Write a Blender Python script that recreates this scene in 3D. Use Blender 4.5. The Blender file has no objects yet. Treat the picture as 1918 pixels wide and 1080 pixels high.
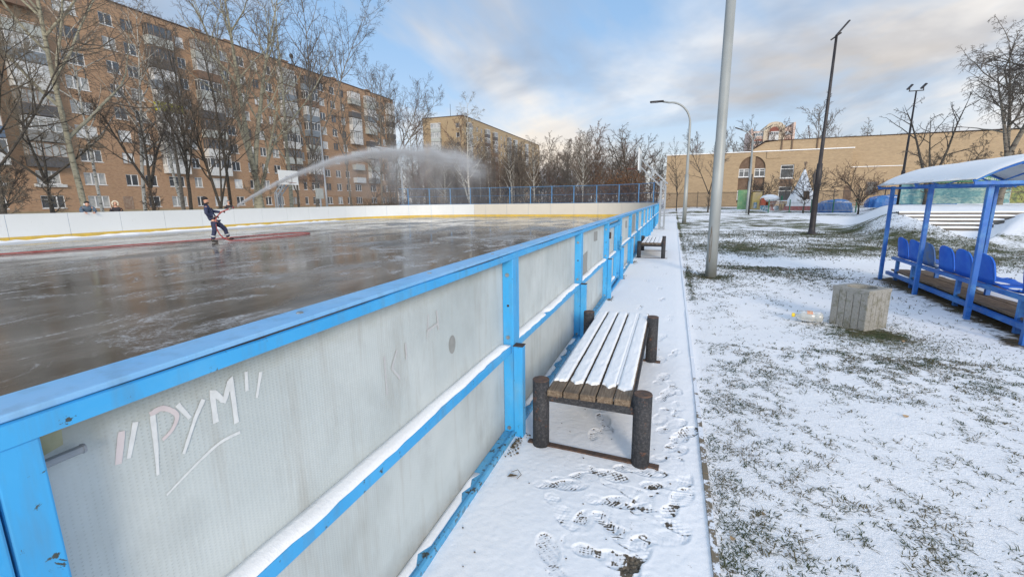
import bpy, math, random
import numpy as np
from mathutils import Vector, Matrix
C = bpy.context.scene
COL = C.collection
R_ = math.radians
random.seed(5)

# ------------------------------------------------------------------ camera
cam = bpy.data.cameras.new('camera'); cam.sensor_width = 36.0; cam.lens = 36 * 840 / 1918.0
cam.clip_start = 0.05; cam.clip_end = 3000
co = bpy.data.objects.new('camera', cam); COL.objects.link(co)
ROT = Matrix(((0.942683, -0.052633, 0.329513), (0.333464, 0.184891, -0.924455), (-0.012267, 0.981349, 0.191845)))
co.matrix_world = Matrix.Translation((0, 0, 1.55)) @ ROT.to_4x4()
C.camera = co

# ------------------------------------------------------------------ world, sun, exposure
SUN = Vector((0.45, -0.80, 0.30)).normalized()
W = bpy.data.worlds.new('World'); C.world = W; W.use_nodes = True
def build_world():
    nt = W.node_tree; N = nt.nodes; L = nt.links; N.clear()
    out = N.new('ShaderNodeOutputWorld'); bg = N.new('ShaderNodeBackground')
    sky = N.new('ShaderNodeTexSky'); sky.sky_type = 'NISHITA'; sky.sun_disc = False
    sky.sun_elevation = math.asin(SUN.z); sky.sun_rotation = math.atan2(SUN.x, SUN.y)
    sky.altitude = 150; sky.air_density = 1.0; sky.dust_density = 0.6; sky.ozone_density = 2.0
    tc = N.new('ShaderNodeTexCoord'); sp = N.new('ShaderNodeSeparateXYZ'); L.new(tc.outputs['Generated'], sp.inputs[0])
    def math_(op, a, b=None, cl=False):
        m = N.new('ShaderNodeMath'); m.operation = op; m.use_clamp = cl
        for i, v in enumerate((a, b)):
            if v is None: continue
            if isinstance(v, (int, float)): m.inputs[i].default_value = v
            else: L.new(v, m.inputs[i])
        return m.outputs[0]
    zz = math_('ADD', math_('MAXIMUM', sp.outputs[2], 0.0), 0.16)
    cx = math_('DIVIDE', sp.outputs[0], zz); cy = math_('DIVIDE', sp.outputs[1], zz)
    cmb = N.new('ShaderNodeCombineXYZ'); L.new(cx, cmb.inputs[0]); L.new(cy, cmb.inputs[1])
    def noise(sc, det, rough, dist, off):
        mp = N.new('ShaderNodeMapping'); mp.inputs['Location'].default_value = off
        mp.inputs['Scale'].default_value = (1.0, 0.62, 1.0); mp.inputs['Rotation'].default_value = (0, 0, R_(18))
        L.new(cmb.outputs[0], mp.inputs[0])
        n = N.new('ShaderNodeTexNoise'); n.inputs['Scale'].default_value = sc; n.inputs['Detail'].default_value = det
        n.inputs['Roughness'].default_value = rough; n.inputs['Distortion'].default_value = dist
        L.new(mp.outputs[0], n.inputs['Vector']); return n.outputs['Fac']
    def ramp(f, pts):
        r = N.new('ShaderNodeValToRGB'); L.new(f, r.inputs[0]); e = r.color_ramp.elements
        while len(e) < len(pts): e.new(0.5)
        for i, (p, c) in enumerate(pts): e[i].position = p; e[i].color = (c[0], c[1], c[2], 1)
        return r.outputs[0]
    def mix(f, a, b):
        m = N.new('ShaderNodeMix'); m.data_type = 'RGBA'
        if isinstance(f, (int, float)): m.inputs[0].default_value = f
        else: L.new(f, m.inputs[0])
        for s, v in ((6, a), (7, b)):
            if isinstance(v, tuple): m.inputs[s].default_value = (*v, 1)
            else: L.new(v, m.inputs[s])
        return m.outputs[2]
    el = sp.outputs[2]
    # clear air, from the physical sky
    # clouds: broad cover, grey bellies, cream rims where the low light catches them
    cover = ramp(noise(0.62, 6, 0.55, 0.35, (3.1, 7.3, 0)), [(0.43, (0, 0, 0)), (0.57, (1, 1, 1))])
    body = ramp(noise(0.95, 5, 0.55, 0.5, (11.2, 2.4, 0)), [(0.36, (2.3, 2.6, 3.15)), (0.47, (3.4, 3.7, 4.25)), (0.62, (6.6, 6.6, 6.6))])
    warm = ramp(noise(0.8, 4, 0.5, 0.4, (1.7, 9.9, 0)), [(0.42, (0, 0, 0)), (0.66, (1, 1, 1))])
    lowness = math_('SUBTRACT', 1.0, math_('MULTIPLY', el, 2.2), True)
    wfac = math_('MULTIPLY', warm, math_('ADD', math_('MULTIPLY', lowness, 0.95), 0.12), True)
    body = mix(wfac, body, (7.3, 6.3, 5.1))
    base = mix(0.62, sky.outputs[0], (2.3, 4.1, 6.6))
    pale = math_('POWER', math_('SUBTRACT', 1.0, math_('MAXIMUM', el, 0.0), True), 7.0)
    base = mix(math_('MULTIPLY', pale, 0.8), base, (6.9, 6.3, 5.6))
    col = mix(math_('MULTIPLY', cover, 0.93), base, body)
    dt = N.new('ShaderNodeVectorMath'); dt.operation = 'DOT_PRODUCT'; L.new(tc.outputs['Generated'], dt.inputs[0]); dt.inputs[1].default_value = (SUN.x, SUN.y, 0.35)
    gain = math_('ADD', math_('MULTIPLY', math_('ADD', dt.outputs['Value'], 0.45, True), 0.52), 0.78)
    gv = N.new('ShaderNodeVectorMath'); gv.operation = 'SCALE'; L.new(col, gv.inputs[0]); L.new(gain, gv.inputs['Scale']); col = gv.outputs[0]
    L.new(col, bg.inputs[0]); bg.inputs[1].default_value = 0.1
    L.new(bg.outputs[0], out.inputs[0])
build_world()
sl = bpy.data.lights.new('sun', 'SUN'); sl.energy = 1.35; sl.angle = R_(14); sl.color = (1.0, 0.83, 0.64)
so = bpy.data.objects.new('sun', sl); COL.objects.link(so)
so.rotation_euler = SUN.to_track_quat('Z', 'Y').to_euler()
C.view_settings.view_transform = 'Standard'; C.view_settings.look = 'None'
C.view_settings.exposure = 0.9; C.view_settings.gamma = 1.0; C.view_settings.use_curve_mapping = False
C.cycles.max_bounces = 6; C.cycles.transparent_max_bounces = 24; C.cycles.volume_bounces = 1
C.cycles.volume_step_rate = 1.0; C.cycles.volume_max_steps = 256

# ------------------------------------------------------------------ material helpers
class NT:
    def __init__(s, name):
        s.m = bpy.data.materials.new(name); s.m.use_nodes = True
        s.t = s.m.node_tree; s.N = s.t.nodes; s.L = s.t.links
        s.p = s.N['Principled BSDF']; s.out = s.N['Material Output']
        s.geo = None; s.tc = None
    def pos(s):
        if not s.geo: s.geo = s.N.new('ShaderNodeNewGeometry')
        return s.geo.outputs['Position']
    def obj(s):
        if not s.tc: s.tc = s.N.new('ShaderNodeTexCoord')
        return s.tc.outputs['Object']
    def set(s, i, v):
        if isinstance(v, (int, float)): i.default_value = v
        elif isinstance(v, tuple): i.default_value = v if len(v) == len(i.default_value) else (*v, 1)
        else: s.L.new(v, i)
    def math(s, op, a, b=None, clamp=False, c=None):
        m = s.N.new('ShaderNodeMath'); m.operation = op; m.use_clamp = clamp
        s.set(m.inputs[0], a)
        if b is not None: s.set(m.inputs[1], b)
        if c is not None: s.set(m.inputs[2], c)
        return m.outputs[0]
    def map(s, v, scale=(1, 1, 1), loc=(0, 0, 0), rot=(0, 0, 0)):
        m = s.N.new('ShaderNodeMapping'); s.L.new(v, m.inputs[0])
        m.inputs['Scale'].default_value = scale; m.inputs['Location'].default_value = loc; m.inputs['Rotation'].default_value = rot
        return m.outputs[0]
    def noise(s, v, sc, det=4, rough=0.55, dist=0.0, color=False):
        n = s.N.new('ShaderNodeTexNoise'); s.L.new(v, n.inputs['Vector'])
        n.inputs['Scale'].default_value = sc; n.inputs['Detail'].default_value = det
        n.inputs['Roughness'].default_value = rough; n.inputs['Distortion'].default_value = dist
        return n.outputs['Color' if color else 'Fac']
    def vor(s, v, sc, feat='F1'):
        n = s.N.new('ShaderNodeTexVoronoi'); n.feature = feat; s.L.new(v, n.inputs['Vector']); n.inputs['Scale'].default_value = sc
        return n.outputs[0]
    def ramp(s, f, pts):
        r = s.N.new('ShaderNodeValToRGB'); s.L.new(f, r.inputs[0]); e = r.color_ramp.elements
        while len(e) < len(pts): e.new(0.5)
        for i, (p, c) in enumerate(pts):
            e[i].position = p
            if isinstance(c, (int, float)): c = (c, c, c)
            e[i].color = (c[0], c[1], c[2], 1)
        return r.outputs[0]
    def mix(s, f, a, b, blend='MIX'):
        m = s.N.new('ShaderNodeMix'); m.data_type = 'RGBA'; m.blend_type = blend
        s.set(m.inputs[0], f); s.set(m.inputs[6], a); s.set(m.inputs[7], b); return m.outputs[2]
    def attr(s, n):
        a = s.N.new('ShaderNodeAttribute'); a.attribute_name = n; return a.outputs['Fac']
    def color(s, c): s.set(s.p.inputs['Base Color'], c)
    def rough(s, r): s.set(s.p.inputs['Roughness'], r)
    def bump(s, h, strength=0.5, dist=0.01):
        b = s.N.new('ShaderNodeBump'); b.inputs['Strength'].default_value = strength; b.inputs['Distance'].default_value = dist
        s.L.new(h, b.inputs['Height']); s.L.new(b.outputs[0], s.p.inputs['Normal'])

def simple(name, c, c2=None, sc=6.0, rough=0.6, bump=0.0, bdist=0.01, bsc=None, metal=0.0, det=5, lo=0.35, hi=0.65, spec=0.5, world=False, stretch=(1, 1, 1)):
    k = NT(name); v = k.pos() if world else k.obj()
    v = k.map(v, stretch)
    if c2 is not None: k.color(k.mix(k.ramp(k.noise(v, sc, det), [(lo, 0), (hi, 1)]), c, c2))
    else: k.color(c)
    k.rough(rough); k.p.inputs['Metallic'].default_value = metal; k.p.inputs['Specular IOR Level'].default_value = spec
    if bump: k.bump(k.noise(v, bsc or sc * 3, 5), bump, bdist)
    return k.m

M = {}
def snow_mat():
    k = NT('snow_on_things'); v = k.pos()
    k.color(k.mix(k.noise(v, 6, 5), (0.84, 0.865, 0.89), (0.88, 0.895, 0.91))); k.rough(0.75); k.p.inputs['Specular IOR Level'].default_value = 0.25
    k.bump(k.noise(v, 60, 6, 0.7), 0.5, 0.006); return k.m
M['snow'] = snow_mat()

def blue_paint(name, a, b, chip=0.30):
    k = NT(name); v = k.pos()
    col = k.mix(k.ramp(k.noise(v, 3.0, 5), [(0.35, 0), (0.7, 1)]), a, b)
    ch = k.ramp(k.noise(v, 28, 7, 0.68, 0.4), [(chip, 1), (chip + 0.015, 0)])
    col = k.mix(ch, col, (0.045, 0.05, 0.035))
    fade = k.ramp(k.noise(k.map(v, (1, 0.5, 1), (3, 1, 7)), 4.5, 6, 0.7), [(0.48, 0), (0.72, 0.5)])
    col = k.mix(fade, col, (0.14, 0.43, 0.70))
    rust = k.ramp(k.noise(k.map(v, (1, 1, 1), (9, 4, 2)), 17, 7, 0.75), [(0.685, 0), (0.71, 0.85)])
    col = k.mix(rust, col, (0.16, 0.085, 0.045))
    dirt = k.ramp(k.noise(k.map(v, (9, 9, 1.4)), 2.2, 5, 0.6), [(0.50, 0), (0.80, 0.5)])
    col = k.mix(dirt, col, (0.12, 0.20, 0.26))
    k.color(col); k.rough(k.ramp(k.noise(v, 14, 3), [(0.3, 0.38), (0.7, 0.55)]))
    k.bump(k.noise(v, 90, 4, 0.6), 0.12, 0.002); return k.m
M['blue'] = blue_paint('blue_gloss_paint', (0.035, 0.335, 0.70), (0.055, 0.385, 0.76), 0.335)
M['blue_pale'] = blue_paint('sky_lit_frosted_blue_paint', (0.17, 0.42, 0.72), (0.26, 0.50, 0.76), 0.30)  # cap top paler: frost, plus sky reflection put into the colour
M['blue_old'] = blue_paint('worn_blue_paint', (0.05, 0.30, 0.58), (0.10, 0.38, 0.62), 0.42)
M['blue_deep'] = blue_paint('deep_blue_paint', (0.010, 0.105, 0.42), (0.016, 0.135, 0.48), 0.33)
M['blue_seat'] = simple('blue_seat_plastic', (0.012, 0.105, 0.56), (0.03, 0.16, 0.62), 5, 0.6, spec=0.3)
M['dark_in'] = simple('open_tube_end', (0.05, 0.035, 0.03), rough=0.9)
M['steel'] = simple('galvanised_bolt', (0.42, 0.46, 0.47), (0.25, 0.27, 0.27), 40, 0.45, metal=0.7)

def panel_mat():
    k = NT('fibreglass_board_panel'); v = k.pos()
    base = k.mix(k.ramp(k.noise(v, 1.6, 6, 0.6), [(0.32, 0), (0.68, 1)]), (0.42, 0.475, 0.48), (0.55, 0.60, 0.60))
    cloud = k.ramp(k.noise(k.map(v, (1, 1, 0.6), (4, 2, 1)), 5.5, 6, 0.65), [(0.5, 0), (0.75, 0.5)])
    base = k.mix(cloud, base, (0.34, 0.37, 0.365))
    st = k.ramp(k.noise(k.map(v, (1, 7, 0.7)), 2.3, 6, 0.65), [(0.52, 0), (0.85, 0.6)])
    base = k.mix(st, base, (0.30, 0.285, 0.245))
    scr = k.ramp(k.noise(k.map(v, (1, 30, 2.5), (1, 5, 3)), 1.6, 4, 0.6), [(0.74, 0), (0.76, 0.55)])
    base = k.mix(scr, base, (0.13, 0.13, 0.12))
    # woven cloth print of the fibreglass: fine dots
    w1 = k.N.new('ShaderNodeTexWave'); w1.bands_direction = 'Y'; w1.inputs['Scale'].default_value = 27; w1.inputs['Distortion'].default_value = 0.6; k.L.new(v, w1.inputs['Vector'])
    w2 = k.N.new('ShaderNodeTexWave'); w2.bands_direction = 'Z'; w2.inputs['Scale'].default_value = 40; w2.inputs['Distortion'].default_value = 0.6; k.L.new(v, w2.inputs['Vector'])
    d = k.math('MULTIPLY', w1.outputs['Fac'], w2.outputs['Fac'])
    sp = k.N.new('ShaderNodeSeparateXYZ'); k.L.new(v, sp.inputs[0])
    near = k.math('SUBTRACT', 1.0, k.math('MULTIPLY', sp.outputs[1], 0.45), True)
    hi = k.ramp(k.noise(v, 2.4, 4), [(0.36, 0), (0.62, 1)])
    pits = k.math('MULTIPLY', k.ramp(d, [(0.72, 0), (0.82, 0.55)]), k.math('MULTIPLY', hi, near))
    base = k.mix(pits, base, (0.17, 0.19, 0.17))
    # darker olive band just under the capping, with a ragged lower edge
    top = k.ramp(k.math('ADD', sp.outputs[2], k.math('MULTIPLY', k.noise(v, 9, 5), 0.10)), [(1.17, 0), (1.0, 0)])
    zt = k.math('MULTIPLY', k.math('SUBTRACT', k.math('ADD', sp.outputs[2], k.math('MULTIPLY', k.noise(v, 16, 6, 0.7), 0.12)), 1.17), 9.0, True)
    base = k.mix(k.math('MULTIPLY', zt, 0.55), base, (0.24, 0.23, 0.13))
    zb = k.math('MULTIPLY', k.math('SUBTRACT', k.math('ADD', 0.13, k.math('MULTIPLY', k.noise(v, 12, 6, 0.7), 0.10)), sp.outputs[2]), 7.0, True)
    base = k.mix(k.math('MULTIPLY', zb, 0.5), base, (0.20, 0.18, 0.14))
    k.color(base); k.rough(k.ramp(k.noise(v, 8, 4), [(0.3, 0.42), (0.7, 0.62)]))
    k.bump(k.math('ADD', k.math('MULTIPLY', d, 0.5), k.noise(v, 30, 5)), 0.22, 0.003); return k.m
M['panel'] = panel_mat()
def rink_white(name, a, b):
    k = NT(name); v = k.pos()
    c = k.mix(k.noise(v, 0.8, 6), a, b)
    sc = k.ramp(k.noise(k.map(v, (3, 3, 1.0)), 3.2, 6, 0.7), [(0.62, 0), (0.78, 0.35)])
    k.color(k.mix(sc, c, (0.38, 0.36, 0.33))); k.rough(0.5); return k.m
M['white_board'] = rink_white('white_board_plastic', (0.74, 0.78, 0.80), (0.66, 0.70, 0.71))
M['warm_lit_board'] = rink_white('warm_lit_board_plastic', (0.66, 0.63, 0.55), (0.56, 0.54, 0.48))  # white boards again, with the warm low light put into their colour
M['yellow'] = simple('yellow_kick_strip', (0.66, 0.46, 0.07), (0.52, 0.38, 0.10), 3, 0.5, world=True)
M['chalk'] = simple('chalk_paint', (0.68, 0.71, 0.72), (0.60, 0.63, 0.64), 60, 0.9, world=True)
M['pink'] = simple('faded_pink_paint', (0.58, 0.525, 0.535), (0.62, 0.57, 0.58), 50, 0.9, world=True)
M['pink_faint'] = simple('faint_pink_marker', (0.46, 0.455, 0.475), (0.50, 0.525, 0.53), 60, 0.9, world=True)
M['patch'] = simple('grey_touch_up_paint', (0.25, 0.26, 0.25), (0.30, 0.31, 0.30), 20, 0.7, world=True)
M['tape'] = simple('tan_tape', (0.33, 0.33, 0.20), (0.42, 0.42, 0.28), 30, 0.8, world=True)

def rink_mat():
    k = NT('wet_frosted_asphalt'); v = k.pos()
    st = k.map(v, (0.55, 0.16, 1), rot=(0, 0, R_(-38)))
    big = k.noise(k.map(v, (0.35, 0.16, 1), rot=(0, 0, R_(-38))), 1.0, 7, 0.62, 0.5)
    base = k.ramp(big, [(0.30, (0.045, 0.038, 0.030)), (0.41, (0.105, 0.092, 0.075)), (0.53, (0.21, 0.19, 0.165)), (0.67, (0.33, 0.31, 0.285))])
    grit = k.noise(v, 55, 4, 0.7)
    base = k.mix(k.ramp(grit, [(0.42, 0), (0.62, 0.45)]), base, (0.15, 0.135, 0.11))
    fr = k.noise(k.map(v, (0.9, 0.5, 1), (7, 3, 0), (0, 0, R_(-30))), 1.0, 9, 0.72, 1.4)
    fmask = k.ramp(fr, [(0.52, 0), (0.64, 1)])
    fine = k.ramp(k.noise(v, 16, 8, 0.75), [(0.40, 0), (0.62, 1)])
    frost = k.math('MULTIPLY', fmask, fine)
    sp = k.N.new('ShaderNodeSeparateXYZ'); k.L.new(v, sp.inputs[0])
    edge = k.math('MULTIPLY', k.math('SUBTRACT', k.math('ADD', k.math('MULTIPLY', k.noise(v, 1.1, 6, 0.65), 2.6), -26.9), sp.outputs[0]), 1.3, True)
    frost = k.math('MAXIMUM', frost, edge)
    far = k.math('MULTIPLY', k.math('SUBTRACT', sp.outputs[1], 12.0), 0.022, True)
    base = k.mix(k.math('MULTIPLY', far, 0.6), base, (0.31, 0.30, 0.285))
    base = k.mix(k.math('MULTIPLY', frost, 0.85), base, (0.62, 0.64, 0.66))
    k.color(base)
    wet = k.ramp(k.noise(k.map(v, (0.5, 0.25, 1), (2, 9, 0)), 0.9, 6, 0.6), [(0.40, 0.07), (0.54, 0.17), (0.68, 0.42)])
    k.rough(k.mix(frost, wet, (0.7, 0.7, 0.7)))
    k.p.inputs['Specular IOR Level'].default_value = 0.5
    h = k.math('ADD', k.math('MULTIPLY', k.noise(v, 3.0, 8, 0.6), 1.0), k.math('MULTIPLY', k.noise(v, 40, 4, 0.6), 0.22))
    k.bump(h, 0.18, 0.010); return k.m
M['rink'] = rink_mat()

def ground_mat():
    k = NT('snowy_lawn'); v = k.pos()
    g = k.attr('grass'); d = k.attr('dirt')
    warp = k.noise(v, 9, 3, 0.5, color=True)
    vv = k.N.new('ShaderNodeVectorMath'); vv.operation = 'MULTIPLY_ADD'; k.L.new(warp, vv.inputs[0]); vv.inputs[1].default_value = (0.16, 0.16, 0); k.L.new(v, vv.inputs[2])
    n1 = k.noise(k.map(vv.outputs[0], (1.0, 1.25, 1), rot=(0, 0, R_(20))), 13, 7, 0.76)
    n2 = k.noise(v, 2.1, 5, 0.6)
    f = k.math('ADD', k.math('MULTIPLY', n1, 0.78), k.math('MULTIPLY', n2, 0.30))
    th = k.math('SUBTRACT', 0.80, k.math('MULTIPLY', g, 0.46))
    mask = k.math('MULTIPLY', k.math('SUBTRACT', f, th), 9.0, True)
    gc = k.ramp(k.noise(v, 38, 4, 0.6), [(0.3, (0.035, 0.048, 0.018)), (0.5, (0.085, 0.10, 0.042)), (0.7, (0.17, 0.16, 0.09))])
    gc = k.mix(k.ramp(k.noise(v, 0.5, 4), [(0.45, 0), (0.65, 0.5)]), gc, (0.10, 0.082, 0.05))
    sn = k.mix(k.noise(v, 1.2, 5), (0.82, 0.845, 0.875), (0.88, 0.89, 0.905))
    col = k.mix(mask, sn, gc)
    soil = k.ramp(k.noise(v, 22, 6, 0.7), [(0.35, (0.035, 0.026, 0.014)), (0.6, (0.11, 0.085, 0.05)), (0.75, (0.24, 0.19, 0.13))])
    dm = k.math('MULTIPLY', k.math('SUBTRACT', k.math('ADD', d, k.math('MULTIPLY', k.noise(v, 7, 6, 0.7), 0.9)), 0.92), 6.0, True)
    col = k.mix(dm, col, soil)
    k.color(col); k.rough(0.85); k.p.inputs['Specular IOR Level'].default_value = 0.2
    k.bump(k.math('ADD', k.math('MULTIPLY', n1, -0.6), k.math('MULTIPLY', k.noise(v, 50, 5, 0.7), 0.4)), 0.7, 0.03); return k.m
M['ground'] = ground_mat()

def path_mat():
    k = NT('trodden_snow_path'); v = k.pos()
    d = k.attr('dirt')
    n = k.noise(v, 60, 6, 0.75)
    dm = k.math('MULTIPLY', k.math('SUBTRACT', k.math('ADD', d, k.math('MULTIPLY', n, 0.7)), 0.86), 7.0, True)
    soil = k.ramp(k.noise(v, 90, 4, 0.6), [(0.35, (0.05, 0.04, 0.03)), (0.7, (0.20, 0.17, 0.13))])
    sn = k.mix(k.noise(v, 2.2, 6), (0.81, 0.84, 0.875), (0.87, 0.885, 0.905))
    specks = k.ramp(k.noise(k.map(v, (1, 2.2, 1)), 24, 7, 0.75), [(0.665, 0), (0.70, 0.8)])
    sn = k.mix(specks, sn, (0.16, 0.14, 0.10))
    k.color(k.mix(dm, sn, soil)); k.rough(0.8); k.p.inputs['Specular IOR Level'].default_value = 0.2
    k.bump(k.noise(v, 130, 5, 0.7), 0.35, 0.004); return k.m
M['path'] = path_mat()
def kerb_mat():
    k = NT('kerb_stone'); v = k.pos()
    st = k.mix(k.noise(v, 30, 6, 0.7), (0.13, 0.105, 0.07), (0.24, 0.20, 0.145))
    sp = k.N.new('ShaderNodeSeparateXYZ'); k.L.new(v, sp.inputs[0])
    lim = k.math('ADD', k.math('MULTIPLY', k.noise(k.map(v, (1, 1, 1)), 9.0, 7, 0.75), 1.62), k.math('MULTIPLY', sp.outputs[1], 0.075))
    k.color(k.mix(k.ramp(lim, [(0.96, 0), (1.04, 1)]), st, (0.78, 0.82, 0.88))); k.rough(0.9); return k.m
M['kerb'] = kerb_mat()

def brick_mat(name, a, b, mortar, dirt, scale=4.0, axis='YZ', rough=0.85):
    k = NT(name); v = k.pos()
    sp = k.N.new('ShaderNodeSeparateXYZ'); k.L.new(v, sp.inputs[0])
    cm = k.N.new('ShaderNodeCombineXYZ')
    k.L.new(k.math('ADD', sp.outputs[0], sp.outputs[1]), cm.inputs[0]); k.L.new(sp.outputs[2], cm.inputs[1])
    br = k.N.new('ShaderNodeTexBrick'); k.L.new(cm.outputs[0], br.inputs['Vector'])
    br.inputs['Color1'].default_value = (*a, 1); br.inputs['Color2'].default_value = (*b, 1); br.inputs['Mortar'].default_value = (*mortar, 1)
    br.inputs['Scale'].default_value = scale; br.inputs['Mortar Size'].default_value = 0.03; br.inputs['Bias'].default_value = 0.0
    br.inputs['Brick Width'].default_value = 1.0; br.inputs['Row Height'].default_value = 0.34
    c = br.outputs[0]
    c = k.mix(k.ramp(k.noise(k.map(cm.outputs[0], (0.6, 1.6, 1)), 2.2, 6, 0.7), [(0.35, 0), (0.7, 0.65)]), c, tuple(x * 0.72 for x in a))
    c = k.mix(k.ramp(k.noise(k.map(cm.outputs[0], (1.3, 4.0, 1), (3, 2, 0)), 1.2, 7, 0.75), [(0.52, 0), (0.72, 0.6)]), c, dirt)
    c = k.mix(k.ramp(k.noise(k.map(cm.outputs[0], (0.15, 1.6, 1), (5, 5, 0)), 1.6, 5, 0.6), [(0.45, 0), (0.75, 0.4)]), c, tuple(min(1, x * 1.35) for x in b))
    k.color(c); k.rough(rough); return k.m
M['brick'] = brick_mat('orange_brick', (0.39, 0.25, 0.15), (0.27, 0.165, 0.10), (0.38, 0.31, 0.235), (0.13, 0.09, 0.065), 4.0)
M['brick_far'] = brick_mat('yellow_brick_block', (0.38, 0.285, 0.165), (0.32, 0.235, 0.14), (0.32, 0.27, 0.19), (0.17, 0.12, 0.08), 4.0)
M['brick_school'] = brick_mat('yellow_school_brick', (0.42, 0.315, 0.195), (0.34, 0.25, 0.155), (0.36, 0.29, 0.2), (0.21, 0.15, 0.095), 3.4)
M['plinth'] = simple('rendered_plinth', (0.30, 0.24, 0.15), (0.22, 0.19, 0.13), 1.5, 0.9, world=True)
M['roof_dark'] = simple('roof_felt_edge', (0.05, 0.035, 0.03), (0.09, 0.06, 0.05), 3, 0.9)
M['glass'] = simple('dark_window_glass', (0.035, 0.042, 0.05), (0.09, 0.10, 0.11), 0.7, 0.08, spec=0.9)
M['glass_curtain'] = simple('curtained_window_glass', (0.22, 0.24, 0.25), (0.42, 0.43, 0.42), 1.1, 0.25, spec=0.6)
M['glass_white'] = simple('blinds_behind_glass', (0.62, 0.64, 0.64), (0.45, 0.48, 0.5), 1.5, 0.35)
M['frame_white'] = simple('white_frame', (0.70, 0.72, 0.73), (0.55, 0.57, 0.58), 3, 0.6)
M['frame_brown'] = simple('brown_frame', (0.20, 0.13, 0.09), (0.28, 0.22, 0.17), 3, 0.7)
for n, c in dict(bal_white=(0.60, 0.62, 0.62), bal_grey=(0.26, 0.27, 0.27), bal_dark=(0.10, 0.10, 0.105), bal_brown=(0.20, 0.13, 0.09), bal_blue=(0.12, 0.18, 0.27), bal_lime=(0.46, 0.47, 0.04), bal_pale=(0.42, 0.45, 0.43), bal_steel=(0.20, 0.24, 0.28)).items():
    M[n] = simple(n.replace('bal', 'balcony_cladding'), c, tuple(x * 0.72 for x in c), 2.0, 0.7, stretch=(1, 5, 1))
M['concrete'] = simple('grey_concrete', (0.28, 0.27, 0.24), (0.20, 0.19, 0.165), 7, 0.9, bump=0.4, bdist=0.006)
M['step_concrete'] = simple('step_concrete', (0.115, 0.105, 0.09), (0.17, 0.155, 0.135), 3, 0.9)
def bin_mat():
    k = NT('stained_ribbed_concrete'); v = k.obj()
    a = k.mix(k.noise(v, 9, 6, 0.65), (0.36, 0.36, 0.34), (0.24, 0.24, 0.225))
    sp = k.N.new('ShaderNodeSeparateXYZ'); k.L.new(v, sp.inputs[0])
    moss = k.ramp(k.noise(k.map(v, (3, 3, 3)), 4, 7, 0.75), [(0.50, 0), (0.60, 0.55)])
    a = k.mix(moss, a, (0.12, 0.115, 0.06))
    k.color(a); k.rough(0.9); k.color(k.mix(k.ramp(k.noise(v, 85, 4, 0.7), [(0.55, 0), (0.66, 0.75)]), a, (0.10, 0.092, 0.06))); k.bump(k.noise(v, 70, 5, 0.7), 0.9, 0.010); return k.m
M['bin'] = bin_mat()
M['litter'] = simple('old_leaves_in_bin', (0.05, 0.04, 0.025), (0.16, 0.12, 0.07), 25, 0.9, bump=0.8, bdist=0.03)
def rust_mat():
    k = NT('blackened_rusty_pipe'); v = k.pos()
    a = k.mix(k.ramp(k.noise(v, 75, 7, 0.75), [(0.48, 0), (0.62, 1)]), (0.024, 0.026, 0.031), (0.075, 0.075, 0.08))
    r = k.ramp(k.noise(v, 13, 6, 0.7), [(0.60, 0), (0.68, 0.9)])
    k.color(k.mix(r, a, (0.15, 0.062, 0.03))); k.rough(0.75); k.bump(k.noise(v, 70, 6, 0.7), 0.8, 0.004); return k.m
M['rust'] = rust_mat()
M['rustcap'] = simple('rusty_pipe_cap', (0.13, 0.075, 0.05), (0.06, 0.045, 0.04), 30, 0.85, bump=0.4)
def wood_mat():
    k = NT('weathered_bench_wood'); v = k.pos()
    g = k.noise(k.map(v, (26, 1.6, 26)), 3.0, 7, 0.7)
    c = k.ramp(g, [(0.3, (0.055, 0.038, 0.025)), (0.5, (0.17, 0.125, 0.085)), (0.7, (0.29, 0.235, 0.17))])
    c = k.mix(k.ramp(k.noise(v, 7, 5), [(0.5, 0), (0.7, 0.6)]), c, (0.075, 0.055, 0.04))
    k.color(c); k.rough(0.85); k.bump(g, 0.5, 0.004); return k.m
M['wood'] = wood_mat()
M['pole_grey'] = simple('grey_painted_steel_pole', (0.36, 0.385, 0.38), (0.25, 0.27, 0.265), 2.2, 0.5, bump=0.15, bdist=0.004, stretch=(1, 1, 0.35), metal=0.15)
M['galv'] = simple('galvanised_steel', (0.33, 0.36, 0.39), (0.25, 0.28, 0.31), 3, 0.5, metal=0.3)
M['black'] = simple('black_painted_steel', (0.014, 0.013, 0.016), (0.035, 0.03, 0.032), 4, 0.55)
M['lamp_glass'] = simple('lamp_lens', (0.25, 0.27, 0.30), rough=0.2)
M['wet'] = simple('damp_stain', (0.10, 0.095, 0.085), (0.2, 0.19, 0.175), 12, 0.9)
M['hoop_red'] = simple('hoop_ring_paint', (0.18, 0.05, 0.03), rough=0.6)
M['hose'] = simple('red_rubber_hose', (0.30, 0.035, 0.035), (0.42, 0.14, 0.13), 3, 0.5)
M['brass'] = simple('hose_nozzle_metal', (0.35, 0.33, 0.28), rough=0.3, metal=0.8)
M['overall'] = simple('navy_work_suit', (0.012, 0.018, 0.055), (0.035, 0.045, 0.10), 6, 0.75, bump=0.6, bdist=0.02, bsc=9)
M['reflect'] = simple('reflective_tape', (0.45, 0.48, 0.50), rough=0.4)
M['skin'] = simple('skin', (0.52, 0.29, 0.20), (0.58, 0.33, 0.24), 20, 0.5)
M['blackcloth'] = simple('black_knit', (0.012, 0.011, 0.012), (0.03, 0.028, 0.03), 40, 0.9, bump=0.3)
M['greycloth'] = simple('grey_wool', (0.16, 0.16, 0.17), (0.22, 0.21, 0.21), 40, 0.9)
M['slate'] = simple('slate_blue_jacket', (0.07, 0.11, 0.16), (0.11, 0.15, 0.2), 12, 0.8)
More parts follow.
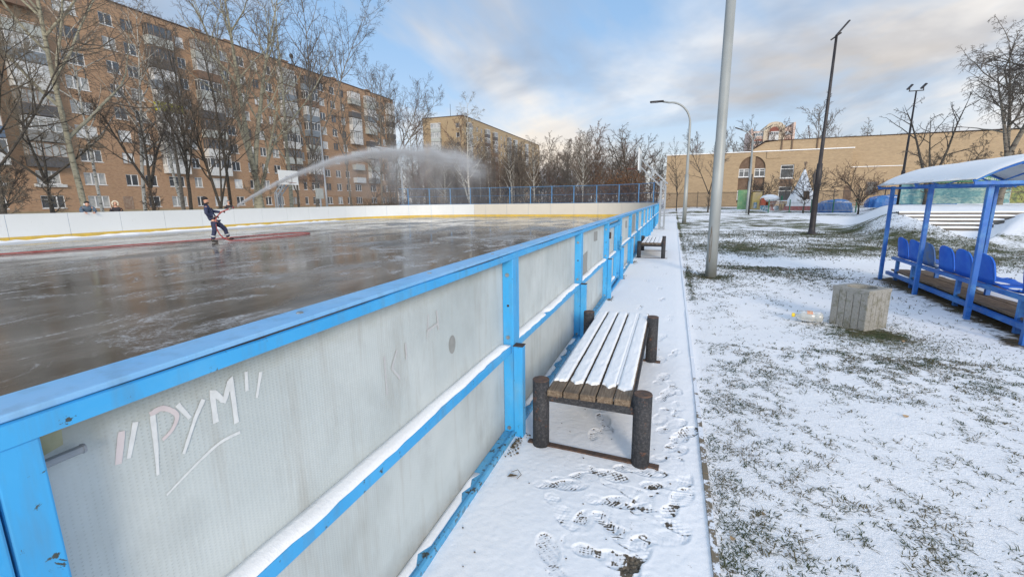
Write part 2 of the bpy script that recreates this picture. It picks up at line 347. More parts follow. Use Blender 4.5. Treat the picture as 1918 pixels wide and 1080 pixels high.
M['cream'] = simple('cream_fleece_hood', (0.68, 0.60, 0.45), (0.78, 0.72, 0.6), 30, 0.95, bump=0.8, bdist=0.02)
M['darkcoat'] = simple('dark_coat', (0.02, 0.02, 0.026), (0.05, 0.045, 0.05), 10, 0.8)
M['jeans'] = simple('dark_jeans', (0.03, 0.04, 0.07), (0.05, 0.06, 0.09), 20, 0.9)
M['leather'] = simple('black_boot_leather', (0.012, 0.012, 0.013), rough=0.45)

# ------------------------------------------------------------------ mesh helpers
class MB:
    def __init__(s): s.v = []; s.f = []; s.mi = []; s.cur = 0
    def add(s, vs, fs):
        o = len(s.v); s.v.extend([tuple(p) for p in vs])
        for f in fs: s.f.append(tuple(i + o for i in f)); s.mi.append(s.cur)
        return s
    def box(s, x0, x1, y0, y1, z0, z1):
        return s.add([(x0, y0, z0), (x1, y0, z0), (x1, y1, z0), (x0, y1, z0), (x0, y0, z1), (x1, y0, z1), (x1, y1, z1), (x0, y1, z1)],
                     [(0, 3, 2, 1), (4, 5, 6, 7), (0, 1, 5, 4), (1, 2, 6, 5), (2, 3, 7, 6), (3, 0, 4, 7)])
    def bar(s, a, b, w, h=None, up=(0, 0, 1)):
        a = Vector(a); b = Vector(b); h = h or w; d = (b - a).normalized(); u = Vector(up)
        if abs(d.dot(u)) > 0.95: u = Vector((0, 1, 0))
        r = d.cross(u).normalized(); u = r.cross(d).normalized(); vs = []
        for p in (a, b):
            for sx, sy in ((-1, -1), (1, -1), (1, 1), (-1, 1)): vs.append(p + r * sx * w / 2 + u * sy * h / 2)
        return s.add(vs, [(3, 2, 1, 0), (4, 5, 6, 7), (0, 1, 5, 4), (1, 2, 6, 5), (2, 3, 7, 6), (3, 0, 4, 7)])
    def tube(s, pts, rad, n=10, caps=True):
        pts = [Vector(p) for p in pts]
        if isinstance(rad, (int, float)): rad = [rad] * len(pts)
        vs = []; u = None
        for i, p in enumerate(pts):
            t = (pts[min(i + 1, len(pts) - 1)] - pts[max(i - 1, 0)]).normalized()
            if u is None:
                u = t.orthogonal().normalized()
            else:
                u = (u - t * u.dot(t)).normalized()
            w = t.cross(u)
            for j in range(n):
                a = 2 * math.pi * j / n; vs.append(p + (u * math.cos(a) + w * math.sin(a)) * rad[i])
        fs = []
        for i in range(len(pts) - 1):
            for j in range(n):
                k = (j + 1) % n; fs.append((i * n + j, i * n + k, (i + 1) * n + k, (i + 1) * n + j))
        if caps: fs.append(tuple(range(n - 1, -1, -1))); fs.append(tuple(range((len(pts) - 1) * n, len(pts) * n)))
        return s.add(vs, fs)
    def prism(s, poly, mapf, d0, d1):
        """poly of (a, b) extruded between depths d0 and d1; mapf(a, b, d) -> xyz"""
        n = len(poly); vs = [mapf(a, b, d0) for a, b in poly] + [mapf(a, b, d1) for a, b in poly]
        fs = [tuple(range(n)), tuple(range(2 * n - 1, n - 1, -1))]
        for i in range(n):
            j = (i + 1) % n; fs.append((i, i + n, j + n, j))
        return s.add(vs, fs)
    def ball(s, c, r, n=12, m=8, jit=0.0):
        c = Vector(c); rx, ry, rz = (r, r, r) if isinstance(r, (int, float)) else r
        vs = []; fs = []
        for i in range(m + 1):
            th = math.pi * i / m
            for j in range(n):
                ph = 2 * math.pi * j / n; q = 1 + jit * (random.random() - 0.5)
                vs.append((c.x + rx * q * math.sin(th) * math.cos(ph), c.y + ry * q * math.sin(th) * math.sin(ph), c.z + rz * q * math.cos(th)))
        for i in range(m):
            for j in range(n):
                k = (j + 1) % n; fs.append((i * n + j, (i + 1) * n + j, (i + 1) * n + k, i * n + k))
        return s.add(vs, fs)
    def build(s, name, mat, parent=None, smooth=False, bevel=0.0):
        me = bpy.data.meshes.new(name); me.from_pydata(s.v, [], s.f)
        for m in (mat if isinstance(mat, (list, tuple)) else [mat]): me.materials.append(M[m] if isinstance(m, str) else m)
        if isinstance(mat, (list, tuple)): me.polygons.foreach_set('material_index', s.mi)
        if smooth: me.polygons.foreach_set('use_smooth', [True] * len(me.polygons))
        me.update()
        o = bpy.data.objects.new(name, me); COL.objects.link(o)
        if parent: o.parent = parent
        if bevel:
            b = o.modifiers.new('bevel', 'BEVEL'); b.width = bevel; b.segments = 2; b.limit_method = 'ANGLE'; b.angle_limit = R_(40)
        return o

def fast_mesh(name, verts, faces4, mat, smooth=True, tri=False):
    k = 3 if tri else 4
    me = bpy.data.meshes.new(name); nv = len(verts); nf = len(faces4)
    me.vertices.add(nv); me.vertices.foreach_set('co', np.asarray(verts, dtype=np.float32).ravel())
    me.loops.add(nf * k); me.loops.foreach_set('vertex_index', np.asarray(faces4, dtype=np.int32).ravel())
    me.polygons.add(nf); me.polygons.foreach_set('loop_start', np.arange(0, nf * k, k, dtype=np.int32))
    if smooth: me.polygons.foreach_set('use_smooth', np.ones(nf, dtype=bool))
    me.materials.append(M[mat] if isinstance(mat, str) else mat)
    me.update(calc_edges=True); return me
def link(name, me, parent=None):
    o = bpy.data.objects.new(name, me); COL.objects.link(o)
    if parent: o.parent = parent
    return o
def tag(o, label=None, cat=None, group=None, kind=None):
    if label: o['label'] = label
    if cat: o['category'] = cat
    if group: o['group'] = group
    if kind: o['kind'] = kind
    return o
def thing(name, label, cat, loc=(0, 0, 0), rz=0.0, group=None):
    o = bpy.data.objects.new(name, None); COL.objects.link(o); o.location = loc; o.rotation_euler = (0, 0, rz)
    o.empty_display_size = 0.2
    return tag(o, label, cat, group)
def dup(root, loc, rz=None, label=None, group=None, scale=None):
    r = root.copy(); COL.objects.link(r); r.location = loc
    if rz is not None: r.rotation_euler = (0, 0, rz)
    if scale is not None: r.scale = scale if isinstance(scale, tuple) else (scale,) * 3
    if label: r['label'] = label
    if group: r['group'] = group
    for ch in list(root.children):
        c = ch.copy(); COL.objects.link(c); c.parent = r
        for g in ch.children:
            d = g.copy(); COL.objects.link(d); d.parent = c
    return r

# numpy value noise
def vnoise(x, y, seed=0):
    xi = np.floor(x).astype(np.int64); yi = np.floor(y).astype(np.int64); xf = x - xi; yf = y - yi
    def h(a, b):
        n = (a * 374761393 + b * 668265263 + seed * 1442695041) & 0xffffffff
        n = ((n ^ (n >> 13)) * 1274126177) & 0xffffffff
        return ((n ^ (n >> 16)) & 0xffff) / 65535.0
    u = xf * xf * (3 - 2 * xf); v = yf * yf * (3 - 2 * yf)
    return (h(xi, yi) * (1 - u) + h(xi + 1, yi) * u) * (1 - v) + (h(xi, yi + 1) * (1 - u) + h(xi + 1, yi + 1) * u) * v
def fbm(x, y, o=4, seed=0):
    s = 0; a = 0.5; t = 0
    for i in range(o): s = s + a * vnoise(x * 2 ** i, y * 2 ** i, seed + i); t += a; a *= 0.5
    return s / t
def sstep(a, b, x):
    t = np.clip((x - a) / (b - a), 0, 1); return t * t * (3 - 2 * t)

# ------------------------------------------------------------------ terrain
def height(x, y):
    x = np.asarray(x, float); y = np.asarray(y, float)
    h = 0.34 * sstep(42, 62, y) * sstep(-3, 3, x)
    # bank on the right that the steps are cut into
    m = sstep(6.6, 8.9, x - 0.05 * (y - 22) - 0.29 * np.maximum(y - 23, 0)) * sstep(15.5, 22.6, y) * (1 - 0.45 * sstep(42.5, 47, y))
    m = m * (0.86 + 0.14 * fbm(x * 0.6, y * 0.6, 3, 5))
    h = h + 0.94 * m
    # space in front of and under the steps
    c = sstep(8.5, 9.1, x) * (1 - sstep(10.9 + 0.55 * (y - 21.0), 11.5 + 0.75 * (y - 21.0), x)) * sstep(17, 20, y) * (1 - sstep(22.9, 23.2, y))
    ramp_ = 0.28 + 0.18 * np.clip((y - 21.0), -6, 2.4)
    h = h * (1 - c) + np.minimum(h, np.maximum(ramp_, 0.0)) * c
    h = h + (fbm(x * 1.3, y * 1.3, 4, 11) - 0.5) * 0.05 * sstep(0.35, 0.9, x)
    h = h - 0.06 * (1 - sstep(-1.2, -0.9, x)) * (1 - sstep(44, 48, y)) * sstep(-30, -29, x)
    return h
def hz(x, y): return float(height(np.array([x]), np.array([y]))[0])
def grassiness(x, y):
    n = fbm(x * 0.42, y * 0.42, 4, 3); n2 = fbm(x * 1.6, y * 1.1, 3, 8)
    g = 0.31 + 1.0 * (n - 0.5) + 0.45 * (n2 - 0.5)
    mid = sstep(13.0, 14.2, y) * (1 - sstep(60, 80, y))
    g = g * (1 - mid) + mid * (0.64 + 0.9 * (n - 0.5) + 0.6 * (n2 - 0.5))
    clean = sstep(1.3, 1.8, x) * (1 - sstep(4.2, 6.0, x)) * sstep(11.4, 11.8, y) * (1 - sstep(12.7, 13.2, y))
    g = g * (1 - 0.9 * clean)
    trod = np.exp(-((x - 3.0 + 0.12 * (y - 5)) / 0.9) ** 2) * (1 - sstep(8, 10, y)) * sstep(2.6, 4, y)
    g = g * (1 - 0.55 * trod)
    bank = sstep(7.2, 8.6, x) * sstep(17, 20, y) * (1 - sstep(23, 24.5, y)); g = g * (1 - 0.45 * bank)
    g = g * (1 - 0.85 * sstep(8.8, 9.5, x) * sstep(22, 23, y) * (1 - sstep(38, 44, y)))
    g = g * (1 - 0.75 * np.exp(-((y - 54.5) / 0.9) ** 2)) * (1 - 0.75 * np.exp(-((y - 47.6) / 0.5) ** 2))
    for cx, cy, r, a in ((0.80, 9.75, 0.36, 0.75), (2.28, 6.2, 0.42, 0.7), (2.25, 5.5, 0.55, 0.28), (2.5, 4.8, 0.6, 0.16), (0.72, 31, 0.5, 0.6), (5.62, 22.4, 0.6, 0.5), (1.3, 15.5, 1.2, 0.2), (1.2, 2.6, 0.9, 0.12), (1.3, 1.7, 0.9, 0.22)):
        g = g + a * np.exp(-(((x - cx) / r) ** 2 + ((y - cy) / r) ** 2))
    g = g + 0.5 * np.exp(-((x - 0.37) / 0.05) ** 2) * sstep(6, 9, y) * fbm(x * 0.2, y * 0.8, 2, 4)
    return np.clip(g, 0, 1.1)
def dirtiness(x, y):
    d = 0.95 * np.exp(-(((x - 4.2) / 0.75) ** 2)) * sstep(5.6, 6.5, y) * (1 - sstep(10.2, 10.9, y))
    d = d + 0.6 * np.exp(-(((x - 3.55) / 0.28) ** 2 + ((y - 6.0) / 0.3) ** 2))
    return np.clip(d, 0, 1)

def grid_mesh(name, xs, ys, hf, mat, attrs):
    X, Y = np.meshgrid(xs, ys, indexing='ij'); Z = hf(X, Y)
    V = np.stack([X.ravel(), Y.ravel(), Z.ravel()], 1); nx, ny = X.shape
    i = np.arange(nx - 1)[:, None] * ny + np.arange(ny - 1)[None, :]; i = i.ravel()
    F = np.stack([i, i + ny, i + ny + 1, i + 1], 1)
    me = fast_mesh(name, V, F, mat)
    for an, af in attrs.items():
        a = me.attributes.new(an, 'FLOAT', 'POINT'); a.data.foreach_set('value', np.asarray(af(X, Y), dtype=np.float32).ravel())
    return me
def grow_axis(start, stop, d0, k, dmax):
    out = [start]; d = d0
    while out[-1] < stop: out.append(out[-1] + d); d = min(d * k, dmax)
    return out
xs = [-x for x in grow_axis(2.0, 900, 2.0, 1.18, 60)][::-1] + [-1.6, -1.3, -1.15, -1.0, -0.9, -0.5, 0.0, 0.2, 0.235] + grow_axis(0.262, 26, 0.035, 1.012, 0.35) + grow_axis(27, 900, 1.2, 1.2, 60)
ys = grow_axis(-60, -3, 6, 1, 6)[:-1] + [-2, -1, 0] + grow_axis(0.6, 40, 0.035, 1.010, 0.30) + grow_axis(41, 1500, 0.8, 1.12, 90)
ground = link('ground', grid_mesh('ground', np.array(xs), np.array(ys), height, 'ground', dict(grass=grassiness, dirt=dirtiness)))
tag(ground, kind='structure')

# rink surface, filling the rounded outline
X0, X1, YE = -28.2, -0.985, 42.6
def rink_outline(inset=0.0):
    pts = []; RL, RR = 9.0, 6.0
    pts.append((X1 - inset, -4.0)); pts.append((X1 - inset, YE - RR))
    for i in range(1, 25):
        a = math.pi / 2 * i / 24; pts.append((X1 - RR + (RR - inset) * math.cos(a), YE - RR + (RR - inset) * math.sin(a)))
    pts.append((X0 + RL, YE - inset))
    for i in range(1, 25):
        a = math.pi / 2 + math.pi / 2 * i / 24; pts.append((X0 + RL + (RL - inset) * math.cos(a), YE - RL + (RL - inset) * math.sin(a)))
    pts.append((X0 + inset, -4.0)); return pts
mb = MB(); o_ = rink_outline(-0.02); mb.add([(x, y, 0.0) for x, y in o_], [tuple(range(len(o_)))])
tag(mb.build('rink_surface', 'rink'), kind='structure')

# path of snow-covered paving beside the boards, with footprints pressed into it
PR = [(-0.44, 2.23, 60), (-0.30, 2.33, 100), (-0.16, 2.22, 110), (0.05, 2.33, 70), (0.03, 2.06, 120), (-0.34, 1.86, 15), (-0.18, 1.90, 130), (-0.07, 1.76, 10), (-0.42, 1.64, -30),
      (0.07, 3.02, 35), (0.10, 2.82, 20), (0.06, 2.66, 40), (-0.37, 2.92, -20), (-0.39, 2.68, -10), (-0.02, 3.86, 15), (0.02, 3.53, 20), (0.15, 2.93, 30), (0.11, 3.3, 5), (-0.22, 2.1, 80), (-0.02, 1.55, 8),
      (-0.05, 5.1, 10), (-0.28, 5.6, -15), (0.03, 6.0, 5), (-0.38, 6.5, 0), (-0.1, 7.1, 15), (-0.3, 1.4, -10), (-0.33, 5.0, 100), (-0.15, 8.0, 5), (-0.4, 8.7, -8), (-0.1, 9.6, 12), (-0.3, 10.6, -5), (0.0, 11.5, 5), (-0.25, 2.0, 150), (-0.05, 2.18, 200), (0.1, 2.2, 25), (-0.2, 1.72, 95), (0.02, 1.9, 60), (-0.45, 1.95, 140), (0.12, 2.5, 170), (-0.1, 2.42, 85), (0.0, 3.15, 190), (-0.35, 3.2, 40), (0.08, 3.7, 165), (-0.05, 4.3, 10), (0.1, 4.6, 20), (-0.5, 2.15, 75)]
def path_h(X, Y):
    edge = sstep(0.10, 0.235, X) ; base = 0.030 - 0.006 * edge + 0.006 * (fbm(X * 5, Y * 5, 4, 2) - 0.5) + 0.003 * (fbm(X * 40, Y * 40, 3, 9) - 0.5)
    wallside = np.exp(-((X + 0.95) / 0.05) ** 2); base = base + 0.008 * wallside * fbm(X * 9, Y * 7, 2, 6)
    Z = base.copy(); D = np.zeros_like(Z)
    for k, (px, py, a) in enumerate(PR):
        a = R_(a); dx = X - px; dy = Y - py
        u = dx * math.sin(a) + dy * math.cos(a); w = dx * math.cos(a) - dy * math.sin(a)
        near = (np.abs(u) < 0.22) & (np.abs(w) < 0.12)
        fore = ((u - 0.055) / 0.095) ** 2 + (w / 0.050) ** 2; heel = ((u + 0.095) / 0.052) ** 2 + (w / 0.038) ** 2
        e = np.minimum(fore, heel); bridge = (np.abs(w) < 0.026) & (np.abs(u + 0.03) < 0.07)
        e = np.where(bridge, np.minimum(e, 0.9), e)
        mask = 1 - sstep(0.85, 1.1, e); rim = np.exp(-((e - 1.25) / 0.22) ** 2)
        if k % 3 == 0: tread = np.sin((u + np.abs(w) * 0.9) * 2 * math.pi / 0.022)
        elif k % 3 == 1: tread = np.sin(u * 2 * math.pi / 0.026) * np.cos(w * 2 * math.pi / 0.034)
        else: tread = np.sin((u + w) * 2 * math.pi / 0.024) * np.sin((u - w) * 2 * math.pi / 0.024)
        part = sstep(0.36, 0.56, fbm(X * 14 + k * 7, Y * 14, 3, 20 + k))
        Z = Z + near * (-0.0060 * mask * (0.25 + 0.75 * part) + 0.0036 * mask * tread * (0.3 + 0.7 * part) + 0.0012 * rim * part)
        D = np.maximum(D, near * (mask * part * (0.46 + 0.32 * np.clip(-tread, -0.5, 1)) * sstep(0.35, 0.6, fbm(X * 30 + k, Y * 30, 3, 60)) + 0.35 * np.exp(-((e - 1.0) / 0.13) ** 2) * part))
    tr = np.exp(-(((X + 0.12) / 0.33) ** 2 + ((Y - 2.02) / 0.42) ** 2)) + 0.7 * np.exp(-(((X - 0.10) / 0.11) ** 2 + ((Y - 2.75) / 0.5) ** 2)) + 0.35 * np.exp(-(((X + 0.1) / 0.3) ** 2 + ((Y - 3.6) / 0.8) ** 2))
    cr = fbm(X * 36, Y * 36, 4, 70); cr2 = fbm(X * 11, Y * 11, 3, 75)
    Z = Z + 0.006 * tr * (cr - 0.5) * sstep(0.4, 0.6, cr2); D = D + 0.42 * np.clip(tr, 0, 1) * sstep(0.50, 0.66, cr2) * sstep(0.42, 0.62, cr)
    patches = [(-0.86, 2.45, 0.09, 0.55), (-0.30, 3.35, 0.13, 0.30), (-0.12, 1.72, 0.10, 0.3), (-0.85, 4.9, 0.10, 0.6), (-0.86, 6.9, 0.13, 0.62), (-0.86, 8.85, 0.12, 0.6), (-0.82, 11.1, 0.16, 0.6), (-0.7, 3.4, 0.14, 0.33), (-0.2, 2.3, 0.3, 0.10), (-0.82, 2.2, 0.08, 0.35)]
    for px, py, r, a in patches:
        D = D + a * np.exp(-(((X - px) / r) ** 2 + ((Y - py) / (r * 1.5)) ** 2))
    D = D + 0.30 * sstep(0.185, 0.235, X) * sstep(0.42, 0.6, fbm(X * 2, Y * 3, 3, 31))
    path_h.D = D; return Z
pys = np.array(grow_axis(-1.5, 1.0, 0.1, 1, 0.1)[:-1] + grow_axis(1.0, 4.6, 0.0065, 1, 1) + grow_axis(4.61, 43, 0.012, 1.012, 0.25))
me = grid_mesh('path', np.linspace(-0.975, 0.235, 170), pys, path_h, 'path', dict(dirt=lambda X, Y: path_h.D))
tag(link('path', me), kind='structure')
kb = MB()
for i in range(44):
    kb.box(0.236, 0.264, -1.5 + i + 0.003, -0.5 + i - 0.003, -0.1, 0.034 + 0.003 * math.sin(i * 2.1))
tag(kb.build('kerb', 'kerb'), kind='structure')

# ------------------------------------------------------------------ near boards
NB = thing('rink_boards', 'blue framed rink boards with pale grey fibreglass panels running beside the benches', 'rink boards', (-0.98, 0, 0))
def LX(x): return x + 0.98
joints = [0.23, 2.57, 4.79, 6.97, 8.80, 11.05, 13.3, 15.55, 17.8, 20.05, 22.3, 24.55, 26.8, 29.05, 31.3, 33.55, 35.8]
def snow_strip(mb, x0, x1, y0, y1, z, th, seed, step=0.06, gaps=0.0):
    """a low ragged ridge of snow lying along y"""
    rs = random.Random(seed); n = max(2, int((y1 - y0) / step)); rows = []
    cur = 0
    for i in range(n + 1):
        y = y0 + (y1 - y0) * i / n
        cur = 0.8 * cur + 0.2 * (rs.random() - 0.5); j = cur * 0.9 + (rs.random() - 0.5) * 0.12
        w = (x1 - x0); e = min(1.0, min(i, n - i) / 1.5 + 0.3)
        t = th * (0.75 + 0.8 * (cur + 0.25)) * e
        a = x0 ; b = x1 - w * max(0.0, min(0.7, 0.12 + j))
        if gaps and rs.random() < gaps: b = x0 + 0.3 * w; t *= 0.4
        rows.append([(a, y, z), (a, y, z + t * 0.95), ((a * 2 + b) / 3, y, z + t), ((a + 2 * b) / 3, y, z + t * 0.92), (b - w * 0.08, y, z + t * 0.55), (b, y, z)])
    vs = [p for r in rows for p in r]; fs = []
    for i in range(n):
        for k in range(5):
            a = i * 6 + k; fs.append((a, a + 1, a + 7, a + 6))
    fs.append(tuple(range(5, -1, -1))); fs.append(tuple(range(n * 6, n * 6 + 6)))
    mb.add(vs, fs)
def panel_grid(name, y0, y1, z0, z1, parent):
    mb = MB(); mb.box(-0.012, 0.0, y0, y1, z0, z1); return mb.build(name, 'panel', parent)
GATE = 3
for i, yj in enumerate(joints):
    # upright
    w0, w1 = (yj - 0.03, yj + 0.13) if i == 0 else (yj, yj + 0.13)
    mb = MB()
    if i == 0:
        mb.box(0, 0.07, yj - 0.09, yj + 0.068, 0, 1.199); mb.box(0.0, 0.066, yj + 0.072, yj + 0.13, 0, 1.199)
    else:
        mb.box(0.0, 0.07, yj, yj + 0.055, 0.0, 1.199); mb.box(0.0, 0.066, yj + 0.058, yj + 0.13, 0.0, 1.199)
    po = mb.build('post', 'blue', NB, bevel=0.004)
    if i < 8:
        b = MB()
        for z, rr in ((1.10, 0.013), (0.70, 0.013), (0.06 + 0.02, 0.013)):
            b.tube([(0.035, yj - 0.008, z), (0.035, yj + 0.001, z)], [rr, rr * 0.9], 8)
        b.build('bolt', 'steel', po, smooth=False)
        h = MB(); h.tube([(0.036, yj - 0.002, 0.905), (0.036, yj + 0.002, 0.905)], 0.008, 8); h.build('bolt_hole', 'dark_in', po)
    # short outer brace post with an open top
    if i > 0:
        mb = MB(); mb.box(0.072, 0.132, yj - 0.012, yj + 0.048, 0.0, 0.648)
        br = mb.build('brace_post', 'blue', NB, bevel=0.003)
        c = MB(); c.box(0.070, 0.134, yj - 0.014, yj + 0.050, 0.646, 0.652); c.build('end_cap', 'dark_in', br)
    if i == len(joints) - 1: break
    ya, yb = yj + 0.13, joints[i + 1]
    if i == GATE: continue
    pn = panel_grid('panel', ya, yb, 0.04, 1.206, NB)
    mb = MB(); mb.box(0.0, 0.06, ya, yb, 0.60, 0.648); ra = mb.build('mid_rail', 'blue', NB, bevel=0.004)
    s = MB(); snow_strip(s, 0.0, 0.064, ya + 0.01, yb - 0.01, 0.6485, 0.020, 100 + i, gaps=0.03 if i != 0 else 0.0)
    s.build('snow_layer', 'snow', ra, smooth=True)
    mb = MB(); mb.box(0.0, 0.075, ya, yb, 0.0, 0.055); mb.box(0.060, 0.078, ya, yb, 0.0, 0.066)
    br = mb.build('base_rail', 'blue_old', NB, bevel=0.003)
    if i in (0, 1, 4):
        s = MB(); snow_strip(s, 0.002, 0.05, ya + (0.9 if i == 0 else 0.1), yb - (0.5 if i == 0 else 0.1), 0.0545, 0.008, 300 + i, gaps=0.3); s.build('snow_layer', 'snow', br, smooth=True)
    if i == 0: PAN0 = pn
    def paint(poly, n='paint_patch', m='patch'):
        q = MB(); q.add([(0.0015, y, z) for y, z in poly], [tuple(range(len(poly)))]); q.build(n, m, pn)
    if i == 0: paint([(1.87 + 0.035 * math.cos(a), 0.868 + 0.046 * math.sin(a)) for a in [k * math.pi / 8 for k in range(16)]])
    if i == 2: paint([(6.02, 1.13), (6.33, 1.12), (6.33, 0.99), (6.03, 1.0)]); paint([(5.2, 0.90), (5.56, 0.93), (5.56, 0.67), (5.2, 0.67)])
    if i == 4: paint([(10.25, 1.08), (10.65, 1.07), (10.65, 0.90), (10.26, 0.93)])
    if i == 5: paint([(11.6, 1.13), (13.0, 1.13), (13.0, 0.69), (11.62, 0.70)])
    if i == 7: paint([(16.1, 1.1), (17.2, 1.1), (17.2, 0.7), (16.1, 0.72)])
# gate leaf between joints 3 and 4
ga, gb = joints[GATE] + 0.14, joints[GATE + 1] - 0.01
G = MB()
for a, b, c, d in ((ga, ga + 0.07, 0.12, 1.15), (gb - 0.55, gb - 0.50, 0.12, 1.15), (gb - 0.07, gb, 0.12, 1.15), (ga + 0.07, gb - 0.07, 0.12, 0.17), (ga + 0.07, gb - 0.07, 1.10, 1.15)): G.box(0.004, 0.062, a, b, c, d)
gate = G.build('gate', 'blue', NB, bevel=0.004)
q = MB(); q.box(-0.008, 0.0, ga + 0.0, gb, 0.13, 1.14); q.build('gate_panel', 'panel', gate)
q = MB(); q.box(0.006, 0.058, ga + 0.07, gb - 0.55, 0.58, 0.63); mr = q.build('gate_rail', 'blue', gate)
q = MB(); snow_strip(q, 0.006, 0.06, ga + 0.08, gb - 0.56, 0.6305, 0.018, 77); snow_strip(q, 0.004, 0.06, ga + 0.08, gb - 0.56, 0.1705, 0.02, 78); q.build('gate_snow', 'snow', gate, smooth=True)
q = MB()
for z in (0.66, 0.72, 0.78): q.bar((0.075, gb - 0.20, z), (0.075, gb + 0.06, z), 0.022, 0.018)
q.bar((0.07, gb - 0.03, 0.60), (0.085, gb - 0.03, 0.86), 0.02, 0.03); q.bar((0.09, gb - 0.15, 0.62), (0.09, gb - 0.12, 0.70), 0.025)
q.build('latch', 'blue_old', gate)
q = MB()
for z in (0.95, 0.28): q.tube([(0.075, ga + 0.02, z), (0.075, ga + 0.02, z + 0.10)], 0.016, 8)
q.build('hinge', 'dark_in', gate)
q = MB(); q.box(0, 0.07, ga, gb, 0, 0.05); q.build('sill', 'blue_old', NB, bevel=0.003)
q = MB(); q.box(0.075, 0.12, gb - 0.02, gb + 0.006, 0.0, 0.05); q.bar((0.07, ga + 0.1, 0.05), (0.11, gb - 0.2, 0.09), 0.03); q.build('threshold_bar', 'blue', NB)
# capping: flat top board with a folded steel fascia, per bay
for i in range(len(joints) - 1):
    a = -3.0 if i == 0 else joints[i] + 0.002; b = joints[i + 1] - 0.002
    m = MB(); n = max(2, int((b - a) / 0.05)); rs = random.Random(i)
    # fascia with a slightly uneven upper lip
    vs = []; fs = []
    for k in range(n + 1):
        y = a + (b - a) * k / n; e = 0.0022 * math.sin(y * 5.1) + 0.0012 * (rs.random() - 0.5)
        vs += [(0.054, y, 1.199), (0.070, y, 1.199), (0.0705, y, 1.232 + e), (0.060, y, 1.2335 + e)]
    for k in range(n):
        for c in range(4):
            p = k * 4 + c; r = k * 4 + (c + 1) % 4; fs.append((p, p + 4, r + 4, r))
    fs.append((0, 1, 2, 3)); fs.append((n * 4 + 3, n * 4 + 2, n * 4 + 1, n * 4))
    m.add(vs, fs); cap = m.build('cap_fascia', 'blue', NB)
    m = MB(); m.box(-0.038, 0.0645, a, b, 1.2365, 1.249); m.build('cap_top', 'blue_pale' if 'blue_pale' in M else 'blue', cap, bevel=0.003)
    m = MB(); m.box(-0.034, 0.0530, a, b, 1.207, 1.2362); m.build('cap_core', 'wood', cap)
    m = MB()
    y = a + 0.35
    while y < b and i < 5:
        m.tube([(0.01, y, 1.2485), (0.01, y, 1.2525)], [0.011, 0.008], 8); y += 0.72
    if i < 5: m.build('screw', 'steel', cap)
m = MB()
for i in range(len(joints) - 1):
    m.box(-0.030, -0.0125, joints[i] + 0.13, joints[i + 1], 0.02, 1.189)
m.build('inner_board', 'white_board', NB)
# chalk writing on the first panel, in quotation marks with a stroke under it
def stroke(name, pts, w, mat, parent, x=0.0012, w2=None):
    q = MB(); n = len(pts); L = []; Rr = []
    # smooth the polyline
    dense = []
    for i in range(n - 1):
        p0 = pts[max(i - 1, 0)]; p1 = pts[i]; p2 = pts[i + 1]; p3 = pts[min(i + 2, n - 1)]
        for k in range(6):
            t = k / 6.0; f = lambda a, b, c, d: 0.5 * ((2 * b) + (-a + c) * t + (2 * a - 5 * b + 4 * c - d) * t * t + (-a + 3 * b - 3 * c + d) * t ** 3)
            dense.append((f(p0[0], p1[0], p2[0], p3[0]), f(p0[1], p1[1], p2[1], p3[1])) if n > 3 and name != 'letter_sharp' else (p1[0] + (p2[0] - p1[0]) * t, p1[1] + (p2[1] - p1[1]) * t))
    dense.append(pts[-1]); m_ = len(dense); vs = []
    for i, (y, z) in enumerate(dense):
        a = dense[max(i - 1, 0)]; b = dense[min(i + 1, m_ - 1)]; dy, dz = b[0] - a[0], b[1] - a[1]; l = math.hypot(dy, dz) or 1
        ww = (w + ((w2 or w) - w) * i / (m_ - 1)) * (0.9 + 0.2 * random.random()) / 2
        x += 0.00004; vs += [(x, y - dz / l * ww, z + dy / l * ww), (x, y + dz / l * ww, z - dy / l * ww)]
    q.add(vs, [(2 * i, 2 * i + 1, 2 * i + 3, 2 * i + 2) for i in range(m_ - 1)])
    return q
def writing(name, strokes, mat):
    q = MB()
    for k, (pts, w, w2) in enumerate(strokes):
        s = stroke('letter_sharp' if len(pts) == 5 and w2 == -1 else name, pts, w, mat, None, 0.0012 + 0.0012 * k, w if w2 == -1 else w2)
        q.add(s.v, s.f)
    q.build(name, mat, PAN0)
writing('chalk_quote_mark', [([(0.482, 1.063), (0.497, 1.124)], 0.011, 0.012)], 'pink')
writing('chalk_quote_mark', [([(0.500, 1.065), (0.522, 1.131)], 0.007, 0.011)], 'chalk')
writing('chalk_letter', [([(0.544, 1.001), (0.550, 1.068), (0.553, 1.130)], 0.006, 0.012)], 'chalk')
writing('chalk_letter_bowl', [([(0.549, 1.133), (0.574, 1.136), (0.598, 1.110), (0.586, 1.084), (0.563, 1.070)], 0.012, 0.007)], 'pink')
writing('chalk_letter', [([(0.603, 1.131), (0.624, 1.089)], 0.011, 0.008), ([(0.658, 1.119), (0.634, 1.085), (0.598, 1.018)], 0.011, 0.007)], 'chalk')
writing('chalk_letter', [([(0.679, 1.051), (0.680, 1.130), (0.706, 1.092), (0.729, 1.143), (0.728, 1.026)], 0.013, -1)], 'chalk')
writing('chalk_quote_mark', [([(0.771, 1.142), (0.767, 1.093)], 0.009, 0.010)], 'chalk')
writing('chalk_quote_mark', [([(0.812, 1.126), (0.791, 1.064)], 0.010, 0.007)], 'chalk')
writing('chalk_underline', [([(0.553, 0.948), (0.596, 0.968), (0.636, 0.985), (0.684, 1.000), (0.734, 0.999)], 0.004, 0.008)], 'chalk')
writing('faint_marker', [([(1.33, 0.99), (1.33, 0.84)], 0.010, 0.008), ([(1.41, 0.99), (1.37, 0.93), (1.42, 0.87)], 0.010, 0.012), ([(1.47, 1.0), (1.47, 0.93)], 0.012, 0.010)], 'pink_faint')
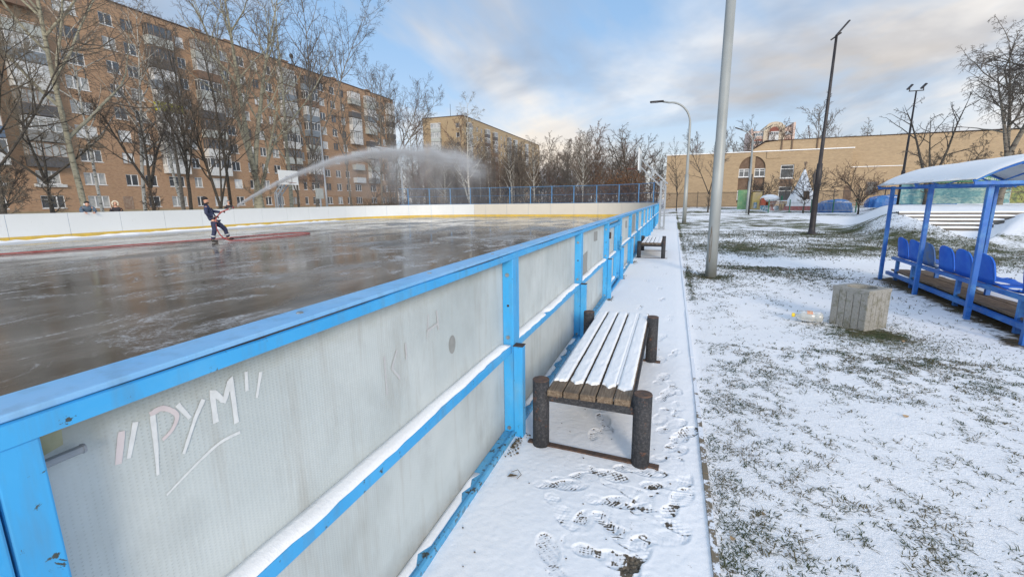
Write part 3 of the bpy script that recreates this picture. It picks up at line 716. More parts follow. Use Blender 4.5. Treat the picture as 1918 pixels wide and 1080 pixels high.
writing('faint_marker', [([(1.66, 1.07), (1.64, 0.97)], 0.010, 0.008), ([(1.73, 1.07), (1.74, 0.98)], 0.010, 0.012), ([(1.64, 1.0), (1.74, 1.01)], 0.012, 0.010)], 'pink_faint')
q = MB(); q.add([(0.001, 0.366, 1.198), (0.001, 0.415, 1.198), (0.001, 0.411, 1.144), (0.001, 0.366, 1.134)], [(0, 1, 2, 3)]); q.build('tape_patch', 'tape', PAN0)
q = MB(); q.tube([(0.022, 0.355, 1.132), (0.020, 0.425, 1.131), (0.020, 0.4255, 1.131), (0.020, 0.430, 1.131)], [0.0075, 0.0075, 0.009, 0.008], 10); q.build('threaded_rod', 'galv', NB)

# ------------------------------------------------------------------ the other boards
def boards_thing(name, label, pts, mat, closed_post=True):
    """boards following a polyline, a bay every 2.26 m"""
    b = thing(name, label, 'rink boards', (pts[0][0], pts[0][1], 0)); ox, oy = pts[0]
    # resample
    P = [Vector((x - ox, y - oy, 0)) for x, y in pts]; S = [0]
    for i in range(1, len(P)): S.append(S[-1] + (P[i] - P[i - 1]).length)
    def at(s):
        for i in range(1, len(S)):
            if s <= S[i] or i == len(S) - 1:
                t = (s - S[i - 1]) / (S[i] - S[i - 1]); p = P[i - 1].lerp(P[i], t); d = (P[i] - P[i - 1]).normalized(); return p, d
    s = 0.0
    while s < S[-1] - 0.3:
        e = min(s + 2.26, S[-1]); n = 5; q = MB(); ks = MB(); vs = []; vk = []; cp = MB(); vc = []
        for k in range(n + 1):
            p, d = at(s + 0.008 + (e - s - 0.016) * k / n); nrm = Vector((-d.y, d.x, 0))   # towards the ice
            for off in (0.0, -0.02): vs += [p + nrm * off + Vector((0, 0, 0.0)), p + nrm * off + Vector((0, 0, 1.2))]
            for off in (0.012, 0.001): vk += [p + nrm * off + Vector((0, 0, 0.0)), p + nrm * off + Vector((0, 0, 0.205))]
            for off in (0.004, -0.09): vc += [p + nrm * off + Vector((0, 0, 1.201)), p + nrm * off + Vector((0, 0, 1.235))]
        for V, m_ in ((vs, q), (vk, ks), (vc, cp)):
            fs = []
            for k in range(n):
                o = k * 4; fs += [(o, o + 1, o + 5, o + 4), (o + 2, o + 6, o + 7, o + 3), (o + 1, o + 3, o + 7, o + 5), (o, o + 4, o + 6, o + 2)]
            fs += [(0, 2, 3, 1), (n * 4, n * 4 + 1, n * 4 + 3, n * 4 + 2)]; m_.add(V, fs)
        pn = q.build('panel', mat, b); ks.build('kick_strip', 'yellow', pn)
        if closed_post:
            p, d = at(s); nrm = Vector((-d.y, d.x, 0)); f = MB(); c = p - nrm * 0.06
            f.bar(c, c + Vector((0, 0, 1.2)), 0.06, 0.06); f.build('post', 'blue', b)
        cp.build('cap', mat, b)
        s = e
    return b
ol = rink_outline(0.0)
i_end0 = 1; nR = 24
end_pts = ol[1:1 + 25] + [ol[26]]
left_pts = ol[26:] + [(X0, 0)]
left_pts = left_pts[:-2] + [(X0, -4.0)]
boards_thing('end_boards', 'white rink end boards, warm light in their colour, with a yellow kick strip, under the blue net fence', end_pts, 'warm_lit_board')
boards_thing('far_side_boards', 'long white boards with yellow kick strip on the apartment side of the rink', left_pts, 'white_board')
# crumbs of shovelled snow along the foot of the far boards
def snow_heap(name, pts, h, label, seed):
    rs = random.Random(seed); q = MB(); n = len(pts); vs = []
    for i, (x, y, w) in enumerate(pts):
        hh = h * (0.3 + 0.9 * rs.random()) * (1 if 0 < i < n - 1 else 0.1)
        for t, zz in ((0, 0), (0.2, 0.7), (0.45, 1.0), (0.75, 0.55), (1.0, 0.0)): vs.append((x + w * t * (0.8 + 0.4 * rs.random()), y + 0.05 * rs.random(), hh * zz + 0.002))
    q.add(vs, [(i * 5 + k, (i + 1) * 5 + k, (i + 1) * 5 + k + 1, i * 5 + k + 1) for i in range(n - 1) for k in range(4)])
    return tag(q.build(name, 'snow', smooth=True), label, 'snow', kind='stuff')
rs_ = random.Random(3)
snow_heap('snow_ridge', [(-28.15, -3 + 0.35 * i, 0.22 + 0.55 * max(0, math.sin(i * 0.37)) * rs_.random() + 0.1 * rs_.random()) for i in range(104)], 0.10, 'ragged ridge of snow along the foot of the long white boards', 2)

# net fence on top of the end boards
def mesh_mat():
    k = NT('chain_link_netting'); v = k.obj()
    sp = k.N.new('ShaderNodeSeparateXYZ'); k.L.new(v, sp.inputs[0])
    a = k.math('ADD', sp.outputs[0], sp.outputs[1]); 
    d1 = k.math('FRACT', k.math('MULTIPLY', k.math('ADD', a, sp.outputs[2]), 14.0)); d2 = k.math('FRACT', k.math('MULTIPLY', k.math('SUBTRACT', a, sp.outputs[2]), 14.0))
    w = k.math('MAXIMUM', k.math('LESS_THAN', d1, 0.13), k.math('LESS_THAN', d2, 0.13))
    tr = k.N.new('ShaderNodeBsdfTransparent'); ms = k.N.new('ShaderNodeMixShader')
    k.color((0.045, 0.075, 0.12)); k.L.new(w, ms.inputs[0]); k.L.new(tr.outputs[0], ms.inputs[1]); k.L.new(k.p.outputs[0], ms.inputs[2]); k.L.new(ms.outputs[0], k.out.inputs[0])
    return k.m
M['net'] = mesh_mat()
M['blue_net'] = simple('netting_post_blue', (0.06, 0.20, 0.42), (0.10, 0.26, 0.46), 2, 0.5)
nf_pts = rink_outline(-0.10)[3:26] + rink_outline(-0.10)[26:40]
NF = thing('net_fence', 'blue post and wire net fence standing on the far end boards', 'fence', (nf_pts[0][0], nf_pts[0][1], 0)); ox, oy = nf_pts[0]
P = [(x - ox, y - oy) for x, y in nf_pts]; acc = 0; last = None; posts = []
res = []; 
for i in range(len(P) - 1):
    a = Vector((*P[i], 0)); b = Vector((*P[i + 1], 0)); L_ = (b - a).length; t = 0
    while acc + (L_ - t) >= 2.14 or not res:
        t2 = 0 if not res else t + (2.14 - acc); res.append(a.lerp(b, t2 / L_)); acc = 0; t = t2
    acc += L_ - t
for p in res:
    q = MB(); q.bar(p + Vector((0, 0, 0)), p + Vector((0, 0, 2.84)), 0.075, 0.075); q.build('post', 'blue_net', NF)
q = MB(); q.tube([Vector((x, y, 2.84)) for x, y in P], 0.022, 6); q.tube([Vector((x, y, 2.05)) for x, y in P], 0.010, 5); q.tube([Vector((x, y, 1.27)) for x, y in P], 0.016, 6); q.build('rail', 'blue_net', NF)
q = MB(); vs = []
for x, y in P: vs += [(x, y, 1.26), (x, y, 2.83)]
q.add(vs, [(2 * i, 2 * i + 2, 2 * i + 3, 2 * i + 1) for i in range(len(P) - 1)]); q.build('netting', 'net', NF)

# ------------------------------------------------------------------ benches
def make_bench(label):
    b = thing('park_bench', label, 'bench', (-0.42, 2.52, 0.03)); g = 'snowy slatted benches beside the boards'; b['group'] = g
    for (x, y) in ((-0.295, 0.0), (0.315, -0.03), (-0.31, 1.79), (0.295, 1.76)):
        q = MB(); q.tube([(x, y, -0.03), (x, y, 0.435)], 0.052, 20); l = q.build('leg', 'rust', b, smooth=False)
        l.data.polygons.foreach_set('use_smooth', [len(p.vertices) == 4 for p in l.data.polygons])
        q = MB(); q.tube([(x, y, 0.4345), (x, y, 0.4395)], [0.0525, 0.0495], 20); q.build('leg_cap', 'rustcap', l)
    q = MB(); q.bar((-0.25, 0.015, 0.325), (0.275, -0.015, 0.325), 0.045, 0.05); q.bar((-0.26, 1.79, 0.325), (0.25, 1.76, 0.325), 0.045, 0.05)
    q.bar((-0.235, 0.0, 0.335), (-0.235, 1.8, 0.335), 0.03, 0.03); q.bar((0.25, 0.0, 0.335), (0.25, 1.8, 0.335), 0.03, 0.03); q.build('frame', 'rust', b, bevel=0.003)
    q = MB(); q.bar((-0.38, 0.01, -0.008), (0.42, -0.04, -0.008), 0.04, 0.035); q.build('ground_bar', 'rustcap', b); q = MB(); q.bar((-0.36, 1.79, -0.008), (0.38, 1.75, -0.008), 0.04, 0.035); q.build('ground_bar', 'rustcap', b)
    rs = random.Random(7)
    for i in range(5):
        x = -0.245 + 0.100 * i; q = MB(); q.box(x, x + 0.0925, -0.045 - 0.006 * rs.random(), 2.04 + 0.01 * rs.random(), 0.352, 0.392)
        s = q.build('slat', 'wood', b, bevel=0.006)
        # snow sheet with a torn front edge
        m = MB(); nx, ny = 14, 90; vs = []; fs = []
        y0 = 0.055 + 0.035 * rs.random()
        uu, tt = np.meshgrid(np.arange(nx + 1) / nx, np.arange(ny + 1) / ny, indexing='ij'); NZ = fbm(uu * 2.2 + i * 3, tt * 22 + i, 3, 80); BN = fbm(uu * 1.5 + i * 7, tt * 11 + 5, 4, 90) + 0.25 * np.abs(uu - 0.5)
        for a in range(nx + 1):
            u = a / nx; f0 = y0 + 0.05 * fbm(np.array([u * 3 + i * 5.0]), np.array([i * 1.0]), 3, 3)[0] + 0.045 * abs(u - 0.5) * 2 * (1 if i in (1, 3) else 0.4)
            for c in range(ny + 1):
                t = (c / ny) ** 1.3; y = f0 + (2.035 - f0) * t
                ex = min(1, min(u, 1 - u) * 7); ey = min(1, min(c, ny - c) / 2.5)
                wob = 0.004 * (rs.random() - 0.5)
                h = 0.013 * (min(ex, ey) ** 0.5) * (0.72 + 0.2 * rs.random() + 0.5 * NZ[a, c]) - 0.02 * max(0.0, BN[a, c] - 0.66)
                vs.append((x + 0.003 + wob * 0.5 + 0.087 * u, y, 0.3925 + h))
        for a in range(nx):
            for c in range(ny):
                k = a * (ny + 1) + c; fs.append((k, k + ny + 1, k + ny + 2, k + 1))
        m.add(vs, fs); m.build('snow_layer', 'snow', s, smooth=True)
    q = MB(); q.box(0.145, 0.157, 0.17, 2.0, 0.385, 0.4000); q.build('snow_bridge', 'snow', b)
    return b
bench = make_bench('nearest slatted wooden bench with a sheet of snow and thick black pipe legs')
b2 = dup(bench, (-0.50, 12.26, 0.03), label='smaller looking snowy bench farther along the path, beyond the gate')

# ------------------------------------------------------------------ shelter with blue seats
SH = thing('player_shelter', 'blue open shelter with a snowy arched roof over a row of blue plastic seats', 'shelter', (3.55, 6.05, 0), math.atan2(-0.053, 1.0))
def build_shelter():
    # local: +y along the row (away), +x across towards the back
    V = [1.13, 2.68, 4.20]
    for v in [0.0] + V:
        q = MB(); q.bar((0, v, -0.1), (0, v, 1.72 if v > 0 else 1.0), 0.058, 0.058, up=(0, 1, 0)); p = q.build('post', 'blue_deep', SH, bevel=0.006)
    for v in (1.13, 2.75, 4.20):
        q = MB(); q.bar((1.45, v + 0.05, -0.1), (1.45, v + 0.05, 1.72), 0.048, 0.048, up=(0, 1, 0)); q.build('post', 'blue_deep', SH, bevel=0.005)
    # roof: arch across x
    def arch(x): t = (x - 0.72) / 0.98; return 1.70 + 0.335 * (1 - t * t)
    xs_ = [-0.21 + 1.91 * i / 18 for i in range(19)]
    for v in V:
        q = MB(); vv = 1.03 if v == 1.13 else (4.27 if v == 4.2 else v)
        q.tube([(x, vv, arch(x) - 0.02) for x in xs_], 0.020, 6)
        q.build('roof_rib', 'blue_deep', SH)
        t = MB(); t.bar((-0.2, vv, 1.69), (1.65, vv, 1.69), 0.03, 0.04); t.bar((0.25, vv, 1.93), (0.72, vv, 1.71), 0.02); t.bar((1.2, vv, 1.93), (0.72, vv, 1.71), 0.02)
        t.build('tie_beam', 'blue_deep', SH)
    q = MB(); n = 18; vs = []
    for x in xs_: vs += [(x, 0.98, arch(x) + 0.004), (x, 4.31, arch(x) + 0.004), (x, 0.98, arch(x) - 0.004), (x, 4.31, arch(x) - 0.004)]
    fs = []
    for i in range(n):
        o = i * 4; fs += [(o, o + 1, o + 5, o + 4), (o + 2, o + 6, o + 7, o + 3), (o, o + 4, o + 6, o + 2), (o + 1, o + 3, o + 7, o + 5)]
    q.add(vs, fs); roof = q.build('roof_sheet', 'roof_plastic', SH, smooth=True)
    q = MB(); vs = []; fs = []; ny = 40; rs = random.Random(4)
    for i in range(n + 1):
        x = xs_[i]
        for j in range(ny + 1):
            y = 0.99 + 3.31 * j / ny; e = min(1, min(i, n - i) / 1.6, min(j, ny - j) / 1.2)
            h = 0.005 + 0.026 * e ** 0.6 + 0.016 * (fbm(np.array([i * 0.25]), np.array([j * 0.22]), 3, 4)[0] - 0.5)
            xx = x + (0.03 * rs.random() if i == 0 else 0)
            vs.append((xx, y, arch(x) + h))
    for i in range(n):
        for j in range(ny):
            k = i * (ny + 1) + j; fs.append((k, k + ny + 1, k + ny + 2, k + 1))
    q.add(vs, fs); q.build('snow_layer', 'snow', roof, smooth=True)
    # seat rail and short legs
    q = MB(); q.bar((0.20, -0.1, 0.40), (0.20, 4.35, 0.40), 0.05, 0.05); q.build('seat_rail', 'blue_deep', SH)
    q = MB(); q.bar((0.52, -0.1, 0.40), (0.52, 4.35, 0.40), 0.05, 0.05); q.build('seat_rail', 'blue_deep', SH)
    for v in (0.55, 1.93, 3.42, 4.1):
        for x in (0.20, 0.52):
            q = MB(); q.bar((x, v, -0.05), (x, v, 0.38), 0.05, 0.05, up=(0, 1, 0)); q.build('leg', 'blue_deep', SH)
    # foot boards on a rail
    for x in (0.14, 1.38):
        q = MB(); q.bar((x, -0.1, 0.12), (x, 4.35, 0.12), 0.05, 0.06); q.build('floor_rail', 'blue_deep', SH)
    for k in range(4):
        q = MB(); q.box(0.20 + 0.29 * k, 0.47 + 0.29 * k, -0.12, 4.36, 0.155, 0.185); fb = q.build('floor_board', 'wood', SH)
    q = MB(); q.box(0.50, 1.25, 0.2, 4.0, 0.1855, 0.192); 
    m = MB(); rs = random.Random(9); 
    for (x0, x1, y0, y1) in ((0.62, 0.98, 3.1, 3.9), (0.5, 1.2, 1.2, 2.6), (0.7, 1.3, -0.1, 1.0)):
        vs = []; n_ = 20
        for i in range(n_):
            a = 2 * math.pi * i / n_; r = 0.75 + 0.4 * rs.random(); vs.append(((x0 + x1) / 2 + (x1 - x0) / 2 * r * math.cos(a), (y0 + y1) / 2 + (y1 - y0) / 2 * r * math.sin(a), 0.1875))
        c = ((x0 + x1) / 2, (y0 + y1) / 2, 0.195); m.add(vs + [c], [(i, (i + 1) % n_, n_) for i in range(n_)])
    m.build('snow_layer', 'snow', fb, smooth=True)
    # bucket seats, backs towards the path
    def seat_mesh(back=True):
        q = MB(); vs = []; fs = []; nu, nv = 10, 12
        prof = [(0.46, 0.435, 0.42), (0.42, 0.445, 0.44), (0.34, 0.430, 0.45), (0.24, 0.425, 0.46), (0.12, 0.43, 0.46), (0.06, 0.45, 0.46), (0.035, 0.52, 0.455), (0.02, 0.62, 0.45), (0.008, 0.70, 0.43), (0.0, 0.755, 0.40), (-0.010, 0.795, 0.33), (-0.016, 0.815, 0.20)]
        if not back: prof = prof[:6]
        nv = len(prof)
        for s_, off in ((0, 0.0), (1, 0.022)):
            for x, z, w in prof:
                for i in range(nu + 1):
                    u = i / nu * 2 - 1; lift = 0.025 * abs(u) ** 3
                    if z > 0.5: vs.append((x + lift * 0.9 + off * 0.8, u * w / 2, z - (0.02 * u * u if z > 0.75 else 0)))
                    else: vs.append((x, u * w / 2, z + lift - off))
        m_ = nv * (nu + 1)
        for s_ in (0, 1):
            for j in range(nv - 1):
                for i in range(nu):
                    a = s_ * m_ + j * (nu + 1) + i; f = (a, a + 1, a + nu + 2, a + nu + 1); fs.append(f if s_ else f[::-1])
        for j in range(nv - 1):
            for i in (0, nu):
                a = j * (nu + 1) + i; fs.append((a, a + nu + 1, a + nu + 1 + m_, a + m_))
        for i in range(nu):
            fs.append((i, i + 1, i + 1 + m_, i + m_)); a = (nv - 1) * (nu + 1) + i; fs.append((a, a + m_, a + 1 + m_, a + 1))
        q.add(vs, fs); return q
    for k, v in enumerate((4.02, 3.52, 3.02, 2.42, 1.93, 1.42, 0.92, 0.42, -0.08)):
        back = k != 6
        q = seat_mesh(back); q.v = [(0.17 + x, v + y, z) for x, y, z in q.v]
        s = q.build('seat', 'blue_seat', SH, smooth=True)
        if k == 2: s['label'] = 'seat back scuffed with grey wear'; s.data.materials.clear(); s.data.materials.append(M['seat_scuffed'])
        if k == 6: s['label'] = 'seat pan with its back broken off'
        m = MB(); n_ = 14; vs = [(0.36 + 0.11 * math.cos(2 * math.pi * i / n_) * (0.9 + 0.2 * random.random()), v + 0.15 * math.sin(2 * math.pi * i / n_), 0.432) for i in range(n_)] + [(0.36, v, 0.446)]
        m.add(vs, [(i, (i + 1) % n_, n_) for i in range(n_)]); m.build('snow_layer', 'snow', s, smooth=True)
M['roof_plastic'] = simple('frosted_roof_sheet', (0.62, 0.66, 0.68), (0.52, 0.56, 0.58), 3, 0.5)
M['seat_scuffed'] = simple('scuffed_blue_plastic', (0.03, 0.13, 0.42), (0.10, 0.15, 0.22), 8, 0.6)
build_shelter()

# ------------------------------------------------------------------ concrete bin and plastic can
BN = thing('concrete_bin', 'square ribbed concrete litter bin standing in flattened grass', 'litter bin', (2.21, 6.45, 0.0), R_(41))
def build_bin():
    q = MB(); a, t = 0.205, 0.04; H = 0.475
    q.box(-a + 0.012, a - 0.012, -a + 0.012, a - 0.012, -0.05, 0.02)
    for (x0, x1, y0, y1) in ((-a + 0.012, a - 0.012, -a + 0.012, -a + 0.05), (-a + 0.012, a - 0.012, a - 0.05, a - 0.012), (-a + 0.012, -a + 0.05, -a + 0.05, a - 0.05), (a - 0.05, a - 0.012, -a + 0.05, a - 0.05)):
        q.box(x0, x1, y0, y1, 0.02, H - 0.06)
    body = q.build('body', 'bin', BN)
    q = MB()
    for k in range(5):
        c = -a + 0.041 + k * 0.082
        for (bx, by) in ((c, -a + 0.006), (c, a - 0.006)): q.box(bx - 0.0385, bx + 0.0385, by - 0.0075, by + 0.0075, -0.03, H - 0.045)
        for (bx, by) in ((-a + 0.006, c), (a - 0.006, c)): q.box(bx - 0.0075, bx + 0.0075, by - 0.0385, by + 0.0385, -0.03, H - 0.045)
    q.build('ribs', 'bin', body, bevel=0.004)
    q = MB(); n = 32; vs = []
    def sq(ang, r): c, s = math.cos(ang), math.sin(ang); m = max(abs(c), abs(s)); return (r * c / m, r * s / m)
    for i in range(n):
        an = 2 * math.pi * i / n; x, y = sq(an, a + 0.004); xi, yi = 0.148 * math.cos(an), 0.148 * math.sin(an)
        vs += [(x, y, H - 0.045), (x, y, H), (xi, yi, H), (xi, yi, H - 0.10)]
    fs = []
    for i in range(n):
        j = (i + 1) % n
        for k in range(3): fs.append((i * 4 + k, j * 4 + k, j * 4 + k + 1, i * 4 + k + 1))
        fs.append((i * 4 + 3, j * 4 + 3, j * 4, i * 4))
    q.add(vs, fs); q.build('rim', 'bin', BN, bevel=0.003)
    q = MB(); vs = [(0.15 * math.cos(2 * math.pi * i / 24), 0.15 * math.sin(2 * math.pi * i / 24), H - 0.095) for i in range(24)] + [(0, 0, H - 0.07)]
    q.add(vs, [(i, (i + 1) % 24, 24) for i in range(24)]); q.build('contents', 'litter', BN)
build_bin()
CN = thing('plastic_canister', 'empty clear plastic canister with a yellow cap lying on the snow beside the concrete bin', 'canister', (1.68, 6.42, 0.075), R_(172))
def build_can():
    k = NT('clear_wet_plastic'); k.color((0.62, 0.64, 0.62)); k.p.inputs['Transmission Weight'].default_value = 0.45; k.rough(0.22); M['pet'] = k.m
    q = MB(); vs = []; n = 16
    for x, ry, rz in ((-0.15, 0.060, 0.045), (-0.14, 0.075, 0.06), (-0.07, 0.08, 0.065), (-0.06, 0.072, 0.058), (-0.05, 0.08, 0.065), (0.03, 0.08, 0.064), (0.04, 0.073, 0.058), (0.05, 0.079, 0.063), (0.09, 0.068, 0.055), (0.125, 0.035, 0.032), (0.135, 0.022, 0.022), (0.15, 0.021, 0.021)):
        vs.append((x, ry, rz))
    V = []; F = []
    for x, ry, rz in vs:
        for i in range(n):
            a = 2 * math.pi * i / n; c, s = math.cos(a), math.sin(a); e = 0.75
            V.append((x, ry * math.copysign(abs(c) ** e, c), rz * math.copysign(abs(s) ** e, s)))
    for j in range(len(vs) - 1):
        for i in range(n): F.append((j * n + i, (j + 1) * n + i, (j + 1) * n + (i + 1) % n, j * n + (i + 1) % n))
    F.append(tuple(range(n))); F.append(tuple(range(len(V) - n, len(V)))[::-1])
    q.add(V, F); b = q.build('bottle_body', 'pet', CN, smooth=True)
    q = MB(); q.tube([(0.148, 0, 0), (0.178, 0, 0)], [0.027, 0.025], 14); q.build('screw_cap', simple('yellow_cap', (0.75, 0.55, 0.03), rough=0.4), CN)
    q = MB(); vs = []
    for i in range(7):
        a = R_(35 + 110 * i / 6)
        for x in (-0.04, 0.022): vs.append((x, 0.0815 * math.copysign(abs(math.cos(a)) ** 0.75, math.cos(a)), 0.0665 * abs(math.sin(a)) ** 0.75))
    q.add(vs, [(2 * i, 2 * i + 1, 2 * i + 3, 2 * i + 2) for i in range(6)])
    q.build('paper_label', simple('red_and_cream_label', (0.60, 0.12, 0.08), (0.70, 0.55, 0.35), 30, 0.7), CN)
build_can()

# ------------------------------------------------------------------ poles and lamps
def pole_round(name, label, cat, x, y, r0, r1, h, mat):
    t = thing(name, label, cat, (x, y, hz(x, y) - 0.05)); return t
t = thing('steel_pole', 'thick grey steel pole rising out of the frame beside the path', 'pole', (0.78, 9.73, 0.0))
q = MB(); q.tube([(0, 0, -0.1), (0, 0, 2.6), (0, 0, 2.61), (0.01, 0, 8.5)], [0.106, 0.095, 0.090, 0.078], 20); q.build('shaft', 'pole_grey', t, smooth=True)
q = MB(); vs = []
for z, w in ((0.30, 0.010), (0.42, 0.025), (0.6, 0.022), (0.75, 0.028), (0.92, 0.014), (1.02, 0.004)):
    for sgn in (-1, 1):
        a = R_(-118) + sgn * w / 0.11; vs.append(((0.1068 - 0.0040 * z) * math.cos(a), (0.1068 - 0.0040 * z) * math.sin(a), z))
q.add(vs, [(2 * i, 2 * i + 1, 2 * i + 3, 2 * i + 2) for i in range(5)]); q.build('rust_streak', simple('brown_rust_streak', (0.13, 0.10, 0.07), (0.2, 0.17, 0.13), 20, 0.8), t)
# curved street lamp
t = thing('street_lamp', 'grey street lamp whose curved arm reaches over the boards, past the far bench', 'street lamp', (0.70, 31.0, 0))
q = MB(); arm = [(0, 0, 6.0)]
for i in range(1, 13):
    a = math.pi / 2 * i / 12 * 1.02; arm.append((-1.25 * (1 - math.cos(a)), 0, 6.05 + 1.33 * math.sin(a)))
arm.append((-1.7, 0, 7.47))
q.tube([(0, 0, -0.1), (0, 0, 3.0), (0, 0, 3.02)] + arm, [0.13, 0.115, 0.085, 0.075] + [0.058] * 12 + [0.05], 12); q.build('shaft', 'pole_grey', t, smooth=True)
q = MB(); q.prism([(-0.42, -0.10), (0.40, -0.07), (0.42, 0.07), (-0.40, 0.13), (-0.48, 0.0)], lambda a, b, d: (-2.0 + a, d + b * 0, 7.49 + d * 0 + 0.05 * (b > 0) - 0.03 * (b < 0) + 0 * a), -0.0, 0.0) if False else q.box(-2.42, -1.60, -0.14, 0.14, 7.44, 7.53); q.build('lamp_head', 'black', t, bevel=0.03)
q = MB(); q.box(-2.36, -1.95, -0.11, 0.11, 7.425, 7.4385); q.build('lens', 'lamp_glass', t)
# tall black floodlight mast
t = thing('floodlight_mast', 'tall black mast on the lawn with one floodlight seen edge on', 'floodlight', (5.62, 22.4, hz(5.62, 22.4)))
q = MB(); q.tube([(0, 0, -0.1), (0, 0, 0.04), (0, 0, 0.05), (0, 0, 0.30), (0, 0, 2.0), (0.01, 0, 2.02), (0.02, 0, 2.9), (0.02, 0, 2.92), (0.05, 0, 5.0), (0.08, 0, 7.75)], [0.20, 0.20, 0.14, 0.115, 0.105, 0.125, 0.10, 0.072, 0.060, 0.045], 12); q.build('shaft', 'black', t, smooth=True)
q = MB(); q.bar((-0.1, 0, 7.62), (0.22, -0.05, 7.84), 0.05, 0.05); q.build('bracket', 'black', t)
q = MB(); q.bar((0.06, 0.0, 7.76), (0.42, -0.12, 8.22), 0.30, 0.05, up=(1, 0.0, -0.5)); q.build('lamp_head', 'black', t)
q = MB(); q.bar((-0.13, 0, 2.10), (-0.13, 0, 2.55), 0.07, 0.10); q.build('junction_box', 'black', t)
# double floodlight
t = thing('floodlight_mast', 'black mast behind the shelter carrying two square floodlights', 'floodlight', (17.08, 45, hz(17.08, 45) - 0.2))
q = MB(); q.tube([(0, 0, -0.3), (0, 0, 3.0), (0, 0, 3.03), (0.05, 0, 8.95)], [0.16, 0.13, 0.09, 0.05], 10); q.build('shaft', 'black', t, smooth=True)
q = MB(); q.bar((-0.42, 0, 8.95), (0.52, 0, 8.95), 0.06); q.bar((-0.38, 0, 8.95), (-0.38, 0, 9.15), 0.05); q.bar((0.48, 0, 8.95), (0.48, 0, 9.15), 0.05); q.build('crossbar', 'black', t)
for x in (-0.38, 0.48):
    q = MB(); q.bar((x - 0.16, 0.0, 9.08), (x + 0.10, -0.1, 9.42), 0.42, 0.09, up=(0.8, 0, -0.6)); q.build('lamp_head', 'black', t)
# twin arm lamp before the school
t = thing('street_lamp', 'grey street lamp with two outstretched arms in front of the school arch', 'street lamp', (6.62, 48, hz(6.62, 48)))
q = MB(); q.tube([(0, 0, -0.1), (0, 0, 3.0), (0, 0, 3.02), (-0.05, 0, 6.6)], [0.16, 0.14, 0.10, 0.085], 10)
q.tube([(-0.05, 0, 6.5), (-0.15, 0, 6.95), (-0.5, 0, 7.35), (-1.1, -0.1, 7.62)], 0.05, 8); q.tube([(-0.05, 0, 6.5), (0.15, 0, 6.95), (0.55, 0, 7.35), (1.0, 0.1, 7.62)], 0.05, 8); q.build('shaft', 'pole_grey', t, smooth=True)
q = MB(); q.bar((-1.0, -0.1, 7.6), (-1.62, -0.15, 7.82), 0.24, 0.07); q.build('lamp_head', 'black', t)
q = MB(); q.bar((0.95, 0.1, 7.58), (1.45, 0.15, 7.90), 0.24, 0.07); q.build('lamp_head', 'black', t)
t = thing('steel_post', 'short black post standing beside the twin armed lamp', 'post', (6.55, 46.6, hz(6.55, 46.6)))
q = MB(); q.tube([(0, 0, -0.1), (0.0, 0, 1.6), (0.02, 0, 3.55)], [0.07, 0.065, 0.045], 8); q.tube([(0.02, 0, 3.54), (0.02, 0, 3.60)], 0.06, 8); q.build('shaft', 'black', t, smooth=True)
# left lamps
t = thing('street_lamp', 'plain straight grey lamp pole behind the long white boards', 'street lamp', (-32, 36.1, -0.1))
q = MB(); q.tube([(0, 0, 0), (0, 0, 3.5), (0, 0, 3.53), (0.0, 0, 8.6)], [0.12, 0.10, 0.075, 0.055], 10); q.build('shaft', 'galv', t, smooth=True)
q = MB(); q.bar((-0.35, -0.3, 5.35), (0.1, 0.1, 5.35), 0.06, 0.04); q.build('bracket', 'galv', t)
t = thing('street_lamp', 'grey street lamp whose curved arm shows above the water spray', 'street lamp', (-31.3, 48.4, -0.1))
q = MB(); arm = [(0, 0, 6.6)] + [(-1.0 * (1 - math.cos(a)) - 0.0, -0.8 * (1 - math.cos(a)), 6.65 + 1.25 * math.sin(a)) for a in [math.pi / 2 * i / 8 for i in range(1, 9)]] + [(-1.7, -1.3, 8.0)]
q.tube([(0, 0, 0), (0, 0, 3.0), (0, 0, 3.03)] + arm, [0.15, 0.13, 0.09] + [0.06] * 10, 10); q.build('shaft', 'galv', t, smooth=True)
q = MB(); q.bar((-1.6, -1.25, 8.0), (-2.3, -1.8, 8.12), 0.25, 0.08); q.build('lamp_head', 'galv', t)
q = MB(); q.box(-0.15, 0.15, -0.17, 0.17, 5.9, 6.15); q.build('control_box', 'galv', t)

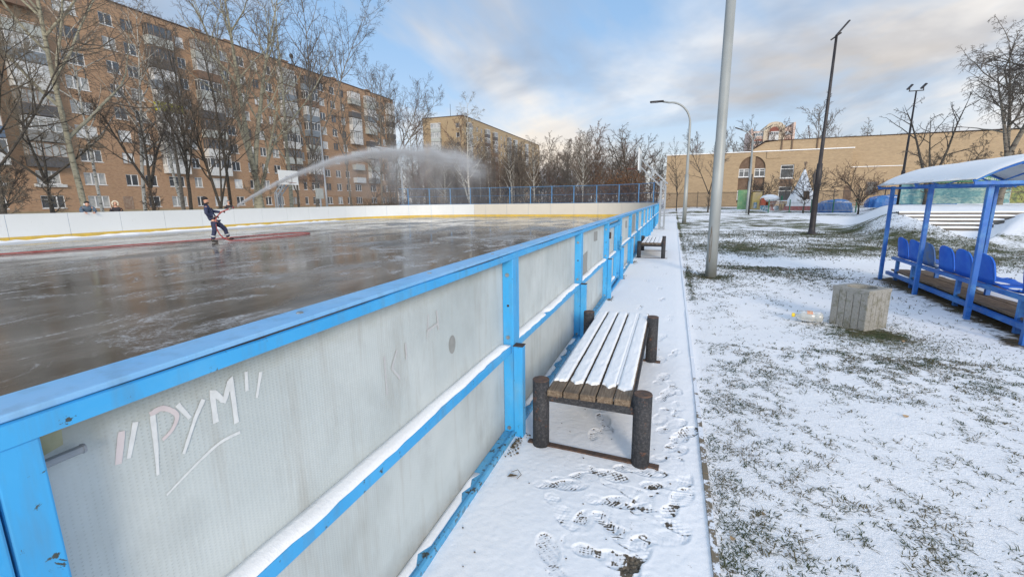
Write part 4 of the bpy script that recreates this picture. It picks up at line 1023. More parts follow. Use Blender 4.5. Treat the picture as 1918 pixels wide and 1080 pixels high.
# ------------------------------------------------------------------ basketball stands
def hoop_stand(label, x, y, s, board_mat):
    """s = +1: the arm reaches towards +x"""
    t = thing('basketball_stand', label, 'basketball hoop', (x, y, 0)); t['group'] = 'basketball stands over the rink boards'
    for yy in (-0.0, 0.42):
        q = MB(); q.bar((0, yy, -0.05), (0, yy, 2.42), 0.10, 0.08); q.bar((-0.21 * s, yy, -0.05), (-0.21 * s, yy, 2.20), 0.08, 0.08); q.build('leg', 'galv', t)
    q = MB(); q.bar((-0.21 * s, 0, 0.12), (0, 0, 0.12), 0.05); q.bar((-0.21 * s, 0.42, 0.12), (0, 0.42, 0.12), 0.05); q.bar((0, 0, 2.35), (0, 0.42, 2.35), 0.06); q.build('foot_brace', 'galv', t)
    for yy in (0.05, 0.37):
        q = MB(); q.bar((-0.30 * s, yy, 2.28), (1.02 * s, yy, 3.52), 0.07, 0.07); q.bar((-0.16 * s, yy, 1.98), (1.02 * s, yy, 3.12), 0.07, 0.07); q.bar((0.42 * s, yy, 2.96), (0.50 * s, yy, 2.62), 0.05, 0.05); q.bar((-0.2 * s, yy, 2.36), (-0.1 * s, yy, 2.05), 0.05, 0.05); q.build('arm', 'galv', t)
    q = MB(); q.bar((1.03 * s, 0.0, 2.95), (1.03 * s, 0.0, 3.75), 0.05); q.bar((1.03 * s, 0.42, 2.95), (1.03 * s, 0.42, 3.75), 0.05); q.build('board_frame', 'galv', t)
    q = MB(); q.box(min(1.06 * s, 1.10 * s), max(1.06 * s, 1.10 * s), -0.69, 1.11, 2.93, 3.97); bd = q.build('backboard', board_mat, t)
    q = MB(); xx = 1.103 * s
    for a, b, c, d in ((-0.085, 0.505, 3.50, 3.545), (-0.085, 0.505, 3.10, 3.13), (-0.085, -0.045, 3.13, 3.5), (0.465, 0.505, 3.13, 3.5)): q.box(min(xx, xx + 0.002 * s), max(xx, xx + 0.002 * s), a, b, c, d)
    q.build('target_square', 'black', bd)
    q = MB(); cx = 1.10 * s + 0.38 * s; pts = [(cx + 0.225 * math.cos(a), 0.21 + 0.225 * math.sin(a), 3.05) for a in [2 * math.pi * i / 20 for i in range(21)]]
    q.tube(pts, 0.011, 6, caps=False); q.bar((1.10 * s, 0.21, 3.05), (cx - 0.22 * s, 0.21, 3.05), 0.10, 0.02); q.build('ring', 'hoop_red', bd)
    return t
hoop_stand('grey basketball stand leaning in over the near boards past the benches, board seen edge on', -0.62, 23.9, -1, 'white_board')
hoop_stand('basketball stand with a white backboard above the long far side boards, behind the spray', -28.42, 26.85, 1, 'white_board')
t = thing('small_backboard', 'small square pale board on a low post behind the far side boards', 'backboard', (-31.7, 34.9, 0))
q = MB(); q.box(0, 0.04, -0.5, 0.5, 1.95, 2.92); q.build('board', 'bal_pale', t)
q = MB(); q.tube([(-0.05, 0.1, -0.1), (-0.05, 0.1, 2.2)], 0.09, 8); q.build('post', 'galv', t)

# ------------------------------------------------------------------ stepped terrace cut into the bank
t = thing('concrete_steps', 'flight of five dark concrete terrace steps under snow, cut into the bank', 'steps', (8.8, 21.0, 0.28))
for k in range(5):
    x1 = 1.75 + 0.55 * k; y0 = 0.5 * k
    q = MB(); q.box(0.0, x1, y0, y0 + 0.75, -0.25 + 0.125 * k, 0.085 + 0.125 * k); s = q.build('step', 'step_concrete', t)
    m = MB(); rs = random.Random(60 + k); n = 60; vs = []; fs = []
    for i in range(n + 1):
        x = x1 * i / n; j = 0.02 * rs.random(); hh = 0.035 + 0.02 * fbm(np.array([x * 1.5]), np.array([k * 3.0]), 3, 5)[0]
        vs += [(x, y0 + 0.005 + j, 0.0855 + 0.125 * k), (x, y0 + 0.01 + j, 0.0855 + 0.125 * k + hh * 0.7), (x, y0 + 0.05 + j, 0.0855 + 0.125 * k + hh), (x, y0 + 0.74, 0.0855 + 0.125 * k + hh * 1.15)]
    for i in range(n):
        for c in range(3): a = i * 4 + c; fs.append((a, a + 4, a + 5, a + 1))
    m.add(vs, fs); m.build('snow_layer', 'snow', s, smooth=True)

# ------------------------------------------------------------------ apartment block on the left
def apt_window(w, h, sashes, frame, pane, nm='window'):
    f = MB(); t = 0.075
    f.box(-0.03, 0.03, -w / 2, w / 2, h - t, h); f.box(-0.03, 0.03, -w / 2, w / 2, 0, t)
    f.box(-0.03, 0.03, -w / 2, -w / 2 + t, t, h - t); f.box(-0.03, 0.03, w / 2 - t, w / 2, t, h - t)
    for i in range(1, sashes):
        y = -w / 2 + w * i / sashes if sashes != 2 else -0.08
        f.box(-0.028, 0.034, y - 0.06, y + 0.06, t, h - t)
    f.box(-0.02, 0.20, -w / 2 - 0.05, w / 2 + 0.05, -0.075, -0.002)
    p = MB(); p.box(-0.02, -0.005, -w / 2 + t * 0.5, w / 2 - t * 0.5, t * 0.5, h - t * 0.5)
    if frame == 'frame_brown' or sashes == 3:
        f.box(-0.026, 0.036, -w / 2 + t, -w / 2 + w / sashes - 0.05, h * 0.68, h * 0.68 + 0.04)
    return f, p
def facade(mbw, y0, y1, z0, z1, holes, depth, fx=0.0):
    """wall in the yz plane with real openings and reveals"""
    ysb = sorted({y0, y1} | {round(v, 4) for h in holes for v in h[:2]}); zsb = sorted({z0, z1} | {round(v, 4) for h in holes for v in h[2:]})
    hs = {(round(a, 4), round(b, 4), round(c, 4), round(d, 4)) for a, b, c, d in holes}
    def inh(y, z): return any(a < y < b and c < z < d for a, b, c, d in hs)
    # merge runs along y per z-row
    for j in range(len(zsb) - 1):
        zc = (zsb[j] + zsb[j + 1]) / 2; run = None
        hrow = sorted([h for h in hs if h[2] < zc < h[3]]); cur = y0
        for h in hrow:
            if h[0] > cur: mbw.add([(fx, cur, zsb[j]), (fx, h[0], zsb[j]), (fx, h[0], zsb[j + 1]), (fx, cur, zsb[j + 1])], [(0, 1, 2, 3)])
            cur = h[1]
        if cur < y1: mbw.add([(fx, cur, zsb[j]), (fx, y1, zsb[j]), (fx, y1, zsb[j + 1]), (fx, cur, zsb[j + 1])], [(0, 1, 2, 3)])
    for a, b, c, d in hs:
        mbw.add([(fx, a, c), (fx, b, c), (fx, b, d), (fx, a, d), (fx - depth, a, c), (fx - depth, b, c), (fx - depth, b, d), (fx - depth, a, d)],
                [(0, 4, 5, 1), (1, 5, 6, 2), (2, 6, 7, 3), (3, 7, 4, 0)])
def balcony_mesh(w, clad, glass, pane, d=1.0, seed=0):
    rs = random.Random(seed); b = MB()
    b.box(0, d, -w / 2, w / 2, -0.12, 0.0)
    b.box(d - 0.05, d, -w / 2, w / 2, 0.0, 1.05); b.box(0, d - 0.05, -w / 2, -w / 2 + 0.05, 0.0, 1.05); b.box(0, d - 0.05, w / 2 - 0.05, w / 2, 0.0, 1.05)
    g = MB(); p = MB(); n = rs.choice((4, 5, 6)) 
    if glass:
        z0, z1 = 1.052, 2.52
        g.box(d - 0.07, d + 0.004, -w / 2, w / 2, z0, z0 + 0.06); g.box(d - 0.07, d + 0.004, -w / 2, w / 2, z1 - 0.07, z1)
        for i in range(n + 1):
            y = -w / 2 + w * i / n; y = min(max(y, -w / 2 + 0.035), w / 2 - 0.035)
            g.box(d - 0.068, d + 0.006, y - 0.035, y + 0.035, z0 + 0.06, z1 - 0.07)
        for s in (-1, 1):
            y = s * (w / 2 - 0.03)
            g.box(0.0, d - 0.07, y - 0.03, y + 0.03, z0, z0 + 0.05); g.box(0.0, d - 0.07, y - 0.03, y + 0.03, z1 - 0.07, z1); g.box(d * 0.5 - 0.03, d * 0.5 + 0.03, y - 0.028, y + 0.028, z0 + 0.05, z1 - 0.07)
        g.box(-0.0, d + 0.06, -w / 2 - 0.05, w / 2 + 0.05, z1 + 0.002, z1 + 0.05)
        p.box(d - 0.04, d - 0.03, -w / 2 + 0.03, w / 2 - 0.03, z0 + 0.03, z1 - 0.035)
        for s in (-1, 1): y = s * (w / 2 - 0.03); p.box(0.01, d - 0.041, y - 0.005, y + 0.005, z0 + 0.03, z1 - 0.035)
    else:
        for i in range(9): y = -w / 2 + 0.1 + (w - 0.2) * i / 8; g.box(d - 0.04, d - 0.01, y - 0.01, y + 0.01, 1.052, 1.2)
        g.box(d - 0.05, d, -w / 2, w / 2, 1.2, 1.24)
    return b, g, p
FH = 2.83
def zc(f): return 2.10 + FH * f        # centre height of a window on floor f = 0..8
def build_block():
    B = thing('apartment_building', 'nine storey orange brick apartment block behind the bare trees on the left', 'building', (-69.0, 5.0, 0)); oy = 5.0
    cols = [(24.2, 1.5), (37.4, 2.3), (41.6, 1.5), (44.0, 1.5), (50.75, 1.2), (57.6, 1.5), (60.6, 1.5), (63.3, 1.3), (66.0, 1.5), (72.4, 0.9), (79.0, 1.5), (82.2, 1.5), (85.2, 1.4), (97.9, 1.5), (99.9, 1.3), (21.0, 1.5), (17.0, 1.5), (12.0, 1.5), (8.0, 1.5)]
    stacks = [(27.7, 3.4), (32.8, 3.5), (47.5, 3.3), (54.1, 3.6), (69.6, 3.3), (75.2, 3.3), (88.6, 3.2), (94.2, 3.3), (102.3, 2.6)]
    holes = []; wins = []; rs = random.Random(12)
    for y, w in cols:
        for f in range(9):
            if y == 41.6 and f == 0: continue
            h = 1.45; z0 = zc(f) - 0.75; holes.append((y - oy - w / 2, y - oy + w / 2, z0, z0 + h)); wins.append((y - oy, w, z0, h, f))
    for y, w in stacks:
        for f in (0, 1):
            ww = 2.2; z0 = zc(f) - 0.75; holes.append((y - oy - ww / 2, y - oy + ww / 2, z0, z0 + 1.45)); wins.append((y - oy, ww, z0, 1.45, f))
    Y1 = 104.6 - oy; Zt = 27.0
    # attic vents
    vents = [v - oy for v in (16, 30.2, 39.0, 48.6, 59.2, 68.2, 77.9, 84.0, 90.8, 101.0)]
    for v in vents: holes.append((v - 0.45, v + 0.45, 25.55, 26.35))
    m = MB(); facade(m, 0, Y1, 0.0, Zt, holes, 0.16)
    m.add([(0, Y1, 0), (-12, Y1, 0), (-12, Y1, Zt), (0, Y1, Zt)], [(0, 1, 2, 3)]); m.add([(0, 0, 0), (-12, 0, 0), (-12, 0, Zt), (0, 0, Zt)], [(3, 2, 1, 0)])
    m.add([(-12, 0, 0), (-12, Y1, 0), (-12, Y1, Zt), (-12, 0, Zt)], [(3, 2, 1, 0)])
    wall = m.build('wall', 'brick', B)
    m = MB(); m.box(-0.0, 0.035, 0, Y1, 0, 1.0); m.build('plinth', 'plinth', wall)
    m = MB()
    for v in vents: m.box(-0.17, -0.14, v - 0.46, v + 0.46, 25.5, 26.4)
    m.build('attic_vent', 'frame_brown', wall)
    m = MB(); m.box(-12.1, 0.12, -0.1, Y1 + 0.1, Zt, Zt + 0.14); rf = m.build('roof', 'roof_dark', B)
    for v in (18, 37.8, 56.3, 62, 73.8, 87.5, 99.5):
        m = MB(); m.box(-4.6, -3.6, v - oy - 0.6, v - oy + 0.9, Zt + 0.14, Zt + 1.7); m.box(-4.7, -3.5, v - oy - 0.7, v - oy + 1.0, Zt + 1.7, Zt + 1.8); m.build('chimney', 'brick', rf)
    m = MB(); m.tube([(-1.2, 73.2 - oy, Zt + 0.1), (-1.2, 73.2 - oy, Zt + 1.9)], 0.04, 5); m.build('antenna_mast', 'black', rf)
    m = MB(); m.ball((-1.2, 73.2 - oy, Zt + 2.1), (0.2, 0.5, 0.45)); m.build('satellite_dish', 'black', rf)
    # windows: library of shared meshes
    lib = {}
    def get(w, h, s, fr, pn):
        key = (w, h, s, fr, pn)
        if key not in lib:
            f, p = apt_window(w, h, s, fr, pn)
            fo = f.build('window', fr); po_ = p.build('pane', pn, fo); lib[key] = [fo, po_, False]
        return lib[key]
    wins.sort(key=lambda w: (w[0] + oy < 26, w[0]))
    extra_f = {'frame_white': MB(), 'frame_brown': MB()}; extra_p = {k: MB() for k in ('glass', 'glass_curtain', 'glass_white')}
    cnt = 0
    for (y, w, z, h, f) in wins:
        fr = 'frame_white' if rs.random() < (0.86 if f < 6 else 0.72) else 'frame_brown'
        r = rs.random(); pn = 'glass' if r < 0.60 else ('glass_curtain' if r < 0.90 else 'glass_white')
        if f == 3 and 41 < y + oy < 45: fr, pn = 'frame_white', 'glass_white'
        s = 3 if w > 2 else (1 if w < 1 else 2)
        if cnt < 86 and y + oy > 26:
            k = get(w, h, s, fr, pn)
            if not k[2]: fo, po_ = k[0], k[1]; k[2] = True
            else:
                fo = k[0].copy(); COL.objects.link(fo); po_ = k[1].copy(); COL.objects.link(po_); po_.parent = fo
            fo.parent = B; fo.location = (-0.10, y, z); cnt += 1
        else:
            a, b = apt_window(w, h, s, fr, pn)
            extra_f[fr].add([(x - 0.10, yy + y, zz + z) for x, yy, zz in a.v], a.f); extra_p[pn].add([(x - 0.10, yy + y, zz + z) for x, yy, zz in b.v], b.f)
    e = MB(); mats = ['frame_white', 'frame_brown', 'glass', 'glass_curtain', 'glass_white']
    for i, nm in enumerate(mats):
        src = extra_f.get(nm) or extra_p.get(nm); e.cur = i; e.add(src.v, src.f)
    tag(e.build('far_windows', mats, B), kind='stuff')
    # balconies
    spec = {2: {8: ('bal_pale', 1, 'glass'), 7: ('bal_dark', 1, 'glass'), 6: ('bal_steel', 1, 'glass_white'), 5: ('bal_lime', 1, 'glass_curtain'), 4: ('bal_white', 1, 'glass_curtain'), 3: ('bal_grey', 1, 'glass_curtain'), 2: ('bal_white', 1, 'glass_curtain')},
            3: {8: ('bal_pale', 1, 'glass_curtain'), 7: ('bal_brown', 1, 'glass_curtain'), 6: ('bal_pale', 1, 'glass'), 5: ('bal_dark', 1, 'glass_curtain'), 4: ('bal_pale', 1, 'glass'), 3: ('bal_white', 1, 'glass'), 2: ('bal_white', 1, 'glass')},
            0: {3: ('bal_blue', 1, 'glass_white'), 2: ('bal_white', 1, 'glass')}, 1: {2: ('bal_dark', 1, 'glass_curtain'), 3: ('bal_grey', 1, 'glass_curtain')},
            4: {8: ('bal_pale', 1, 'glass_curtain'), 7: ('bal_steel', 1, 'glass_curtain'), 6: ('bal_grey', 1, 'glass_curtain'), 5: ('bal_pale', 1, 'glass_white'), 4: ('bal_white', 1, 'glass'), 3: ('bal_pale', 1, 'glass'), 2: ('bal_brown', 1, 'glass')}}
    keys = ['bal_white', 'bal_pale', 'bal_grey', 'bal_white', 'bal_brown', 'bal_steel', 'bal_pale', 'bal_dark']
    for si, (y, w) in enumerate(stacks):
        for f in range(2, 9):
            cl, gl, pn = spec.get(si, {}).get(f, (rs.choice(keys), rs.random() < 0.85, rs.choice(('glass', 'glass_curtain', 'glass_curtain', 'glass_white'))))
            b, g, p = balcony_mesh(w, cl, gl, pn, 1.0 if si != 0 else 1.05, si * 10 + f)
            for mm in (b, g, p): mm.v = [(x, yy + y - oy, zz + zc(f) - 1.62) for x, yy, zz in mm.v]
            bo = b.build('balcony', cl, B); g.build('glazing_frame', 'frame_white' if rs.random() < 0.7 else 'frame_brown', bo)
            if p.v: p.build('pane', pn, bo)
    m = MB(); m.box(0.0, 0.03, 40.65 - oy - 0.6, 40.65 - oy + 0.6, 0.9, 2.75); m.build('door', 'frame_brown', B)
    for y, w in ((32.8, 2.9), (27.7, 2.6)):
        m = MB(); m.box(0.0, 0.32, y - oy - w / 2, y - oy + w / 2, zc(1) - 1.15, zc(1) - 0.82); m.build('window_box', 'bal_white', B)
    return B
build_block()
# farther yellow brick block
def build_far_block():
    B = thing('apartment_building', 'farther yellow brick apartment block rising behind the wood, corner towards the rink', 'building', (-62.0, 131.4, 0))
    m = MB(); L = 84; Zt = 27.2; holes = []; rs = random.Random(5); wins = []
    for c in range(22):
        y = 3.2 + c * 3.7
        for f in range(9):
            if c % 6 in (0, 4): continue
            w = 1.5; z = 1.2 + f * 2.83; holes.append((y - w / 2, y + w / 2, z, z + 1.4)); wins.append((y, z, w))
    facade(m, 0, L, 0, Zt, holes, 0.2); 
    end = [(-11.2, 3), (-2.2, 1.2)]; eh = []
    # end wall in the xz plane: reuse facade by swapping
    e = MB(); eh = [(2.0 - 0.6, 2.0 + 0.6, 1.2 + f * 2.83, 2.6 + f * 2.83) for f in range(9)]
    facade(e, 0, 14.2, 0, Zt, eh, 0.2); m.add([(-y, -x * 1.0, z) for x, y, z in e.v], [f[::-1] for f in e.f])
    m.add([(-14.2, 0, 0), (-14.2, L, 0), (-14.2, L, Zt), (-14.2, 0, Zt)], [(3, 2, 1, 0)]); m.add([(0, L, 0), (-14.2, L, 0), (-14.2, L, Zt), (0, L, Zt)], [(0, 1, 2, 3)])
    m.build('wall', 'brick_far', B)
    m = MB(); m.box(-14.4, 0.15, -0.15, L, Zt, Zt + 0.18); rf = m.build('roof', 'roof_dark', B)
    m = MB(); m.tube([(-5, 1.5, Zt), (-5, 1.5, Zt + 4)], 0.06, 4); m.tube([(-1, 1.0, Zt), (-1, 1.0, Zt + 1.5)], 0.05, 4); m.build('antenna_mast', 'black', rf)
    f = MB(); f.cur = 0; p = MB()
    for y, z, w in wins:
        if rs.random() < 0.5: f.cur = 0
        f.box(-0.16, -0.12, y - w / 2, y + w / 2, z, z + 0.09); f.box(-0.16, -0.12, y - w / 2, y + w / 2, z + 1.31, z + 1.4); f.box(-0.16, -0.12, y - 0.06, y + 0.06, z + 0.09, z + 1.31)
        f.box(-0.16, -0.12, y - w / 2, y - w / 2 + 0.1, z + 0.09, z + 1.31); f.box(-0.16, -0.12, y + w / 2 - 0.1, y + w / 2, z + 0.09, z + 1.31)
        p.box(-0.19, -0.165, y - w / 2, y + w / 2, z, z + 1.4)
    for (a, b, c, d) in eh: p.box(-b, -a, 0.165, 0.19, c, d); f.box(-b, -b + 0.1, 0.11, 0.16, c, d); f.box(-a - 0.1, -a, 0.11, 0.16, c, d); f.box(-b, -a, 0.11, 0.158, c, c + 0.1)
    tag(f.build('windows', 'frame_white', B), kind='stuff'); tag(p.build('window_panes', 'glass', B), kind='stuff')
    for c in (0, 4, 6, 10, 12, 16):
        y = 3.2 + c * 3.7
        for f_ in range(4, 9):
            cl = rs.choice(['bal_brown', 'bal_pale', 'bal_grey', 'bal_white', 'bal_dark']); b, g, pp = balcony_mesh(2.8, cl, True, 'glass', 0.9, c + f_)
            for mm in (b, g, pp): mm.v = [(x, yy + y, zz + 0.3 + f_ * 2.83) for x, yy, zz in mm.v]
            bo = b.build('balcony', cl, B); g.build('glazing_frame', 'frame_white', bo); pp.build('pane', 'glass', bo)
    for f_ in range(4, 9):
        cl = rs.choice(['bal_grey', 'bal_pale', 'bal_white']); b, g, pp = balcony_mesh(3.2, cl, True, 'glass_curtain', 0.9, 40 + f_)
        for mm in (b, g, pp): mm.v = [(yy - 9.3, -x, zz + 0.3 + f_ * 2.83) for x, yy, zz in mm.v]
        bo = b.build('balcony', cl, B); g.build('glazing_frame', 'frame_white', bo); pp.build('pane', 'glass_curtain', bo)
build_far_block()

# ------------------------------------------------------------------ the school
M['brown_panel'] = simple('brown_brick_infill', (0.115, 0.075, 0.05), (0.17, 0.115, 0.08), 3, 0.85)
def build_school():
    B = thing('school_building', 'long sand coloured brick school with an arched window bay, beyond the iron fence', 'building', (-1.2, 70, 0.3))
    def XZ(q):   # facade built in yz -> local xz
        q.v = [(y, -x, z) for x, y, z in q.v]; q.f = [f for f in q.f]; return q
    ox = -1.2; A0, A1 = 0.0, 22.3; ZT = 7.25
    arch = (8.2 - ox, 11.4 - ox, 0.6, 6.75); w2a = (13.2 - ox, 14.75 - ox, 3.7, 5.5); w2b = (13.2 - ox, 14.75 - ox, 0.7, 2.7)
    m = MB(); facade(m, A0, A1, -0.5, ZT, [arch, w2a, w2b], 0.28); XZ(m)
    # corners that turn the rectangular opening into an arch
    cx = (arch[0] + arch[1]) / 2; r = (arch[1] - arch[0]) / 2; zsp = 5.15
    for s in (-1, 1):
        pts = [(cx + s * r, zsp)] + [(cx + s * r * math.cos(a), zsp + r * math.sin(a)) for a in [math.pi / 2 * i / 10 for i in range(1, 11)]] + [(cx + s * r, zsp + r)]
        poly = [(x, min(z, 6.75)) for x, z in pts]
        m.prism(poly, lambda a, b, d: (a, d, b), 0.0, 0.27)
    m.add([(A0, 0, -0.5), (A0, 15, -0.5), (A0, 15, ZT), (A0, 0, ZT)], [(3, 2, 1, 0)]); m.add([(A1, 0, -0.5), (A1, 1.2, -0.5), (A1, 1.2, ZT), (A1, 0, ZT)], [(0, 1, 2, 3)])
    m.box(12.6, 14.3 - 0.0, -0.10, -0.003, ZT - 0.9, ZT - 0.02)
    wall = m.build('wall', 'brick_school', B)
    m = MB(); m.box(A0 - 0.1, A1 + 0.1, -0.12, 15, ZT, ZT + 0.10); m.build('roof', 'snow', B)
    m = MB(); m.box(cx - 0.30, cx + 0.30, -0.02, 0.25, 0.0, 6.72); m.build('pier', 'brick_school', wall)
    for bx in ((arch[0] + 0.001, arch[1] - 0.001, 0.20, 0.275, 2.25, 4.0), (arch[0] + 0.001, arch[1] - 0.001, 0.20, 0.27, 5.1, 6.74), (arch[0] + 0.001, arch[1] - 0.001, 0.2, 0.27, 0.6, 1.0), (w2a[0], w2a[1], -0.003, 0.02, 2.72, 3.68)):
        m = MB(); m.box(*bx); m.build('infill', 'brown_panel', wall)
    def win(x0, x1, z0, z1, n=2, trans=True):
        f = MB(); t = 0.09
        f.box(x0, x1, 0.12, 0.19, z0, z0 + t); f.box(x0, x1, 0.12, 0.19, z1 - t, z1)
        for i in range(n + 1):
            x = min(max(x0 + (x1 - x0) * i / n, x0 + t / 2), x1 - t / 2); f.box(x - t / 2, x + t / 2, 0.12, 0.19, z0 + t, z1 - t)
        if trans: zz = z0 + (z1 - z0) * 0.68; f.box(x0 + t, x1 - t, 0.115, 0.185, zz, zz + 0.07)
        f.box(x0 - 0.05, x1 + 0.05, -0.08, 0.12, z0 - 0.07, z0 - 0.002)
        w = f.build('window', 'frame_white', B); p = MB(); p.box(x0 + 0.02, x1 - 0.02, 0.16, 0.165, z0 + 0.02, z1 - 0.02); p.build('pane', 'glass', w)
    for (a, b) in ((arch[0], cx - 0.3), (cx + 0.3, arch[1])): win(a, b, 4.02, 5.1); win(a, b, 1.02, 2.22)
    win(*w2a[:2], 3.75, 5.45, 1); win(*w2b[:2], 0.75, 2.65, 1)
    # upper block behind, with sloping left shoulder
    U = []; ux = lambda X: X - ox
    prof = [(9.4, 6.9), (9.4, 7.35), (11.3, 8.55), (13.2, 8.72), (15.3, 8.72), (40, 8.62), (62, 8.6), (62, -0.5), (9.4, -0.5)]
    m = MB(); m.prism([(ux(x), z) for x, z in prof], lambda a, b, d: (a, d, b), 1.2, 22); up = m.build('hall_wall', 'brick_school', B)
    m = MB(); m.bar((ux(9.35), 1.15, 7.38), (ux(11.3), 1.15, 8.59), 0.1, 0.06); m.box(ux(11.3), ux(62), 1.1, 22, 8.73, 8.80); m.build('hall_roof', 'roof_dark', up)
    for x in (13.2, 14.4, 17.3):
        m = MB(); m.box(ux(x), ux(x) + 0.14, 1.06, 1.19, 5.5, 8.7); m.build('drain_pipe', 'brown_panel', up)
    # lower annex to the right
    m = MB(); m.box(ux(21.2), ux(26.4), 0.3, 1.18, -0.5, 4.9); an = m.build('annex_wall', 'brick_school', B)
    m = MB(); m.box(ux(21.1), ux(26.5), 0.22, 1.17, 4.9, 4.97); m.build('annex_roof', 'snow', an)
    m = MB(); m.box(ux(20.6), ux(21.4), -0.05, -0.004, -0.2, 2.6); m.build('side_door', 'brown_panel', B)
    for x in (23.0, 31.0, 34.2):
        f = MB(); f.box(ux(x), ux(x) + 1.2, 1.08 if x > 27 else 0.22, 1.19 if x > 27 else 0.295, 1.4, 3.1); w = f.build('window', 'frame_brown', B); p = MB(); y = 1.07 if x > 27 else 0.21; p.box(ux(x) + 0.1, ux(x) + 1.1, y, y + 0.009, 1.5, 3.0); p.build('pane', 'glass', w)
build_school()
# tower block seen over the school roof
def build_tower():
    B = thing('apartment_building', 'pink and cream high rise with an arched gable showing over the school roof', 'building', (18.7, 140, 0))
    M['pinkwall'] = simple('pink_render', (0.56, 0.44, 0.38), (0.50, 0.38, 0.33), 1, 0.9); M['creamwall'] = simple('cream_render', (0.52, 0.44, 0.33), (0.45, 0.39, 0.3), 1, 0.9)
    m = MB(); m.box(0, 3.2, 0, 12, 0, 18.9); m.box(7.5, 10.0, 0.2, 12, 0, 19.5); m.box(9.6, 10.1, -0.3, 12, 0, 20.6); m.box(-0.1, 0.25, -0.3, 12, 0, 19.6); m.build('wall', 'pinkwall', B)
    m = MB(); n = 14; pts = [(2.8, 0.0), (7.7, 0.0), (7.7, 20.0), (7.2, 20.0)] + [(5.35 + 1.9 * math.cos(a), 20.0 + 0.95 * math.sin(a)) for a in [math.pi * i / n for i in range(n + 1)]] + [(3.3, 19.6), (2.8, 19.5)]
    m.prism(pts, lambda a, b, d: (a, d, b), -0.6, 12); g = m.build('gable', 'creamwall', B)
    m = MB(); pts = [(4.1, 14.0), (6.35, 14.0), (6.35, 18.6)] + [(5.22 + 1.13 * math.cos(a), 18.6 + 1.1 * math.sin(a)) for a in [math.pi * i / n for i in range(n + 1)]][1:-1] + [(4.1, 18.6)]
    m.prism(pts, lambda a, b, d: (a, d, b), -0.64, -0.605); m.build('arch_recess', simple('red_recess', (0.22, 0.08, 0.06), rough=0.9), g)
    m = MB(); m.box(4.15, 6.3, -0.95, -0.65, 15.9, 18.5); m.build('balcony', 'bal_white', B)
    for (x0, x1) in ((0.5, 3.1), (7.8, 9.4), (4.2, 6.25)):
        for z in (17.7, 15.7, 13.8):
            y = -0.97 if x0 == 4.2 else -0.05
            f = MB(); f.box(x0, x1, y, y + 0.02, z - 0.1, z + 0.75); w = f.build('window', 'frame_white', B)
            p = MB()
            k = 5
            for i in range(k): a = x0 + (x1 - x0) * i / k; p.box(a + 0.06, a + (x1 - x0) / k - 0.06, y - 0.02, y - 0.001, z, z + 0.65)
            p.build('pane', 'glass', w)
    m = MB(); m.box(0.3, 3.2, -0.12, -0.06, 16.4, 16.7); m.box(7.7, 9.6, -0.12, -0.06, 16.2, 16.5); m.build('red_band', simple('red_band', (0.40, 0.10, 0.06), rough=0.8), B)
build_tower()

# ------------------------------------------------------------------ bare trees
def bark(name, a, b, c=None, cs=6.0, lo=0.5, hi=0.6, stretch=(1, 1, 3.5)):
    k = NT(name); v = k.obj()
    col = k.mix(k.noise(v, 3, 5), a, b)
    if c is not None: col = k.mix(k.ramp(k.noise(k.map(v, stretch), cs, 6, 0.7), [(lo, 0), (hi, 1)]), col, c)
    k.color(col); k.rough(0.9); k.bump(k.noise(v, 20, 5), 0.5, 0.02); return k.m
M['bark_birch'] = bark('white_birch_bark', (0.50, 0.49, 0.44), (0.36, 0.35, 0.31), (0.035, 0.03, 0.028), 2.6, 0.53, 0.60, (1, 1, 2.6))
M['bark_poplar'] = bark('grey_green_poplar_bark', (0.34, 0.33, 0.25), (0.24, 0.235, 0.18), (0.07, 0.062, 0.048), 2.2, 0.50, 0.66)
M['bark_dark'] = bark('dark_wet_bark', (0.055, 0.047, 0.038), (0.10, 0.088, 0.070), (0.02, 0.018, 0.016), 5)
M['bark_grey'] = bark('grey_bark', (0.16, 0.145, 0.12), (0.22, 0.20, 0.165), (0.06, 0.05, 0.045), 3)
M['twig'] = bark('brown_twigs', (0.12, 0.10, 0.08), (0.165, 0.14, 0.115))
M['twig_dark'] = bark('dark_twigs', (0.07, 0.058, 0.05), (0.105, 0.088, 0.075))
M['twig_red'] = bark('reddish_twigs', (0.125, 0.075, 0.055), (0.17, 0.11, 0.08))
M['twig_pale'] = bark('pale_twigs', (0.22, 0.19, 0.14), (0.15, 0.125, 0.095))
